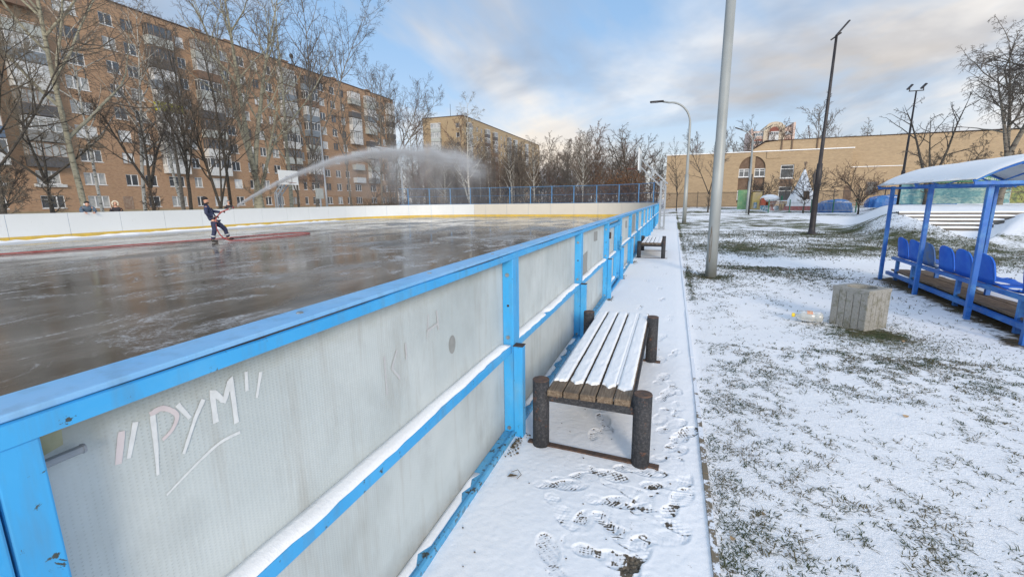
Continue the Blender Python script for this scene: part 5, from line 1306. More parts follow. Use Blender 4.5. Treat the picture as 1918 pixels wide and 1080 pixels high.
def tubes(polys, sides):
    """polys: list of (P n x 3, r n); returns verts, quads"""
    if isinstance(polys, tuple): batches = [polys]
    else:
        groups = {}
        for P, r in polys: groups.setdefault(len(P), []).append((P, r))
        batches = [(np.array([a for a, _ in g]), np.array([b for _, b in g])) for g in groups.values()]
    V = []; F = []; off = 0
    for P, r in batches:
        B, n = P.shape[:2]
        T = np.gradient(P, axis=1); T /= np.linalg.norm(T, axis=2, keepdims=True) + 1e-9
        mT = T.mean(1); ref = np.where(np.abs(mT[:, 2:3]) > 0.8, np.array([[1.0, 0, 0]]), np.array([[0, 0, 1.0]]))
        u = np.cross(T, ref[:, None, :]); u /= np.linalg.norm(u, axis=2, keepdims=True) + 1e-9; w = np.cross(T, u)
        a = np.arange(sides) * 2 * np.pi / sides
        ring = P[:, :, None, :] + r[:, :, None, None] * (u[:, :, None, :] * np.cos(a)[None, None, :, None] + w[:, :, None, :] * np.sin(a)[None, None, :, None])
        V.append(ring.reshape(-1, 3)); b = (np.arange(B) * n * sides)[:, None, None]; i = (np.arange(n - 1) * sides)[None, :, None]; j = np.arange(sides)[None, None, :]; j2 = (j + 1) % sides
        q = np.stack([b + i + j, b + i + j2, b + i + sides + j2, b + i + sides + j], -1).reshape(-1, 4) + off
        F.append(q); off += B * n * sides
    return np.concatenate(V), np.concatenate(F)
def grow_tree(seed, h, r, lv, stems=None, base=(0, 0, 0), lean=(0, 0)):
    """lv: per level dict(n, ratio, ang, t0, wig, trop, seg); returns one (P, r) batch per level"""
    rg = np.random.default_rng(seed); out = []
    def walk(p, d, L, r0, r1, seg, wig, trop):
        P = [p]; d = d / np.linalg.norm(d, axis=1, keepdims=True)
        for i in range(seg):
            d = d + rg.normal(0, wig, d.shape) + np.array([[0, 0, trop]]); d /= np.linalg.norm(d, axis=1, keepdims=True); P.append(P[-1] + d * (L / seg)[:, None])
        t = np.linspace(0, 1, seg + 1)[None, :]; r0 = np.asarray(r0)[:, None]; r1 = np.asarray(r1)[:, None]
        return np.stack(P, 1), r0 * (1 - t) ** 0.9 + r1
    if stems is None: stems = [((0, 0, 0), (lean[0], lean[1], 1.0), h, r)]
    p = np.array([np.array(s_[0], float) + np.array(base, float) for s_ in stems]); d = np.array([s_[1] for s_ in stems], float); L = np.array([s_[2] for s_ in stems], float); r0 = np.array([s_[3] for s_ in stems], float)
    P, R = walk(p, d, L, r0, r0 * 0.05, 16, 0.022, 0.004); R[:, 0] *= 1.25; R[:, 0] = np.minimum(R[:, 0], r0 * 1.25)
    out.append((P, R))
    for s in lv:
        B, m1, _ = P.shape; m = m1 - 1; n = int(s['n'])
        k = np.tile(np.arange(n), B); par = np.repeat(np.arange(B), n); keep = rg.random(B * n) < 0.88; k = k[keep]; par = par[keep]; N = len(k)
        t = np.minimum(s['t0'] + (1 - s['t0']) * (k + rg.random(N)) / n, 0.985); x = t * m; i = x.astype(int); f = (x - i)[:, None]
        p = P[par, i] * (1 - f) + P[par, i + 1] * f; ra = R[par, i] * (1 - f[:, 0]) + R[par, i + 1] * f[:, 0]
        d = P[par, i + 1] - P[par, i]; d /= np.linalg.norm(d, axis=1, keepdims=True)
        ref = np.where(np.abs(d[:, 2:3]) < 0.9, np.array([[0, 0, 1.0]]), np.array([[1.0, 0, 0]])); o = np.cross(d, ref); o /= np.linalg.norm(o, axis=1, keepdims=True); q = np.cross(d, o)
        ph = (rg.random(B) * 6.28)[par] + 2.4 * k + rg.normal(0, 0.5, N); ang = np.radians(s['ang'] * (0.7 + 0.6 * rg.random(N)))
        side = o * np.cos(ph)[:, None] + q * np.sin(ph)[:, None]; nd = d * np.cos(ang)[:, None] + side * np.sin(ang)[:, None]
        Lc = L[par] * s['ratio'] * (1 - s['shape'] * (t - s['t0']) / (1 - s['t0'] + 1e-6)) * (0.65 + 0.7 * rg.random(N))
        rc = np.maximum(np.minimum(ra * 0.70, Lc * s['thick']), s['rmin'])
        P, R = walk(p, nd, Lc, rc, np.full(N, s['rmin'] * 0.8), s['seg'], s['wig'], s['trop']); L = Lc; out.append((P, R))
    return out
def tree_meshes(name, out, split=2):
    Vt, Ft = tubes(out[0], 10)
    V2, F2 = tubes(out[1], 6); Ft = np.concatenate([Ft, F2 + len(Vt)]); Vt = np.concatenate([Vt, V2])
    Vc = []; Fc = []; o = 0
    for lv in out[2:]:
        V, F = tubes(lv, 3); Vc.append(V); Fc.append(F + o); o += len(V)
    return (Vt, Ft), (np.concatenate(Vc), np.concatenate(Fc))
def lvl(n, ratio, ang, t0, wig, trop, seg, rmin, shape=0.6, thick=0.0125): return dict(n=n, ratio=ratio, ang=ang, t0=t0, wig=wig, trop=trop, seg=seg, rmin=rmin, shape=shape, thick=thick)
SPEC = {
 'poplar': dict(h=24, r=0.30, lv=[lvl(18, 0.38, 42, 0.24, 0.09, 0.08, 9, 0.012), lvl(9, 0.42, 44, 0.2, 0.13, 0.05, 6, 0.007), lvl(8, 0.46, 42, 0.15, 0.16, 0.02, 4, 0.005), lvl(4, 0.5, 40, 0.2, 0.2, 0.0, 3, 0.0045)]),
 'birch': dict(h=15, r=0.13, lv=[lvl(24, 0.28, 42, 0.28, 0.09, 0.04, 8, 0.009), lvl(10, 0.44, 46, 0.2, 0.15, -0.05, 6, 0.006), lvl(9, 0.55, 40, 0.15, 0.15, -0.18, 5, 0.0048)]),
 'linden': dict(h=12, r=0.15, lv=[lvl(14, 0.42, 38, 0.22, 0.11, 0.05, 8, 0.009), lvl(9, 0.44, 42, 0.2, 0.15, 0.04, 6, 0.006), lvl(8, 0.46, 42, 0.15, 0.18, 0.0, 4, 0.0045), lvl(4, 0.5, 45, 0.2, 0.2, 0.0, 3, 0.004)]),
 'aspen': dict(h=14, r=0.11, lv=[lvl(26, 0.22, 38, 0.30, 0.08, 0.08, 7, 0.010), lvl(8, 0.40, 42, 0.2, 0.14, 0.05, 5, 0.007), lvl(6, 0.45, 42, 0.15, 0.18, 0.0, 4, 0.005)]),
 'young': dict(h=7.8, r=0.06, lv=[lvl(24, 0.28, 42, 0.22, 0.08, 0.06, 7, 0.008), lvl(7, 0.40, 42, 0.2, 0.14, 0.03, 5, 0.006), lvl(4, 0.5, 42, 0.2, 0.15, 0.0, 3, 0.005)]),
}
def make_tree(name, label, kind, seed, x, y, h, barkm, twigm, group, r=None, stems=None, lean=(0, 0), z=None, rz=None, spec=None):
    sp = spec or SPEC[kind]; s = h / sp['h']
    lv = [dict(l) for l in sp['lv']]
    out = grow_tree(seed, h, r or sp['r'] * s, lv, stems=stems, lean=lean)
    (Vt, Ft), (Vc, Fc) = tree_meshes(name, out)
    t = thing(name, label, 'tree', (x, y, (hz(x, y) if z is None else z) - 0.1), 0, group)
    link('trunk', fast_mesh('trunk', Vt, Ft, barkm), t); link('crown', fast_mesh('crown', Vc, Fc, twigm), t)
    return t
GL = 'bare trees between the rink and the apartment block'
def stems_from(forkz, n, ang, L, r, seed, tr=None, base_r=None):
    rg = np.random.default_rng(seed); ph0 = rg.random() * 6.28; out = [((0, 0, 0), (0.02, 0.0, 1), forkz * 1.04, base_r or r * 1.5)]
    for k in range(n):
        ph = ph0 + 6.28 * k / n; a = R_(ang * (0.6 + 0.6 * rg.random())); out.append(((0, 0, forkz * (0.94 + 0.05 * rg.random())), (math.sin(a) * math.cos(ph), math.sin(a) * math.sin(ph), math.cos(a)), L * (0.8 + 0.35 * rg.random()), r * (0.8 + 0.3 * rg.random())))
    return out
# large named trees of the left row
make_tree('poplar_tree', 'leaning pale barked tree with a thick mottled trunk, in front of the leftmost balconies', 'poplar', 3, -33, 17.1, 22, 'bark_poplar', 'twig', GL, r=0.16, lean=(0.0, 0.012))
make_tree('birch_tree', 'thin white birch just right of the thick pale leaning trunk', 'birch', 5, -36, 19.6, 15, 'bark_birch', 'twig', GL, r=0.10)
make_tree('birch_tree', 'white birch standing before the red brown basement door', 'birch', 6, -38, 23.4, 16, 'bark_birch', 'twig', GL, r=0.13, lean=(0.0, -0.03))
make_tree('linden_tree', 'dark forked tree beside the birch at the basement door', 'linden', 7, -34, 21.5, 9.5, 'bark_dark', 'twig_dark', GL, stems=stems_from(2.9, 3, 26, 6.5, 0.10, 4, base_r=0.17))
make_tree('birch_tree', 'slender white birch just left of the man with the hose', 'birch', 8, -42, 29.2, 17, 'bark_birch', 'twig', GL, r=0.13, lean=(0.0, -0.04))
make_tree('linden_tree', 'dark straight tree right above the man with the hose', 'linden', 9, -36, 25.5, 14, 'bark_dark', 'twig', GL, r=0.13, lean=(0, 0.02))
make_tree('linden_tree', 'dark many stemmed tree right of the man with the hose', 'linden', 10, -35, 27.3, 12, 'bark_dark', 'twig', GL, stems=stems_from(1.3, 4, 16, 11, 0.09, 6, base_r=0.14))
make_tree('poplar_tree', 'big old poplar with many rising stems left of the white backboard', 'poplar', 11, -37, 32.7, 24, 'bark_poplar', 'twig', GL, stems=[((0, 0, 0), (0, 0, 1), 5.2, 0.55), ((0, 0, 4.2), (0.1, -0.18, 1), 19, 0.21), ((0, 0, 4.6), (0.0, 0.22, 1), 19, 0.21), ((0, 0.1, 3.6), (-0.2, 0.02, 1), 18, 0.2), ((0, 0.2, 2.4), (0.05, 0.42, 1), 12, 0.17)])
make_tree('poplar_tree', 'tall poplar with a pale trunk directly behind the white backboard', 'poplar', 12, -43, 42.6, 25, 'bark_poplar', 'twig', GL, r=0.22, lean=(0, -0.02))
make_tree('poplar_tree', 'tall spreading poplar behind the straight lamp pole', 'poplar', 13, -45, 49.0, 27, 'bark_grey', 'twig_dark', GL, stems=stems_from(8, 4, 20, 18, 0.13, 9, base_r=0.25))
make_tree('poplar_tree', 'tall narrow poplar whose top rises over the middle of the long roof', 'aspen', 14, -50, 62.0, 27, 'bark_grey', 'twig_dark', GL, r=0.17)
make_tree('poplar_tree', 'wide crowned poplar at the far end of the brick block, limbs against the sky', 'poplar', 15, -50, 75.0, 27, 'bark_grey', 'twig_dark', GL, stems=stems_from(9, 5, 30, 18, 0.14, 13, base_r=0.26))
make_tree('poplar_tree', 'grey poplar left of the street lamp behind the spray', 'poplar', 16, -44, 62, 20, 'bark_grey', 'twig', GL, r=0.17)
make_tree('linden_tree', 'squat pollarded tree with dark trunk at the far left', 'linden', 17, -34, 16.0, 8, 'bark_dark', 'twig_pale', GL, stems=stems_from(3.1, 4, 42, 4.6, 0.08, 18, base_r=0.17),
          spec=dict(h=8, r=0.2, lv=[lvl(9, 0.42, 50, 0.35, 0.2, 0.08, 7, 0.016), lvl(10, 0.55, 50, 0.1, 0.2, -0.04, 6, 0.008), lvl(8, 0.5, 45, 0.1, 0.2, -0.12, 5, 0.006)]))
make_tree('linden_tree', 'dense brown crowned tree filling the upper left corner', 'linden', 18, -31.5, 12.9, 13, 'bark_dark', 'twig_pale', GL, stems=stems_from(3.4, 5, 34, 9, 0.06, 21, base_r=0.16))
make_tree('linden_tree', 'thin grey tree in front of the second balcony stack', 'aspen', 19, -39, 27.0, 16, 'bark_grey', 'twig', GL, r=0.15)
make_tree('linden_tree', 'thin brown tree between the big poplar and the second birch', 'aspen', 20, -41, 33.0, 17, 'bark_dark', 'twig', GL, r=0.15)
make_tree('linden_tree', 'brown bushy tree low behind the backboard', 'linden', 21, -37, 37.5, 10, 'bark_dark', 'twig', GL)
make_tree('linden_tree', 'reddish twiggy tree at the foot of the far end of the brick block', 'linden', 22, -47, 79.0, 19, 'bark_grey', 'twig_red', GL)
make_tree('linden_tree', 'reddish dense tree behind the top of the spray', 'linden', 23, -43, 70.0, 15, 'bark_grey', 'twig_red', GL)
make_tree('linden_tree', 'small dark bush like tree at the left edge of the rink', 'linden', 24, -33, 13.3, 4.2, 'bark_dark', 'twig_dark', GL, stems=stems_from(0.8, 4, 25, 3.8, 0.04, 5, base_r=0.07))
# right and far end
GR = 'young trees in front of the school'
make_tree('young_tree', 'thin young tree left of the curved lamp, before the blank school wall', 'young', 31, 0.35, 55, 7.6, 'bark_dark', 'twig_dark', GR)
make_tree('young_tree', 'wider young tree half hidden by the thick steel pole', 'young', 32, 3.3, 50, 9.0, 'bark_dark', 'twig', GR, stems=stems_from(2.0, 3, 18, 7, 0.055, 5, base_r=0.09))
def round_tree(label, seed, x, y, h, crown, tw):
    sp = dict(h=h, r=0.07, lv=[lvl(7, 0.8, 50, 0.45, 0.15, 0.10, 7, 0.010, 0.2), lvl(7, 0.5, 48, 0.2, 0.18, 0.05, 5, 0.008, 0.4), lvl(4, 0.5, 45, 0.2, 0.2, 0.05, 4, 0.007)])
    st = stems_from(h * 0.45, 6, 52, crown, 0.045, seed, base_r=0.09)
    return make_tree('round_tree', label, 'x', seed, x, y, h, 'bark_dark', tw, 'clipped round headed trees by the playground', stems=st, spec=sp)
round_tree('low clipped round tree behind the red play cart', 33, 9.3, 57, 2.6, 1.6, 'twig_dark')
round_tree('clipped round tree standing in front of the white tent', 34, 11.3, 48.5, 3.0, 1.9, 'twig_dark')
round_tree('clipped round tree with reddish twigs behind the blue tarpaulins', 35, 14.6, 45.5, 2.6, 1.9, 'twig_red')
GB = 'large trees behind the shelter'
make_tree('forked_tree', 'slim forked tree with spreading arms beside the double floodlight', 'linden', 36, 16.9, 40.5, 8.0, 'bark_dark', 'twig_dark', GB, stems=[((0, 0, 0), (0, 0, 1), 1.2, 0.16), ((0, 0, 1.0), (-0.22, 0, 1), 6.4, 0.11), ((0, 0, 1.0), (0.28, 0, 1), 6.8, 0.10), ((0, 0, 2.0), (0.02, 0.3, 1), 4.6, 0.07)],
          spec=dict(h=8, r=0.15, lv=[lvl(7, 0.42, 42, 0.35, 0.12, -0.02, 8, 0.012), lvl(6, 0.42, 45, 0.2, 0.16, -0.06, 6, 0.008), lvl(4, 0.45, 45, 0.2, 0.2, -0.08, 4, 0.006)]))
weep = dict(h=15, r=0.2, lv=[lvl(16, 0.50, 50, 0.20, 0.12, 0.0, 8, 0.012), lvl(10, 0.45, 48, 0.2, 0.18, -0.05, 6, 0.007), lvl(8, 0.50, 45, 0.15, 0.18, -0.14, 5, 0.005), lvl(4, 0.5, 40, 0.2, 0.2, -0.18, 3, 0.0045)])
make_tree('birch_tree', 'large dense birch with weeping twigs above the shelter roof', 'birch', 37, 19.9, 38.5, 10.8, 'bark_grey', 'twig', GB, stems=stems_from(3.2, 3, 22, 7.4, 0.14, 9, base_r=0.2), spec=weep)
make_tree('birch_tree', 'dark drooping birch at the upper right edge', 'birch', 38, 19.6, 33.0, 12.5, 'bark_dark', 'twig_dark', GB, stems=stems_from(4.5, 3, 20, 8.5, 0.14, 12, base_r=0.24), spec=weep)
make_tree('linden_tree', 'low wide brown tree before the hall wall, right of the slim forked tree', 'linden', 39, 21.0, 47, 5.4, 'bark_dark', 'twig', GB, stems=stems_from(1.0, 5, 40, 4.5, 0.07, 12, base_r=0.12))
GE = 'trees beyond the net fence'
make_tree('birch_tree', 'tall white birch with drooping crown above the net fence, before the far block', 'birch', 41, -23.0, 50, 12.8, 'bark_birch', 'twig_pale', GE, r=0.15)
make_tree('birch_tree', 'leaning white birch stem beside the tall one, crossing the far block', 'birch', 42, -25.0, 55, 9.5, 'bark_birch', 'twig', GE, r=0.12, lean=(-0.30, 0))
for i, (x, y, h, lab) in enumerate([(-18.4, 52, 8.0, 'white birch a little right of the tallest one behind the net fence'), (-16.2, 54, 9.0, 'pair mate birch with a bent white trunk left of the rink centre line'), (-9.8, 52, 8.6, 'narrow white birch in the middle of the wood behind the net fence'), (-29.5, 56, 8.0, 'white birch below the corner of the far block')]):
    make_tree('birch_tree', lab, 'birch', 50 + i, x, y, h, 'bark_birch', 'twig', GE)
make_tree('willow_tree', 'broad rounded dark tree against the pale sky left of the basketball stand', 'linden', 60, -4.6, 52.5, 9.8, 'bark_dark', 'twig_dark', GE, stems=stems_from(2.4, 5, 30, 7.2, 0.12, 13, base_r=0.22), spec=dict(h=10, r=.2, lv=[lvl(10, 0.34, 42, 0.3, 0.12, 0.05, 7, 0.014), lvl(7, 0.42, 45, 0.2, 0.18, 0.0, 6, 0.009), lvl(5, 0.45, 45, 0.2, 0.2, 0.0, 4, 0.007)]))
# brown leaved thicket
def leafy(name, label, x, y, rx, ry, rz_, n, seed, mat):
    rg = np.random.default_rng(seed); t = thing(name, label, 'bush', (x, y, 0))
    out = grow_tree(seed, rz_ * 1.5, 0.05, [lvl(8, 0.5, 40, 0.1, 0.15, 0.05, 6, 0.010), lvl(6, 0.5, 45, 0.2, 0.2, 0, 4, 0.008)], stems=[((rx * (rg.random() - .5), ry * (rg.random() - .5), 0), (rg.normal(0, .25), rg.normal(0, .25), 1), rz_ * 1.4, 0.04) for _ in range(9)])
    (Vt, Ft), (Vc, Fc) = tree_meshes(name, out); link('stems', fast_mesh('stems', np.concatenate([Vt, Vc]), np.concatenate([Ft, Fc + len(Vt)]), 'twig_dark'), t)
    c = rg.normal(0, 1, (n, 3)); c /= np.linalg.norm(c, axis=1, keepdims=True); c *= (rg.random((n, 1)) ** 0.4) * (0.7 + 0.5 * rg.random((n, 1))); c = c * [rx, ry, rz_] + [0, 0, rz_ * 0.95]
    keep = (fbm(c[:, 0] * 2 + 50, c[:, 2] * 2 + c[:, 1] + 50, 3, seed) > 0.42) & (c[:, 2] > 0.05); c = c[keep]; n = len(c)
    a = rg.normal(0, 1, (n, 3)); a /= np.linalg.norm(a, axis=1, keepdims=True); b = np.cross(a, rg.normal(0, 1, (n, 3))); b /= np.linalg.norm(b, axis=1, keepdims=True)
    s = 0.045 + 0.05 * rg.random((n, 1)); V = np.stack([c - a * s, c + b * s * 0.6, c + a * s, c - b * s * 0.6], 1).reshape(-1, 3); F = np.arange(n * 4).reshape(-1, 4)
    link('leaves', fast_mesh('leaves', V, F, mat, smooth=False), t); return t
M['leaf_brown'] = simple('dead_brown_leaves', (0.17, 0.085, 0.035), (0.11, 0.06, 0.035), 1.3, 0.8)
leafy('leafy_bush', 'thicket still holding rusty brown leaves behind the right end of the net fence', -4.8, 50.5, 4.2, 2.0, 2.5, 9000, 71, 'leaf_brown')
leafy('leafy_bush', 'second darker leafy thicket just left of the rusty brown one', -11.8, 54, 3.6, 2.0, 1.7, 5000, 72, 'leaf_brown')
# the wood: many bare trees reading as one mass
def wood():
    rg = np.random.default_rng(99); var = []
    kinds = [dict(h=12, r=0.12, lv=[lvl(16, 0.46, 36, 0.15, 0.12, 0.05, 6, 0.018), lvl(9, 0.45, 42, 0.15, 0.18, 0.02, 4, 0.012), lvl(7, 0.5, 42, 0.15, 0.2, 0.0, 3, 0.010)]),
             dict(h=11, r=0.10, lv=[lvl(20, 0.34, 34, 0.10, 0.10, 0.07, 5, 0.016), lvl(8, 0.48, 42, 0.15, 0.18, 0.03, 4, 0.012), lvl(7, 0.5, 42, 0.15, 0.2, 0.0, 3, 0.009)]),
             dict(h=10, r=0.12, lv=[lvl(14, 0.42, 42, 0.18, 0.14, 0.04, 6, 0.020), lvl(9, 0.42, 45, 0.15, 0.18, 0.02, 4, 0.014), lvl(6, 0.5, 40, 0.15, 0.2, -0.02, 3, 0.011)])]
    for k in range(6):
        sp = kinds[k % 3]; out = grow_tree(500 + k, sp['h'], sp['r'], sp['lv']); Vt, Ft = tubes(out[0], 5); o = len(Vt); Vs = [Vt]; Fs = [Ft]; n1 = len(Ft)
        for l in out[1:]:
            V, F = tubes(l, 3); Vs.append(V); Fs.append(F + o); o += len(V)
        var.append((np.concatenate(Vs), np.concatenate(Fs), sp['h'], n1))
    P = []
    for i in range(130): P.append((-2.2 - rg.random() * 36, 57 + rg.random() * 46, 0.58 + 0.32 * rg.random()))
    for i in range(26): P.append((-36 - rg.random() * 22, 82 + rg.random() * 45, 0.85 + 0.5 * rg.random()))
    for i in range(26): P.append((-44 - rg.random() * 30, 112 + rg.random() * 25, 0.9 + 0.6 * rg.random()))
    for i in range(28): P.append((-24 - rg.random() * 24, 57 + rg.random() * 22, 0.55 + 0.3 * rg.random()))
    for i in range(22): P.append((-2 + rg.random() * 34, 100 + rg.random() * 34, 1.15 + 0.35 * rg.random()))
    V = []; F = []; MI = []; o = 0
    for x, y, s in P:
        v, f, h, n1 = var[rg.integers(6)]; a = rg.random() * 6.28; c, sn = math.cos(a), math.sin(a)
        q = v * [s, s, s * (0.9 + 0.2 * rg.random())]; q = np.stack([q[:, 0] * c - q[:, 1] * sn + x, q[:, 0] * sn + q[:, 1] * c + y, q[:, 2] - 0.1], 1)
        V.append(q); F.append(f + o); m = np.full(len(f), [1, 2, 3][rg.choice(3, p=[0.5, 0.3, 0.2])]); m[:n1] = 0 if rg.random() < 0.25 else 1; MI.append(m); o += len(q)
    me = fast_mesh('distant_wood', np.concatenate(V), np.concatenate(F), 'bark_birch')
    for m in ('twig', 'twig_red', 'twig_dark'): me.materials.append(M[m])
    me.polygons.foreach_set('material_index', np.concatenate(MI).astype(np.int32)); 
    tag(link('distant_wood', me), 'dense wood of bare brown trees beyond the rink and school', 'wood', kind='stuff')
wood()
# undergrowth behind the net fence
def scrub():
    rg = np.random.default_rng(7); polys = []
    for i in range(2600):
        x = -38 + rg.random() * 36.5; y = 46.5 + rg.random() * 12; h = 0.8 + 1.9 * rg.random() * (0.75 + 0.25 * math.sin(x * 0.7) * math.sin(y * 0.9))
        d = np.array([rg.normal(0, .28), rg.normal(0, .28), 1.0]); p = np.array([x, y, 0.0]); P = [p]
        for k in range(3): d = d + rg.normal(0, .18, 3); P.append(P[-1] + d / np.linalg.norm(d) * h / 3)
        polys.append((np.array(P), np.array([0.016, 0.013, 0.010, 0.006])))
        for k in range(5):
            b = P[1 + k % 3]; dd = np.array([rg.normal(0, .8), rg.normal(0, .8), 0.7]); dd /= np.linalg.norm(dd)
            polys.append((np.array([b, b + dd * h * 0.14, b + dd * h * 0.28 + rg.normal(0, .03, 3), b + dd * h * 0.4]), np.array([0.010, 0.009, 0.008, 0.005])))
    V, F = tubes(polys, 3); tag(link('scrub', fast_mesh('scrub', V, F, 'twig_dark')), 'tangled leafless scrub behind the net fence', 'scrub', kind='stuff')
scrub()

# ------------------------------------------------------------------ grass, leaves and litter
M['grass'] = simple('winter_grass', (0.026, 0.046, 0.011), (0.095, 0.080, 0.038), 5.0, 0.8, world=True, lo=0.42, hi=0.58)
def grass():
    rg = np.random.default_rng(17); PX = []; PY = []
    def cand(n, x0, x1, y0, y1, p):
        x = x0 + (x1 - x0) * rg.random(n); y = y0 + (y1 - y0) * rg.random(n) ** p
        g = grassiness(x, y); cl = fbm(x * 6.0 + 3, y * 6.0, 3, 41); fine = fbm(x * 22, y * 22, 2, 47)
        k = (cl * 0.42 + fine * 0.58 + 0.46 * g > 0.665) ; k &= rg.random(n) < np.clip(0.15 + g * 1.3, 0, 1); PX.append(x[k]); PY.append(y[k])
    cand(170000, 0.275, 3.2, 0.9, 5.2, 1.0); cand(110000, 0.275, 5.5, 3.0, 11.5, 1.0); cand(60000, 0.3, 9, 10, 24, 1.1)
    for cx, cy, r, n in ((0.80, 9.75, 0.22, 500), (2.28, 6.10, 0.40, 1500), (2.6, 5.75, 0.35, 500), (1.15, 2.30, 0.06, 70), (1.85, 4.05, 0.09, 70), (0.37, 8.6, 0.08, 90), (0.38, 7.4, 0.08, 60), (1.0, 1.9, 0.3, 120)):
        a = rg.normal(0, 1, (n, 2)) * r * [1, 0.8]; PX.append(cx + a[:, 0]); PY.append(cy + a[:, 1])
    a = rg.random(70) * 1.0; PX.append(np.full(70, -0.84) + rg.normal(0, .03, 70)); PY.append(np.concatenate([11.3 + rg.normal(0, .10, 35), 6.9 + rg.normal(0, .08, 20), 9.15 + rg.normal(0, .05, 15)]))
    x = np.concatenate(PX); y = np.concatenate(PY); ok = (np.hypot(x - 2.21, y - 6.45) > 0.24); x = x[ok]; y = y[ok]
    n = len(x); z = np.where(x < 0.1, 0.03, height(x, y)) - 0.004
    far = np.clip((y - 4) / 12, 0, 1); L = (0.020 + 0.034 * rg.random(n)) * (1 + 1.0 * far); w = (0.0013 + 0.0015 * rg.random(n)) * (1 + 4.0 * far)
    a = rg.normal(0.6, 1.5, n); lift = np.abs(rg.normal(0.12, 0.30, n)); dx, dy = np.cos(a), np.sin(a)
    b = a + rg.normal(0, 0.6, n)
    p0 = np.stack([x, y, z], 1); d1 = np.stack([dx * np.cos(lift), dy * np.cos(lift), np.sin(lift) + 0.12], 1); p1 = p0 + d1 * (L * 0.5)[:, None]
    d2 = np.stack([np.cos(b), np.sin(b), np.sin(lift) * 0.3 - 0.08], 1); p2 = p1 + d2 * (L * 0.5)[:, None]; sd = np.stack([-dy, dx, 0 * dx], 1) * w[:, None]
    V = np.stack([p0 - sd, p0 + sd, p1 + sd * 0.8, p1 - sd * 0.8, p2 + sd * 0.15, p2 - sd * 0.15], 1).reshape(-1, 3)
    i = np.arange(n)[:, None] * 6; F = np.concatenate([i + [0, 1, 2, 3], i + [3, 2, 4, 5]])
    me = fast_mesh('grass', V, F, 'grass'); tag(link('grass', me), 'matted winter grass blades poking through thin snow', 'grass', kind='stuff')
grass()
M['leaf1'] = simple('tan_fallen_leaf', (0.36, 0.26, 0.15), (0.25, 0.17, 0.10), 60, 0.8)
def leaf(label, x, y, s, a):
    z = hz(x, y) + 0.004 if x > 0.26 else 0.042; m = MB(); vs = []; n = 12
    for i in range(n): t = 2 * math.pi * i / n; vs.append((s * math.cos(t), s * 0.48 * math.sin(t) * (1 + 0.25 * math.cos(t)), 0.006 + 0.006 * math.cos(2 * t)))
    vs.append((0, 0, 0.013)); m.add(vs, [(i, (i + 1) % n, n) for i in range(n)])
    o = m.build('fallen_leaf', 'leaf1'); o.location = (x, y, z); o.rotation_euler = (0.1, 0.15, a); tag(o, label, 'leaf', 'fallen leaves on the snow')
leaf('tan leaf lying close to the kerb, lowest in the picture', 0.34, 2.04, 0.016, 2.4); leaf('narrow brown leaf standing on edge a step beyond the lowest leaf', 0.505, 2.27, 0.014, 2.0)
leaf('pale round leaf on open snow, farther out than the others', 1.63, 3.71, 0.022, 0.2); leaf('brown leaf just below the concrete bin', 2.42, 5.80, 0.03, 0.7); leaf('small red brown leaf left of the plastic canister', 1.36, 5.05, 0.02, 1.7)
# trash and pebbles at the foot of the boards
o = MB(); o.add([(0, 0, 0.004), (0.045, 0.012, 0.010), (0.055, 0.030, 0.006), (0.012, 0.022, 0.012)], [(0, 1, 2, 3)]); o.tube([(0.06, 0.0, 0.004), (0.075, 0.03, 0.014), (0.045, 0.06, 0.02), (0.01, 0.045, 0.008)], 0.0018, 5)
o = o.build('litter_scrap', 'litter'); o.location = (-0.80, 2.12, 0.03); tag(o, 'scrap of dark litter on the snow at the foot of the first board panel', 'litter')
rg_ = random.Random(8); PB = MB()
for i in range(150):
    x = -0.88 + abs(rg_.gauss(0, 0.035)); y = rg_.choice([2.46, 2.5, 2.42, 4.85, 6.92, 8.85]) + rg_.gauss(0, 0.06); s = 0.002 + 0.005 * rg_.random(); PB.ball((x, y, 0.036 + s * 0.3), (s * 1.3, s, s * 0.7), 6, 4, 0.3)
for i in range(60):
    x = -0.9 + 1.0 * rg_.random(); y = 1.3 + 4 * rg_.random(); s = 0.0015 + 0.003 * rg_.random(); PB.ball((x, y, 0.034), (s * 1.3, s, s * 0.7), 6, 4, 0.3)
tag(PB.build('grit', 'litter'), 'grit and crumbs of earth on the snowy path', 'grit', kind='stuff')

# ------------------------------------------------------------------ people
def skin_mesh(name, pts, edges, rad, mat, parent, sub=2, root=0, wrinkle=0.0):
    me = bpy.data.meshes.new(name); me.from_pydata([tuple(p) for p in pts], edges, []); o = bpy.data.objects.new(name, me); COL.objects.link(o)
    m = o.modifiers.new('skin', 'SKIN'); m.branch_smoothing = 0.6
    for i, v in enumerate(me.skin_vertices[0].data):
        r = rad[i]; v.radius = (r, r) if isinstance(r, (int, float)) else r; v.use_root = (i == root)
    s = o.modifiers.new('sub', 'SUBSURF'); s.levels = sub; s.render_levels = sub
    dg = bpy.context.evaluated_depsgraph_get(); me2 = bpy.data.meshes.new_from_object(o.evaluated_get(dg)); bpy.data.objects.remove(o)
    me2.name = name; me2.materials.clear(); me2.materials.append(M[mat] if isinstance(mat, str) else mat)
    n = len(me2.vertices); co_ = np.empty(n * 3, dtype=np.float32)
    if wrinkle:
        me2.vertices.foreach_get('co', co_); nr = np.empty(n * 3, dtype=np.float32); me2.vertices.foreach_get('normal', nr); c = co_.reshape(-1, 3).astype(float); nn = nr.reshape(-1, 3)
        d = (fbm(c[:, 0] * 14 + c[:, 1] * 9 + 40, c[:, 2] * 20 + 40, 3, 5) - 0.5) * wrinkle; c = c + nn * d[:, None]; me2.vertices.foreach_set('co', c.astype(np.float32).ravel())
    me2.polygons.foreach_set('use_smooth', [True] * len(me2.polygons)); me2.update()
    return link(name, me2, parent)
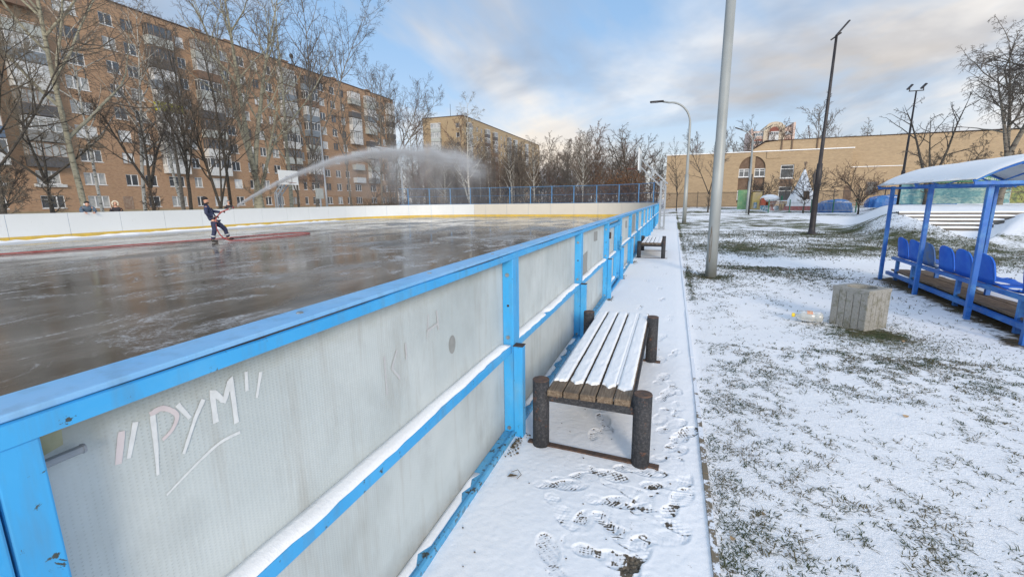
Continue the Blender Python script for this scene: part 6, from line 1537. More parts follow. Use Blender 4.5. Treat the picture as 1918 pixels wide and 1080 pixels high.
def chain(pts, edges, rad, start, seq):
    """append joints (xyz, r) one after another from index start; returns last index"""
    i = start
    for p, r in seq:
        pts.append(p); rad.append(r); edges.append((i, len(pts) - 1)); i = len(pts) - 1
    return i
def hand(pts, edges, rad, wrist, wp, d, up, curl=0.5, s=1.0):
    """palm, five separate curled fingers and a thumb, growing from the wrist"""
    d = Vector(d).normalized(); up = Vector(up).normalized(); side = d.cross(up).normalized(); wp = Vector(wp)
    palm = wp + d * 0.055 * s; pi_ = chain(pts, edges, rad, wrist, [(tuple(palm), 0.034 * s)])
    for k, (o, l) in enumerate(((-0.030, 0.066), (-0.010, 0.078), (0.011, 0.074), (0.030, 0.058))):
        b = palm + d * 0.035 * s + side * o * s; j = chain(pts, edges, rad, pi_, [(tuple(b), 0.0115 * s)])
        dd = d * math.cos(curl) - up * math.sin(curl); c = b + dd * l * 0.5 * s; d2 = d * math.cos(curl * 2.2) - up * math.sin(curl * 2.2); chain(pts, edges, rad, j, [(tuple(c), 0.0105 * s), (tuple(c + d2 * l * 0.5 * s), 0.009 * s)])
    t = wp + d * 0.03 * s - side * 0.034 * s; j = chain(pts, edges, rad, pi_, [(tuple(t), 0.013 * s)]); chain(pts, edges, rad, j, [(tuple(t + (d * 0.6 - side * 0.5 - up * 0.5) * 0.035 * s), 0.012 * s), (tuple(t + (d * 1.0 - side * 0.4 - up * 1.0) * 0.05 * s), 0.010 * s)])
def head_mesh(parent, c, yaw=0.0, tilt=0.0, s=1.0):
    """a shaped head with brow, nose, mouth, chin and ears; +x is the face"""
    q = MB(); n, m = 24, 18; vs = []; R3 = Matrix.Rotation(yaw, 3, 'Z') @ Matrix.Rotation(tilt, 3, 'Y'); c = Vector(c)
    for i in range(m + 1):
        th = math.pi * i / m; z = math.cos(th)
        for j in range(n):
            ph = 2 * math.pi * j / n; x, y = math.sin(th) * math.cos(ph), math.sin(th) * math.sin(ph)
            px, py, pz = x * 0.096, y * 0.076, z * 0.122
            if pz < 0: k = -pz / 0.122; py *= 1 - 0.32 * k; px *= 1 - 0.16 * k
            f = max(0.0, x) ** 3
            nose = math.exp(-((py / 0.014) ** 2) - (((pz + 0.012) / 0.026) ** 2)); px += 0.026 * nose * f
            eye = math.exp(-(((abs(py) - 0.031) / 0.014) ** 2) - (((pz - 0.012) / 0.012) ** 2)); px -= 0.010 * eye * f
            brow = math.exp(-((pz - 0.034) / 0.012) ** 2); px += 0.004 * brow * f
            lip = math.exp(-((py / 0.024) ** 2) - (((pz + 0.060) / 0.010) ** 2)); px += 0.006 * lip * f
            chin = math.exp(-((py / 0.025) ** 2) - (((pz + 0.098) / 0.02) ** 2)); px += 0.010 * chin * f
            vs.append(c + R3 @ (Vector((px, py, pz)) * s))
    fs = [(i * n + j, (i + 1) * n + j, (i + 1) * n + (j + 1) % n, i * n + (j + 1) % n) for i in range(m) for j in range(n)]
    q.add(vs, fs)
    return q
def merge_into(body, mbx):
    """join extra geometry into an existing mesh object so that the body stays one mesh"""
    me = body.data; v0 = [tuple(v.co) for v in me.vertices]; f0 = [tuple(p.vertices) for p in me.polygons]; o = len(v0)
    v0 += [tuple(v) for v in mbx.v]; f0 += [tuple(i + o for i in f) for f in mbx.f]; mats = list(me.materials)
    me.clear_geometry(); me.from_pydata(v0, [], f0)
    for p in me.polygons: p.use_smooth = True
    me.update()
def man_with_hose():
    t = thing('person', 'person in navy suit and black knit cap leaning back, spraying from a red hose', 'person', (-17.92, 13.55, 0.0), math.atan2(0.8, 0.6))
    hip = (0.02, 0, 0.90)
    P = [hip]; Rr = [0.10]; E = []
    sp = chain(P, E, Rr, 0, [((-0.05, 0, 1.08), 0.105), ((-0.13, 0, 1.27), 0.12), ((-0.18, 0, 1.44), 0.10)])
    nk = chain(P, E, Rr, sp, [((-0.185, 0, 1.53), 0.052), ((-0.175, 0, 1.60), 0.055), ((-0.168, 0, 1.69), 0.072)])
    # arms: near (right, -y) and far (left, +y)
    ra = chain(P, E, Rr, sp, [((-0.18, -0.19, 1.43), 0.055), ((-0.21, -0.27, 1.19), 0.042), ((0.02, -0.20, 1.06), 0.036), ((0.09, -0.15, 1.05), 0.027)])
    hand(P, E, Rr, ra, P[ra], (1, 0.45, 0.05), (0, 0.1, 1), 0.75)
    la = chain(P, E, Rr, sp, [((-0.16, 0.19, 1.43), 0.055), ((0.05, 0.25, 1.26), 0.042), ((0.28, 0.12, 1.24), 0.035), ((0.33, 0.06, 1.25), 0.027)])
    hand(P, E, Rr, la, P[la], (1, -0.55, 0.2), (0, -0.1, 1), 0.75)
    rl = chain(P, E, Rr, 0, [((0.01, -0.10, 0.86), 0.085), ((0.0, -0.13, 0.50), 0.062), ((-0.10, -0.14, 0.11), 0.042), ((-0.04, -0.15, 0.055), 0.040), ((0.09, -0.16, 0.045), 0.034)])
    ll = chain(P, E, Rr, 0, [((0.05, 0.10, 0.86), 0.085), ((0.36, 0.17, 0.56), 0.062), ((0.46, 0.24, 0.14), 0.042), ((0.52, 0.25, 0.075), 0.040), ((0.64, 0.27, 0.09), 0.034)])
    body = skin_mesh('body', P, E, Rr, 'skin', t, 2)
    merge_into(body, head_mesh(t, (-0.155, 0, 1.715), 0.0, -0.10, 0.98))
    # jacket
    P = [(0.03, 0, 0.90)]; Rr = [(0.165, 0.19)]; E = []
    sp = chain(P, E, Rr, 0, [((-0.03, 0, 1.04), 0.175), ((-0.11, 0, 1.24), 0.18), ((-0.17, 0, 1.40), 0.165)])
    chain(P, E, Rr, sp, [((-0.18, 0, 1.51), 0.10), ((-0.18, 0, 1.57), 0.082)])
    chain(P, E, Rr, sp, [((-0.18, -0.20, 1.42), 0.095), ((-0.215, -0.285, 1.20), 0.075), ((-0.03, -0.225, 1.075), 0.062), ((0.06, -0.17, 1.055), 0.052)])
    chain(P, E, Rr, sp, [((-0.16, 0.20, 1.42), 0.095), ((0.04, 0.265, 1.26), 0.075), ((0.22, 0.155, 1.235), 0.062), ((0.30, 0.085, 1.245), 0.050)])
    skin_mesh('jacket', P, E, Rr, 'overall', t, 2, wrinkle=0.035)
    P = [(0.035, 0, 0.93)]; Rr = [0.155]; E = []
    chain(P, E, Rr, 0, [((0.015, -0.10, 0.80), 0.118), ((0.01, -0.13, 0.52), 0.098), ((-0.06, -0.14, 0.30), 0.082), ((-0.095, -0.145, 0.13), 0.080)])
    chain(P, E, Rr, 0, [((0.10, 0.10, 0.80), 0.118), ((0.355, 0.17, 0.57), 0.098), ((0.42, 0.21, 0.34), 0.082), ((0.465, 0.24, 0.17), 0.080)])
    tr = skin_mesh('trousers', P, E, Rr, 'overall', t, 2, wrinkle=0.04)
    def band(name, par, a, b, r):
        q = MB(); q.tube([a, b], r, 16, caps=False); q.build(name, 'reflect', par, smooth=True)
    band('reflective_band', tr, (-0.068, -0.142, 0.285), (-0.078, -0.143, 0.235), 0.099); band('reflective_band', tr, (0.420, 0.212, 0.325), (0.433, 0.218, 0.275), 0.099)
    band('reflective_band', tr, (-0.01, -0.213, 1.073), (0.015, -0.20, 1.068), 0.070)
    for (x, y, z, dz) in ((-0.10, -0.145, 0.05, 0.0), (0.47, 0.245, 0.07, 0.05)):
        P = [(x - 0.02, y, z + 0.11)]; Rr = [0.062]; E = []
        chain(P, E, Rr, 0, [((x - 0.015, y, z + 0.01), 0.056)]); chain(P, E, Rr, 1, [((x + 0.10, y - 0.01, z - 0.002 + dz * 0.4), 0.050), ((x + 0.19, y - 0.015, z - 0.004 + dz), 0.042)]); chain(P, E, Rr, 1, [((x - 0.055, y, z - 0.0), 0.045)])
        skin_mesh('boot', P, E, Rr, 'leather', t, 2)
    for w, d, u in (((0.07, -0.165, 1.052), (1, 0.45, 0.05), (0, 0.1, 1)), ((0.315, 0.075, 1.248), (1, -0.55, 0.2), (0, -0.1, 1))):
        P = [w]; Rr = [0.040]; E = []; hand(P, E, Rr, 0, w, d, u, 0.75, 1.22); skin_mesh('glove', P, E, Rr, 'blackcloth', t, 2)
    # knit cap and collar
    q = MB(); vs = []; n = 20
    c0 = Vector((-0.165, 0, 1.715))
    for k, (z, r) in enumerate(((0.035, 0.104), (0.06, 0.112), (0.09, 0.108), (0.125, 0.090), (0.15, 0.055), (0.162, 0.012))):
        for j in range(n): a = 2 * math.pi * j / n; vs.append((c0.x - 0.018 + r * math.cos(a) + 0.25 * (0.06 - z) * (-math.cos(a) < 0), r * 0.84 * math.sin(a), c0.z + z - 0.035 * max(0, -math.cos(a)) * (k < 2)))
    q.add(vs, [(k * n + j, k * n + (j + 1) % n, (k + 1) * n + (j + 1) % n, (k + 1) * n + j) for k in range(5) for j in range(n)]); cp = q.build('knit_cap', 'blackcloth', t, smooth=True)
    s = cp.modifiers.new('thick', 'SOLIDIFY'); s.thickness = 0.012
    q = MB(); pts = [(-0.18 + 0.085 * math.cos(a), 0.08 * math.sin(a), 1.585 + 0.02 * math.cos(a)) for a in [2 * math.pi * i / 18 for i in range(19)]]; q.tube(pts, 0.032, 8, caps=False); q.build('fleece_collar', 'blackcloth', t, smooth=True)
    q = MB(); q.box(-0.005, 0.002, -0.11, -0.03, 1.29, 1.31); q.box(-0.020, -0.012, 0.03, 0.10, 1.36, 1.375); q.build('chest_tape', 'reflect', t)
man_with_hose()
def rotp(p, a, o): c, s = math.cos(a), math.sin(a); return (o[0] + p[0] * c - p[1] * s, o[1] + p[0] * s + p[1] * c, o[2] + p[2])
A_ = math.atan2(0.8, 0.6); O_ = (-17.92, 13.55, 0.0)
hp = [rotp(p, A_, O_) for p in [(0.80, 0.0, 1.42), (0.62, -0.005, 1.355), (0.40, -0.01, 1.27), (0.27, -0.05, 1.18), (0.16, -0.12, 1.06), (0.09, -0.16, 0.90), (0.07, -0.17, 0.72), (0.10, -0.15, 0.50), (0.20, -0.10, 0.27), (0.38, -0.05, 0.10), (0.62, -0.02, 0.035)]]
lay = [(-17.25, 14.9), (-17.3, 15.9), (-17.2, 16.9), (-17.2, 17.6), (-17.5, 18.3), (-18.1, 18.7), (-18.7, 18.5), (-19.05, 17.7), (-19.3, 16.5), (-19.4, 15.3), (-19.4, 14.18), (-19.75, 12.56), (-20.1, 10.93), (-20.4, 9.4), (-20.75, 8.2), (-21.2, 6.4), (-21.6, 4.0), (-22.0, 0.0)]
def catmull(P, k=6):
    out = []
    for i in range(len(P) - 1):
        p0, p1, p2, p3 = [Vector(P[max(0, min(len(P) - 1, j))]) for j in (i - 1, i, i + 1, i + 2)]
        for s_ in range(k):
            t = s_ / k; out.append(0.5 * ((2 * p1) + (p2 - p0) * t + (2 * p0 - 5 * p1 + 4 * p2 - p3) * t * t + (3 * p1 - p0 - 3 * p2 + p3) * t ** 3))
    out.append(Vector(P[-1])); return out
t = thing('fire_hose', 'long red rubber hose snaking over the wet rink from the man spraying water', 'hose', (-17.9, 13.6, 0)); o_l = Vector((-17.9, 13.6, 0))
q = MB(); q.tube([p - o_l for p in catmull(hp + [(x + 0.03 * math.sin(i * 1.7), y, 0.032) for i, (x, y) in enumerate(lay)])], 0.026, 8); q.build('tube', 'hose', t, smooth=True)
q = MB(); a_ = Vector(rotp((0.60, -0.005, 1.345), A_, O_)) - o_l; b_ = Vector(rotp((0.90, 0.005, 1.46), A_, O_)) - o_l; q.tube([a_, a_.lerp(b_, 0.3), a_.lerp(b_, 0.31), b_], [0.040, 0.040, 0.030, 0.016], 10); q.build('nozzle', 'brass', t, smooth=True)
def bystander(label, x, y, rz, coat, bend=0.0, hood=None, cap=None, trousers='jeans', s=1.0, arm=0):
    t = thing('person', label, 'person', (x, y, -0.02), rz); t.scale = (s, s, s)
    b = lambda z, f: (bend * f, 0, z - 0.35 * bend * f)
    hip = (0, 0, 0.92); P = [hip]; Rr = [0.10]; E = []
    sp = chain(P, E, Rr, 0, [((bend * 0.3, 0, 1.12), 0.11), ((bend * 0.7, 0, 1.32 - 0.06 * bend), 0.12), ((bend, 0, 1.44 - 0.18 * bend), 0.10)])
    hx, hz_ = bend * 1.22, 1.67 - 0.42 * bend
    chain(P, E, Rr, sp, [((bend * 1.1, 0, 1.52 - 0.25 * bend), 0.05), ((hx, 0, hz_ - 0.05), 0.06)])
    zs = 1.42 - 0.18 * bend
    fw = 0.28 if arm else 0.05
    for sg in (-1, 1):
        w = (bend + fw + 0.12, sg * 0.16, 1.13 if arm else 0.85)
        a = chain(P, E, Rr, sp, [((bend, sg * 0.18, zs), 0.055), ((bend + fw * 0.3, sg * 0.24, 1.18), 0.042), (w, 0.028)]); hand(P, E, Rr, a, w, (1, -0.3 * sg, -0.1) if arm else (0.2, 0, -1), (0, 0, 1) if arm else (1, 0, 0), 0.5)
        chain(P, E, Rr, 0, [((0, sg * 0.10, 0.86), 0.085), ((0.03, sg * 0.11, 0.48), 0.06), ((0, sg * 0.11, 0.09), 0.04), ((0.13, sg * 0.12, 0.045), 0.035)])
    body = skin_mesh('body', P, E, Rr, 'skin', t, 2); merge_into(body, head_mesh(t, (hx + 0.01, 0, hz_), 0, 0.15 + 0.5 * bend, 0.98))
    P = [(0, 0, 0.84)]; Rr = [0.175]; E = []
    sp = chain(P, E, Rr, 0, [((bend * 0.3, 0, 1.08), 0.175), ((bend * 0.7, 0, 1.28 - 0.06 * bend), 0.185), ((bend * 0.97, 0, 1.42 - 0.18 * bend), 0.15)])
    chain(P, E, Rr, sp, [((bend * 1.08, 0, 1.52 - 0.22 * bend), 0.085)])
    for sg in (-1, 1):
        w = (bend + fw + 0.08, sg * 0.17, 1.135 if arm else 0.92); chain(P, E, Rr, sp, [((bend * 0.98, sg * 0.19, zs), 0.09), ((bend + fw * 0.3, sg * 0.255, 1.18), 0.072), (w, 0.055)])
    skin_mesh('coat', P, E, Rr, coat, t, 2, wrinkle=0.03)
    P = [(0, 0, 0.90)]; Rr = [0.15]; E = []
    for sg in (-1, 1): chain(P, E, Rr, 0, [((0, sg * 0.10, 0.76), 0.11), ((0.03, sg * 0.11, 0.46), 0.085), ((0, sg * 0.11, 0.12), 0.07)])
    skin_mesh('trousers', P, E, Rr, trousers, t, 1)
    for sg in (-1, 1):
        P = [(-0.01, sg * 0.11, 0.13)]; Rr = [0.06]; E = []; chain(P, E, Rr, 0, [((0, sg * 0.11, 0.055), 0.055), ((0.14, sg * 0.12, 0.05), 0.045)]); skin_mesh('boot', P, E, Rr, 'leather', t, 1)
    if hood:
        q = MB(); n = 22
        for k in range(16):
            a = math.pi * (-0.12 + 1.24 * k / 15); q.ball((hx + 0.05, 0.118 * math.cos(a), hz_ + 0.02 + 0.125 * math.sin(a) * 1.0 - (0.04 if k in (0, 15) else 0)), (0.05, 0.042, 0.042), 8, 6, 0.25)
        q.ball((hx - 0.055, 0, hz_ + 0.02), (0.115, 0.125, 0.145), 16, 10)
        q.build('fleece_hood', hood, t, smooth=True)
    if cap:
        q = MB(); q.ball((hx - 0.008, 0, hz_ + 0.072), (0.112, 0.096, 0.075), 16, 10); q.build('cap', cap, t, smooth=True)
bystander('person in a slate blue jacket and black cap leaning over the white boards', -29.0, 15.05, R_(-20), 'slate', bend=0.38, cap='blackcloth', arm=1, s=1.10)
bystander('person in a dark coat with a cream fleece hood behind the white boards', -29.25, 16.55, R_(-25), 'darkcoat', hood='cream', s=1.0)
bystander('person in a dark jacket and grey cap, standing behind the boards near the hose nozzle', -29.3, 23.45, R_(-30), 'darkcoat', cap='greycloth', s=1.02)
# something white and dark carried on the back of the leaning bystander
o = MB(); o.ball((0, 0, 0), (0.17, 0.11, 0.07), 12, 8, 0.15); o = o.build('scarf', 'frame_white', bpy.data.objects['person.001'], smooth=True); o.location = (0.28, -0.02, 1.50); o.scale = (0.6, 0.9, 0.8)

# ------------------------------------------------------------------ water spray
def spray():
    org = Vector((-17.38, 14.28, 1.47)); ang = A_
    k = NT('water_spray_mist'); N = k.N; N.remove(k.p); v = k.obj(); sp = N.new('ShaderNodeSeparateXYZ'); k.L.new(v, sp.inputs[0]); X, Y, Z = sp.outputs
    m = k.math
    Xc = m('MAXIMUM', X, 0.0)
    g = m('SUBTRACT', m('MULTIPLY', Xc, 0.655), m('MULTIPLY', m('MULTIPLY', Xc, Xc), 0.0424))      # centre line of the jet
    wob = m('MULTIPLY', m('SUBTRACT', k.noise(k.map(v, (0.8, 0.8, 0.8)), 1.0, 3, 0.6), 0.5), m('MULTIPLY', m('MULTIPLY', Xc, Xc), 0.0085))
    dz = m('SUBTRACT', m('SUBTRACT', Z, g), wob)
    r = m('ADD', 0.042, m('MULTIPLY', Xc, 0.024)); r = m('ADD', r, m('MULTIPLY', m('POWER', m('MULTIPLY', Xc, 0.1), 4.0), 0.16))
    d2 = m('DIVIDE', m('ADD', m('MULTIPLY', dz, dz), m('MULTIPLY', Y, Y)), m('MULTIPLY', r, r))
    core = m('EXPONENT', m('MULTIPLY', d2, -1.3))
    streak = k.noise(k.map(v, (0.55, 3.5, 3.5), rot=(0, R_(-14), 0)), 2.4, 6, 0.7)
    rag = k.noise(v, 0.9, 7, 0.72); streak = m('MULTIPLY', m('SUBTRACT', streak, 0.34), 3.2, True)
    cut = m('MULTIPLY', m('SUBTRACT', Xc, 4.0), 0.055, True); streak = m('MULTIPLY', streak, m('MULTIPLY', m('SUBTRACT', rag, cut), m('ADD', 2.2, m('MULTIPLY', cut, 9.0)), True))
    dens_c = m('DIVIDE', 7.0, m('ADD', 0.05, m('MULTIPLY', Xc, 0.16)))
    fade = m('SUBTRACT', 1.0, m('MULTIPLY', m('MAXIMUM', m('SUBTRACT', X, 9.5), 0.0), 0.34), True)
    start = m('MULTIPLY', m('SUBTRACT', X, 0.0), 20.0, True)
    core = m('MULTIPLY', m('MULTIPLY', core, streak), m('MULTIPLY', dens_c, m('MULTIPLY', fade, start)))
    # veil of drops falling from the jet
    below = m('MULTIPLY', dz, -1.0); bpos = m('MAXIMUM', below, 0.0)
    yy = m('DIVIDE', m('MULTIPLY', Y, Y), m('ADD', 0.02, m('MULTIPLY', m('MULTIPLY', Xc, Xc), 0.006)))
    lat = m('EXPONENT', m('MULTIPLY', yy, -1.0))
    vn = k.noise(k.map(v, (1.0, 1.0, 0.35), rot=(0, R_(20), 0)), 1.3, 6, 0.66)
    vn = m('MULTIPLY', m('SUBTRACT', vn, 0.42), 4.5, True)
    up = m('SUBTRACT', 1.0, m('MULTIPLY', m('MAXIMUM', dz, 0.0), 5.0), True)
    veil = m('MULTIPLY', m('EXPONENT', m('MULTIPLY', bpos, -0.95)), m('MULTIPLY', lat, m('MULTIPLY', vn, up)))
    xin = m('MULTIPLY', m('SUBTRACT', X, 1.5), 0.18, True); xout = m('SUBTRACT', 1.0, m('MULTIPLY', m('MAXIMUM', m('SUBTRACT', X, 8.8), 0.0), 0.26), True)
    veil = m('MULTIPLY', m('MULTIPLY', veil, 0.95), m('MULTIPLY', xin, xout))
    dens = m('MULTIPLY', m('ADD', core, veil), m('LESS_THAN', -0.01, X))
    vol = N.new('ShaderNodeVolumeScatter'); vol.inputs['Color'].default_value = (0.985, 0.985, 0.99, 1); vol.inputs['Anisotropy'].default_value = 0.2
    k.L.new(m('MULTIPLY', dens, 1.9), vol.inputs['Density']); k.L.new(vol.outputs[0], k.out.inputs['Volume'])
    M['spray'] = k.m
    # closed hull round the jet and its veil
    q = MB(); n = 16; vs = []
    for i in range(n + 1):
        x = 15.2 * i / n; gz = 0.655 * x - 0.0424 * x * x; w = 0.12 + 0.15 * x; top = gz + 0.12 + 0.10 * x; bot = max(gz - 0.12 - 0.35 * x, -1.45)
        vs += [(x, -w, bot), (x, w, bot), (x, w, top), (x, -w, top)]
    fs = [(0, 1, 2, 3), (n * 4 + 3, n * 4 + 2, n * 4 + 1, n * 4)]
    for i in range(n):
        for c in range(4): a = i * 4 + c; b = i * 4 + (c + 1) % 4; fs.append((a, a + 4, b + 4, b))
    q.add(vs, fs); o = q.build('water_spray', 'spray')
    import bmesh
    bm = bmesh.new(); bm.from_mesh(o.data); bmesh.ops.recalc_face_normals(bm, faces=bm.faces)
    if bm.calc_volume(signed=True) < 0: bmesh.ops.reverse_faces(bm, faces=bm.faces)
    bm.to_mesh(o.data); bm.free(); M['spray'].cycles.volume_step_rate = 0.06; M['spray'].cycles.volume_sampling = 'MULTIPLE_IMPORTANCE'; o.location = org; o.rotation_euler = (0, 0, ang)
    tag(o, 'arching jet of water breaking into white mist over the rink', 'water spray', kind='stuff')
spray()

# ------------------------------------------------------------------ iron fences, playground, banners
def picket_fence(name, label, x0, x1, y, h, mat, gap, bar, post_gap, wave=0.0, z=None, postm=None):
    t = thing(name, label, 'fence', (x0, y, (hz((x0 + x1) / 2, y) if z is None else z))); L = x1 - x0; q = MB(); n = int(L / gap)
    for i in range(n):
        x = (i + 0.5) * gap; hh = h - wave * (0.5 + 0.5 * math.cos(2 * math.pi * x / post_gap)); q.box(x - bar / 2, x + bar / 2, -bar / 2, bar / 2, 0.12, hh)
    q.build('pickets', mat, t); tag(t.children[0], kind='stuff')
    q = MB(); q.box(0, L, 0.012, 0.05, 0.18, 0.22); q.build('rail', mat, t); q = MB(); q.box(0, L, 0.012, 0.05, h - 0.16 - wave, h - 0.12 - wave); q.build('rail', mat, t)
    for i in range(int(L / post_gap) + 1):
        q = MB(); x = i * post_gap; q.box(x - 0.04, x + 0.04, -0.04, 0.04, -0.2, h + 0.08); q.build('post', postm or mat, t)
picket_fence('iron_fence', 'long black iron picket fence in front of the school', -2.0, 27.0, 61.5, 1.95, 'black', 0.125, 0.030, 2.4)
M['green_metal'] = simple('dark_green_paint', (0.02, 0.13, 0.08), (0.03, 0.17, 0.1), 3, 0.6)
picket_fence('playground_fence', 'low grey playground fence with green posts and wavy pickets', 8.6, 17.0, 49.3, 1.15, 'galv', 0.11, 0.018, 1.75, 0.12, postm='green_metal')
PG = hz(9, 53)
t = thing('tepee', 'white canvas tepee with a red band and snow on its slopes, behind the wavy fence', 'tent', (12.0, 52.5, hz(12, 52.5)))
q = MB(); n = 8; vs = []
for z, r in ((0.0, 1.75), (0.35, 1.58), (0.352, 1.575), (2.5, 0.62), (4.0, 0.09)):
    for i in range(n * 3): a = 2 * math.pi * i / (n * 3); rr = r * (1 - 0.05 * (i % 3 != 0)); vs.append((rr * math.cos(a), rr * math.sin(a), z))
nn = n * 3; q.add(vs, [(k_ * nn + i, k_ * nn + (i + 1) % nn, (k_ + 1) * nn + (i + 1) % nn, (k_ + 1) * nn + i) for k_ in range(4) for i in range(nn)]); q.build('canvas', 'snow', t)
M['redband'] = simple('red_cloth_band', (0.30, 0.06, 0.05), (0.38, 0.10, 0.08), 4, 0.9)
q = MB(); vs = []
for z, r in ((0.10, 1.72), (0.50, 1.535)):
    for i in range(nn): a = 2 * math.pi * i / nn; rr = (r + 0.012) * (1 - 0.05 * (i % 3 != 0)); vs.append((rr * math.cos(a), rr * math.sin(a), z))
q.add(vs, [(i, (i + 1) % nn, nn + (i + 1) % nn, nn + i) for i in range(nn)]); q.build('red_band', 'redband', t)
q = MB()
for a in range(5): q.tube([(0.12 * math.cos(a * 1.3), 0.12 * math.sin(a * 1.3), 3.7), (-0.12 * math.cos(a * 1.3), -0.12 * math.sin(a * 1.3), 4.75)], 0.025, 5)
q.build('pole_tips', 'frame_brown', t)
q = MB(); q.add([(-0.15, -1.17, 1.15), (0.42, -1.12, 1.15), (0.36, -0.83, 1.95), (-0.12, -0.86, 1.95)], [(0, 1, 2, 3)]); q.v = [(x, y - 0.05, z) for x, y, z in q.v]; q.build('doorway', 'brown_panel', t)
M['tarp'] = simple('blue_tarpaulin', (0.02, 0.12, 0.40), (0.05, 0.20, 0.52), 2.2, 0.35, bump=1.0, bdist=0.12, bsc=3.0)
def tarp(label, x, y, rx, ry, h, seed):
    rs = random.Random(seed); q = MB(); n, m = 40, 14; vs = []; t = thing('covered_heap', label, 'tarpaulin', (x, y, hz(x, y) - 0.03))
    for j in range(m + 1):
        u = j / m
        for i in range(n):
            a = 2 * math.pi * i / n; rr = 1 - u ** 2.4; f = 1 + 0.10 * math.sin(7 * a + seed) * u + 0.06 * math.sin(13 * a + 3 * u)
            zz = h * (1 - (1 - u) ** 3.0) * (1 + 0.12 * math.sin(3 * a + 2 * u)) + 0.05 * math.sin(5 * a + 9 * u)
            c_, s_ = math.cos(a), math.sin(a); vs.append((rx * rr * f * math.copysign(abs(c_) ** 0.7, c_), ry * rr * f * math.copysign(abs(s_) ** 0.7, s_), max(0.0, zz) if u > 0 else 0))
    q.add(vs, [(j * n + i, j * n + (i + 1) % n, (j + 1) * n + (i + 1) % n, (j + 1) * n + i) for j in range(m) for i in range(n)]); q.build('tarpaulin', 'tarp', t, smooth=True)
    q = MB(); 
    for i in range(9):
        a = rs.random() * 6.28; rr = 0.6 * rs.random(); q.ball((rx * rr * math.cos(a), ry * rr * math.sin(a) - 0.15 * ry, h * (1.0 - 0.16 * rr) - 0.01), (0.32 * rx * (0.5 + rs.random()), 0.2 * ry, 0.055), 10, 5, 0.3)
    q.build('snow_layer', 'snow', t, smooth=True)
tarp('dark blue tarpaulin heap dusted with snow right of the white tepee', 14.3, 50.6, 1.35, 1.0, 1.05, 2)
tarp('blue tarpaulin heap behind the left post of the shelter', 17.9, 49.5, 1.5, 1.0, 0.95, 5)
tarp('third tarpaulin heap, white streaked, below the green sign', 20.3, 47.5, 1.5, 0.9, 0.95, 8)
# playhouse, play cart, slide tower
M['play_green'] = simple('faded_green_mural', (0.15, 0.34, 0.17), (0.30, 0.42, 0.22), 2.2, 0.8); M['play_yellow'] = simple('faded_yellow_mural', (0.55, 0.42, 0.13), (0.45, 0.36, 0.22), 1.6, 0.8)
M['play_red'] = simple('red_plastic', (0.46, 0.07, 0.04), (0.40, 0.11, 0.05), 2, 0.5); M['play_orange'] = simple('orange_wood', (0.38, 0.12, 0.045), (0.26, 0.08, 0.03), 6, 0.7, stretch=(5, 1, 1)); M['mural'] = simple('blue_and_white_mural', (0.45, 0.48, 0.50), (0.08, 0.22, 0.30), 5.5, 0.7, lo=0.46, hi=0.54); M['mural_red'] = simple('pink_and_white_mural', (0.62, 0.60, 0.58), (0.42, 0.16, 0.14), 3.5, 0.7, lo=0.47, hi=0.53)
t = thing('playhouse', 'painted playhouse with green side and yellow front by the iron fence', 'playhouse', (7.0, 55.5, hz(7, 55.5)))
q = MB(); q.box(-0.25, 0.75, 1.2, 1.3, -0.1, 2.15); q.build('green_wall', 'play_green', t); q = MB(); q.box(1.45, 1.56, 0.0, 1.4, -0.2, 1.95); q.box(0.72, 1.45, 1.25, 1.33, -0.1, 1.9); q.build('side_wall', 'play_yellow', t)
q = MB(); q.prism([(1.0, -0.2), (1.95, -0.2), (1.95, 1.9), (1.05, 1.86)], lambda a, b, d: (a, d, b), -0.1, -0.02); q.build('front_wall', 'play_yellow', t); q = MB(); q.box(1.2, 1.5, -0.13, -0.103, 0.15, 0.8); q.build('painted_flower', 'mural', t)
q = MB(); q.box(0.9, 2.05, -0.15, 1.5, 1.96, 2.02); q.build('roof', 'frame_brown', t)
t = thing('play_cart', 'red and orange play kiosk shaped like a big cup under a snow cap', 'play kiosk', (9.45, 53.6, hz(9.4, 53.6)))
q = MB(); q.tube([(0, 0, 0.0), (0, 0, 0.35), (0, 0, 0.36), (0, 0, 1.25)], [0.22, 0.26, 0.35, 0.72], 18); q.build('cup', 'play_orange', t); q = MB(); q.box(-0.92, -0.50, -0.6, 0.4, 0.5, 1.3); q.build('side_panel', 'play_red', t)
q = MB(); q.ball((-0.08, 0, 1.24), (0.88, 0.85, 0.42), 20, 10); q.build('snow_cap', 'snow', t, smooth=True); q = MB(); q.box(-1.0, -0.2, -0.75, -0.65, -0.05, 0.55); q.build('lower_mural', 'mural', t); q = MB(); q.box(0.35, 1.1, -0.75, -0.65, -0.05, 0.5); q.build('lower_mural', 'mural', t)
q = MB(); q.prism([(-0.42, -0.1), (0.45, -0.1), (0.1, 0.4), (-0.1, 0.4)], lambda a, b, d: (a, d, b), -0.70, -0.66); q.build('steps', 'mural_red', t)
q = MB(); q.tube([(0.95, -0.4, -0.1), (0.95, -0.4, 1.5)], 0.09, 8); q.build('post', 'green_metal', t)
t = thing('mural_panel', 'low pink and white painted panel left of the tepee', 'panel', (10.35, 53.9, hz(10.4, 53.9)))
q = MB(); q.box(0, 1.5, 0, 0.06, 0.0, 0.95); q.build('panel', 'mural_red', t); q = MB(); q.box(-0.03, 1.53, -0.02, 0.09, 0.955, 1.02); q.build('snow_layer', 'snow', t)
t = thing('play_barrel', 'brown and yellow striped play barrel right of the red kiosk', 'barrel', (10.5, 52.6, hz(10.5, 52.6)))
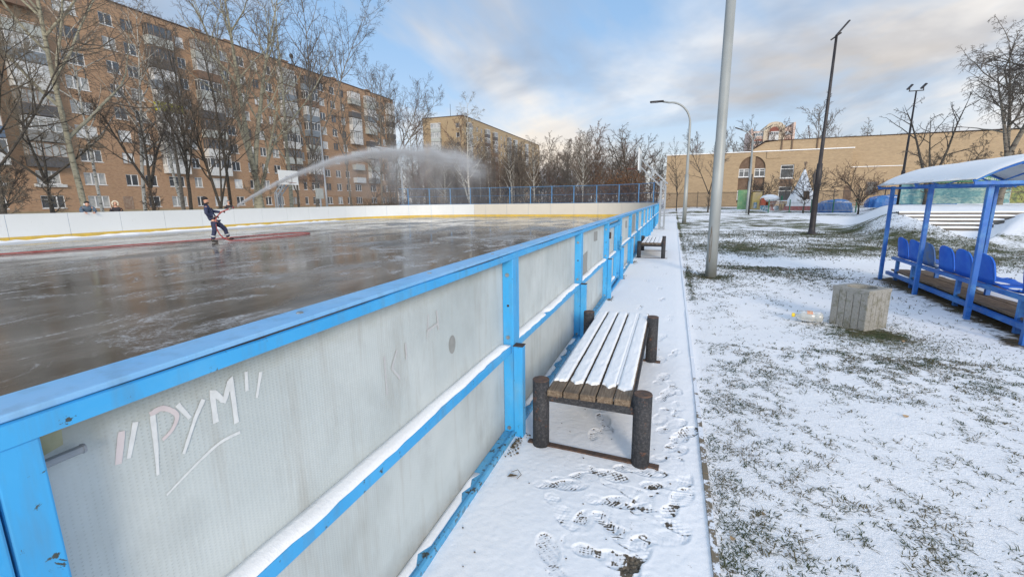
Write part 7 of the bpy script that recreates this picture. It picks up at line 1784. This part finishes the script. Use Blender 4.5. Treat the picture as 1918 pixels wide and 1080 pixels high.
q = MB(); q.tube([(0, 0, 0), (0, 0, 0.3), (0, 0, 0.7), (0, 0, 1.0)], [0.30, 0.42, 0.40, 0.28], 14); q.build('staves', simple('striped_barrel', (0.42, 0.26, 0.08), (0.15, 0.07, 0.03), 3.0, 0.7, lo=0.47, hi=0.53, stretch=(3, 3, 0.4)), t, smooth=True); q = MB(); q.ball((0, 0, 1.0), (0.3, 0.3, 0.07), 12, 6); q.build('snow_layer', 'snow', t, smooth=True)
# printed banners and the green sign
def banner_mat(name, a, b, c, d):
    k = NT(name); v = k.obj(); n = k.noise(k.map(v, (0.5, 1, 1.3)), 1.4, 8, 0.7, 0.6); n2 = k.noise(k.map(v, (1.5, 1, 2.5)), 3.0, 6, 0.7)
    k.color(k.mix(k.ramp(n2, [(0.45, 0), (0.6, 0.7)]), k.ramp(n, [(0.35, a), (0.47, b), (0.55, c), (0.7, a)]), d)); k.rough(0.6); return k.m
M['banner_sea'] = banner_mat('printed_seascape_banner', (0.22, 0.40, 0.40), (0.10, 0.27, 0.30), (0.34, 0.46, 0.42), (0.05, 0.17, 0.22))
M['banner_wood'] = banner_mat('printed_forest_banner', (0.15, 0.20, 0.06), (0.28, 0.31, 0.08), (0.06, 0.12, 0.05), (0.07, 0.05, 0.03))
M['signgreen'] = simple('green_sign_board', (0.02, 0.15, 0.07), (0.03, 0.19, 0.09), 3, 0.5); M['signwhite'] = simple('white_sign_letters', (0.75, 0.78, 0.76), rough=0.5); M['postbrown'] = simple('red_brown_post', (0.22, 0.09, 0.06), (0.3, 0.13, 0.08), 3, 0.8)
bz = hz(19, 41)
t = thing('printed_banner', 'long teal seascape banner stretched under the green sign', 'banner', (15.7, 41.3, bz)); q = MB(); q.box(0, 6.2, 0, 0.03, 0.05, 1.45); q.build('cloth', 'banner_sea', t); q = MB(); q.tube([(0, 0.03, 1.46), (6.2, 0.03, 1.46)], 0.02, 6); q.build('wire', 'black', t)
t = thing('printed_banner', 'olive green forest banner stretched at the right behind the terrace', 'banner', (21.95, 41.3, bz)); q = MB(); q.box(0, 12, 0, 0.03, 0.05, 1.5); q.build('cloth', 'banner_wood', t); q = MB(); q.tube([(0, 0.03, 1.51), (12, 0.03, 1.51)], 0.02, 6); q.build('wire', 'black', t)
for i, (x, lab) in enumerate(((17.35, 'left red brown post carrying the green sign'), (20.9, 'right red brown post carrying the green sign'))):
    o = MB(); o.prism([(-0.13, -0.3), (0.13, -0.3), (0.15, 1.0), (0.10, 1.05), (0.14, 1.25), (0.14, 1.6), (-0.12, 1.6), (-0.10, 1.05), (-0.15, 0.9)], lambda a, b, d: (a, d, b), 0, 0.2); o = o.build('sign_post', 'postbrown'); o.location = (x, 40.9, bz); tag(o, lab, 'post', 'posts under the green sign')
t = thing('park_sign', 'long green sign board with white lettering seen under the shelter roof', 'sign', (16.55, 40.75, bz))
q = MB(); n = 6; pts = [(0.0, 1.52), (5.0, 1.52)] + [(5.0 + 0.32 * math.cos(a), 1.84 + 0.32 * math.sin(a)) for a in [-math.pi / 2 + math.pi * i / n for i in range(1, n)]] + [(5.0, 2.16), (0.0, 2.16)] + [(0.32 * math.cos(a), 1.84 + 0.32 * math.sin(a)) for a in [math.pi / 2 + math.pi * i / n for i in range(1, n)]]
q.prism(pts, lambda a, b, d: (a, d, b), 0, 0.06); sb = q.build('board', 'signgreen', t)
def text(s, size, x, z, parent, y=-0.004):
    c = bpy.data.curves.new('text', 'FONT'); c.body = s; c.size = size; c.extrude = 0.002; o = bpy.data.objects.new('text', c); COL.objects.link(o)
    dg = bpy.context.evaluated_depsgraph_get(); me = bpy.data.meshes.new_from_object(o.evaluated_get(dg)); bpy.data.objects.remove(o); me.materials.clear(); me.materials.append(M['signwhite'])
    o = link('lettering', me, parent); o.location = (x, y, z); o.rotation_euler = (R_(90), 0, 0); return o
text('ПАРК', 0.30, 2.85, 1.87, sb); text('РАЗВЛЕЧЕНИЙ', 0.235, 2.85, 1.63, sb); text('И', 0.30, 1.25, 1.87, sb); text('МОСКОВСКИЙ', 0.235, 1.05, 1.63, sb)
q = MB(); q.box(2.64, 2.67, -0.006, -0.001, 1.62, 2.08); q.build('divider', 'signwhite', sb)
q = MB(); q.prism([(0.32 + 0.16 * math.cos(a), 1.84 + 0.16 * math.sin(a)) for a in [2 * math.pi * i / 16 for i in range(16)]], lambda a, b, d: (a, d, b), -0.005, -0.001); q.build('emblem', simple('pale_green_emblem', (0.45, 0.6, 0.5)), sb)
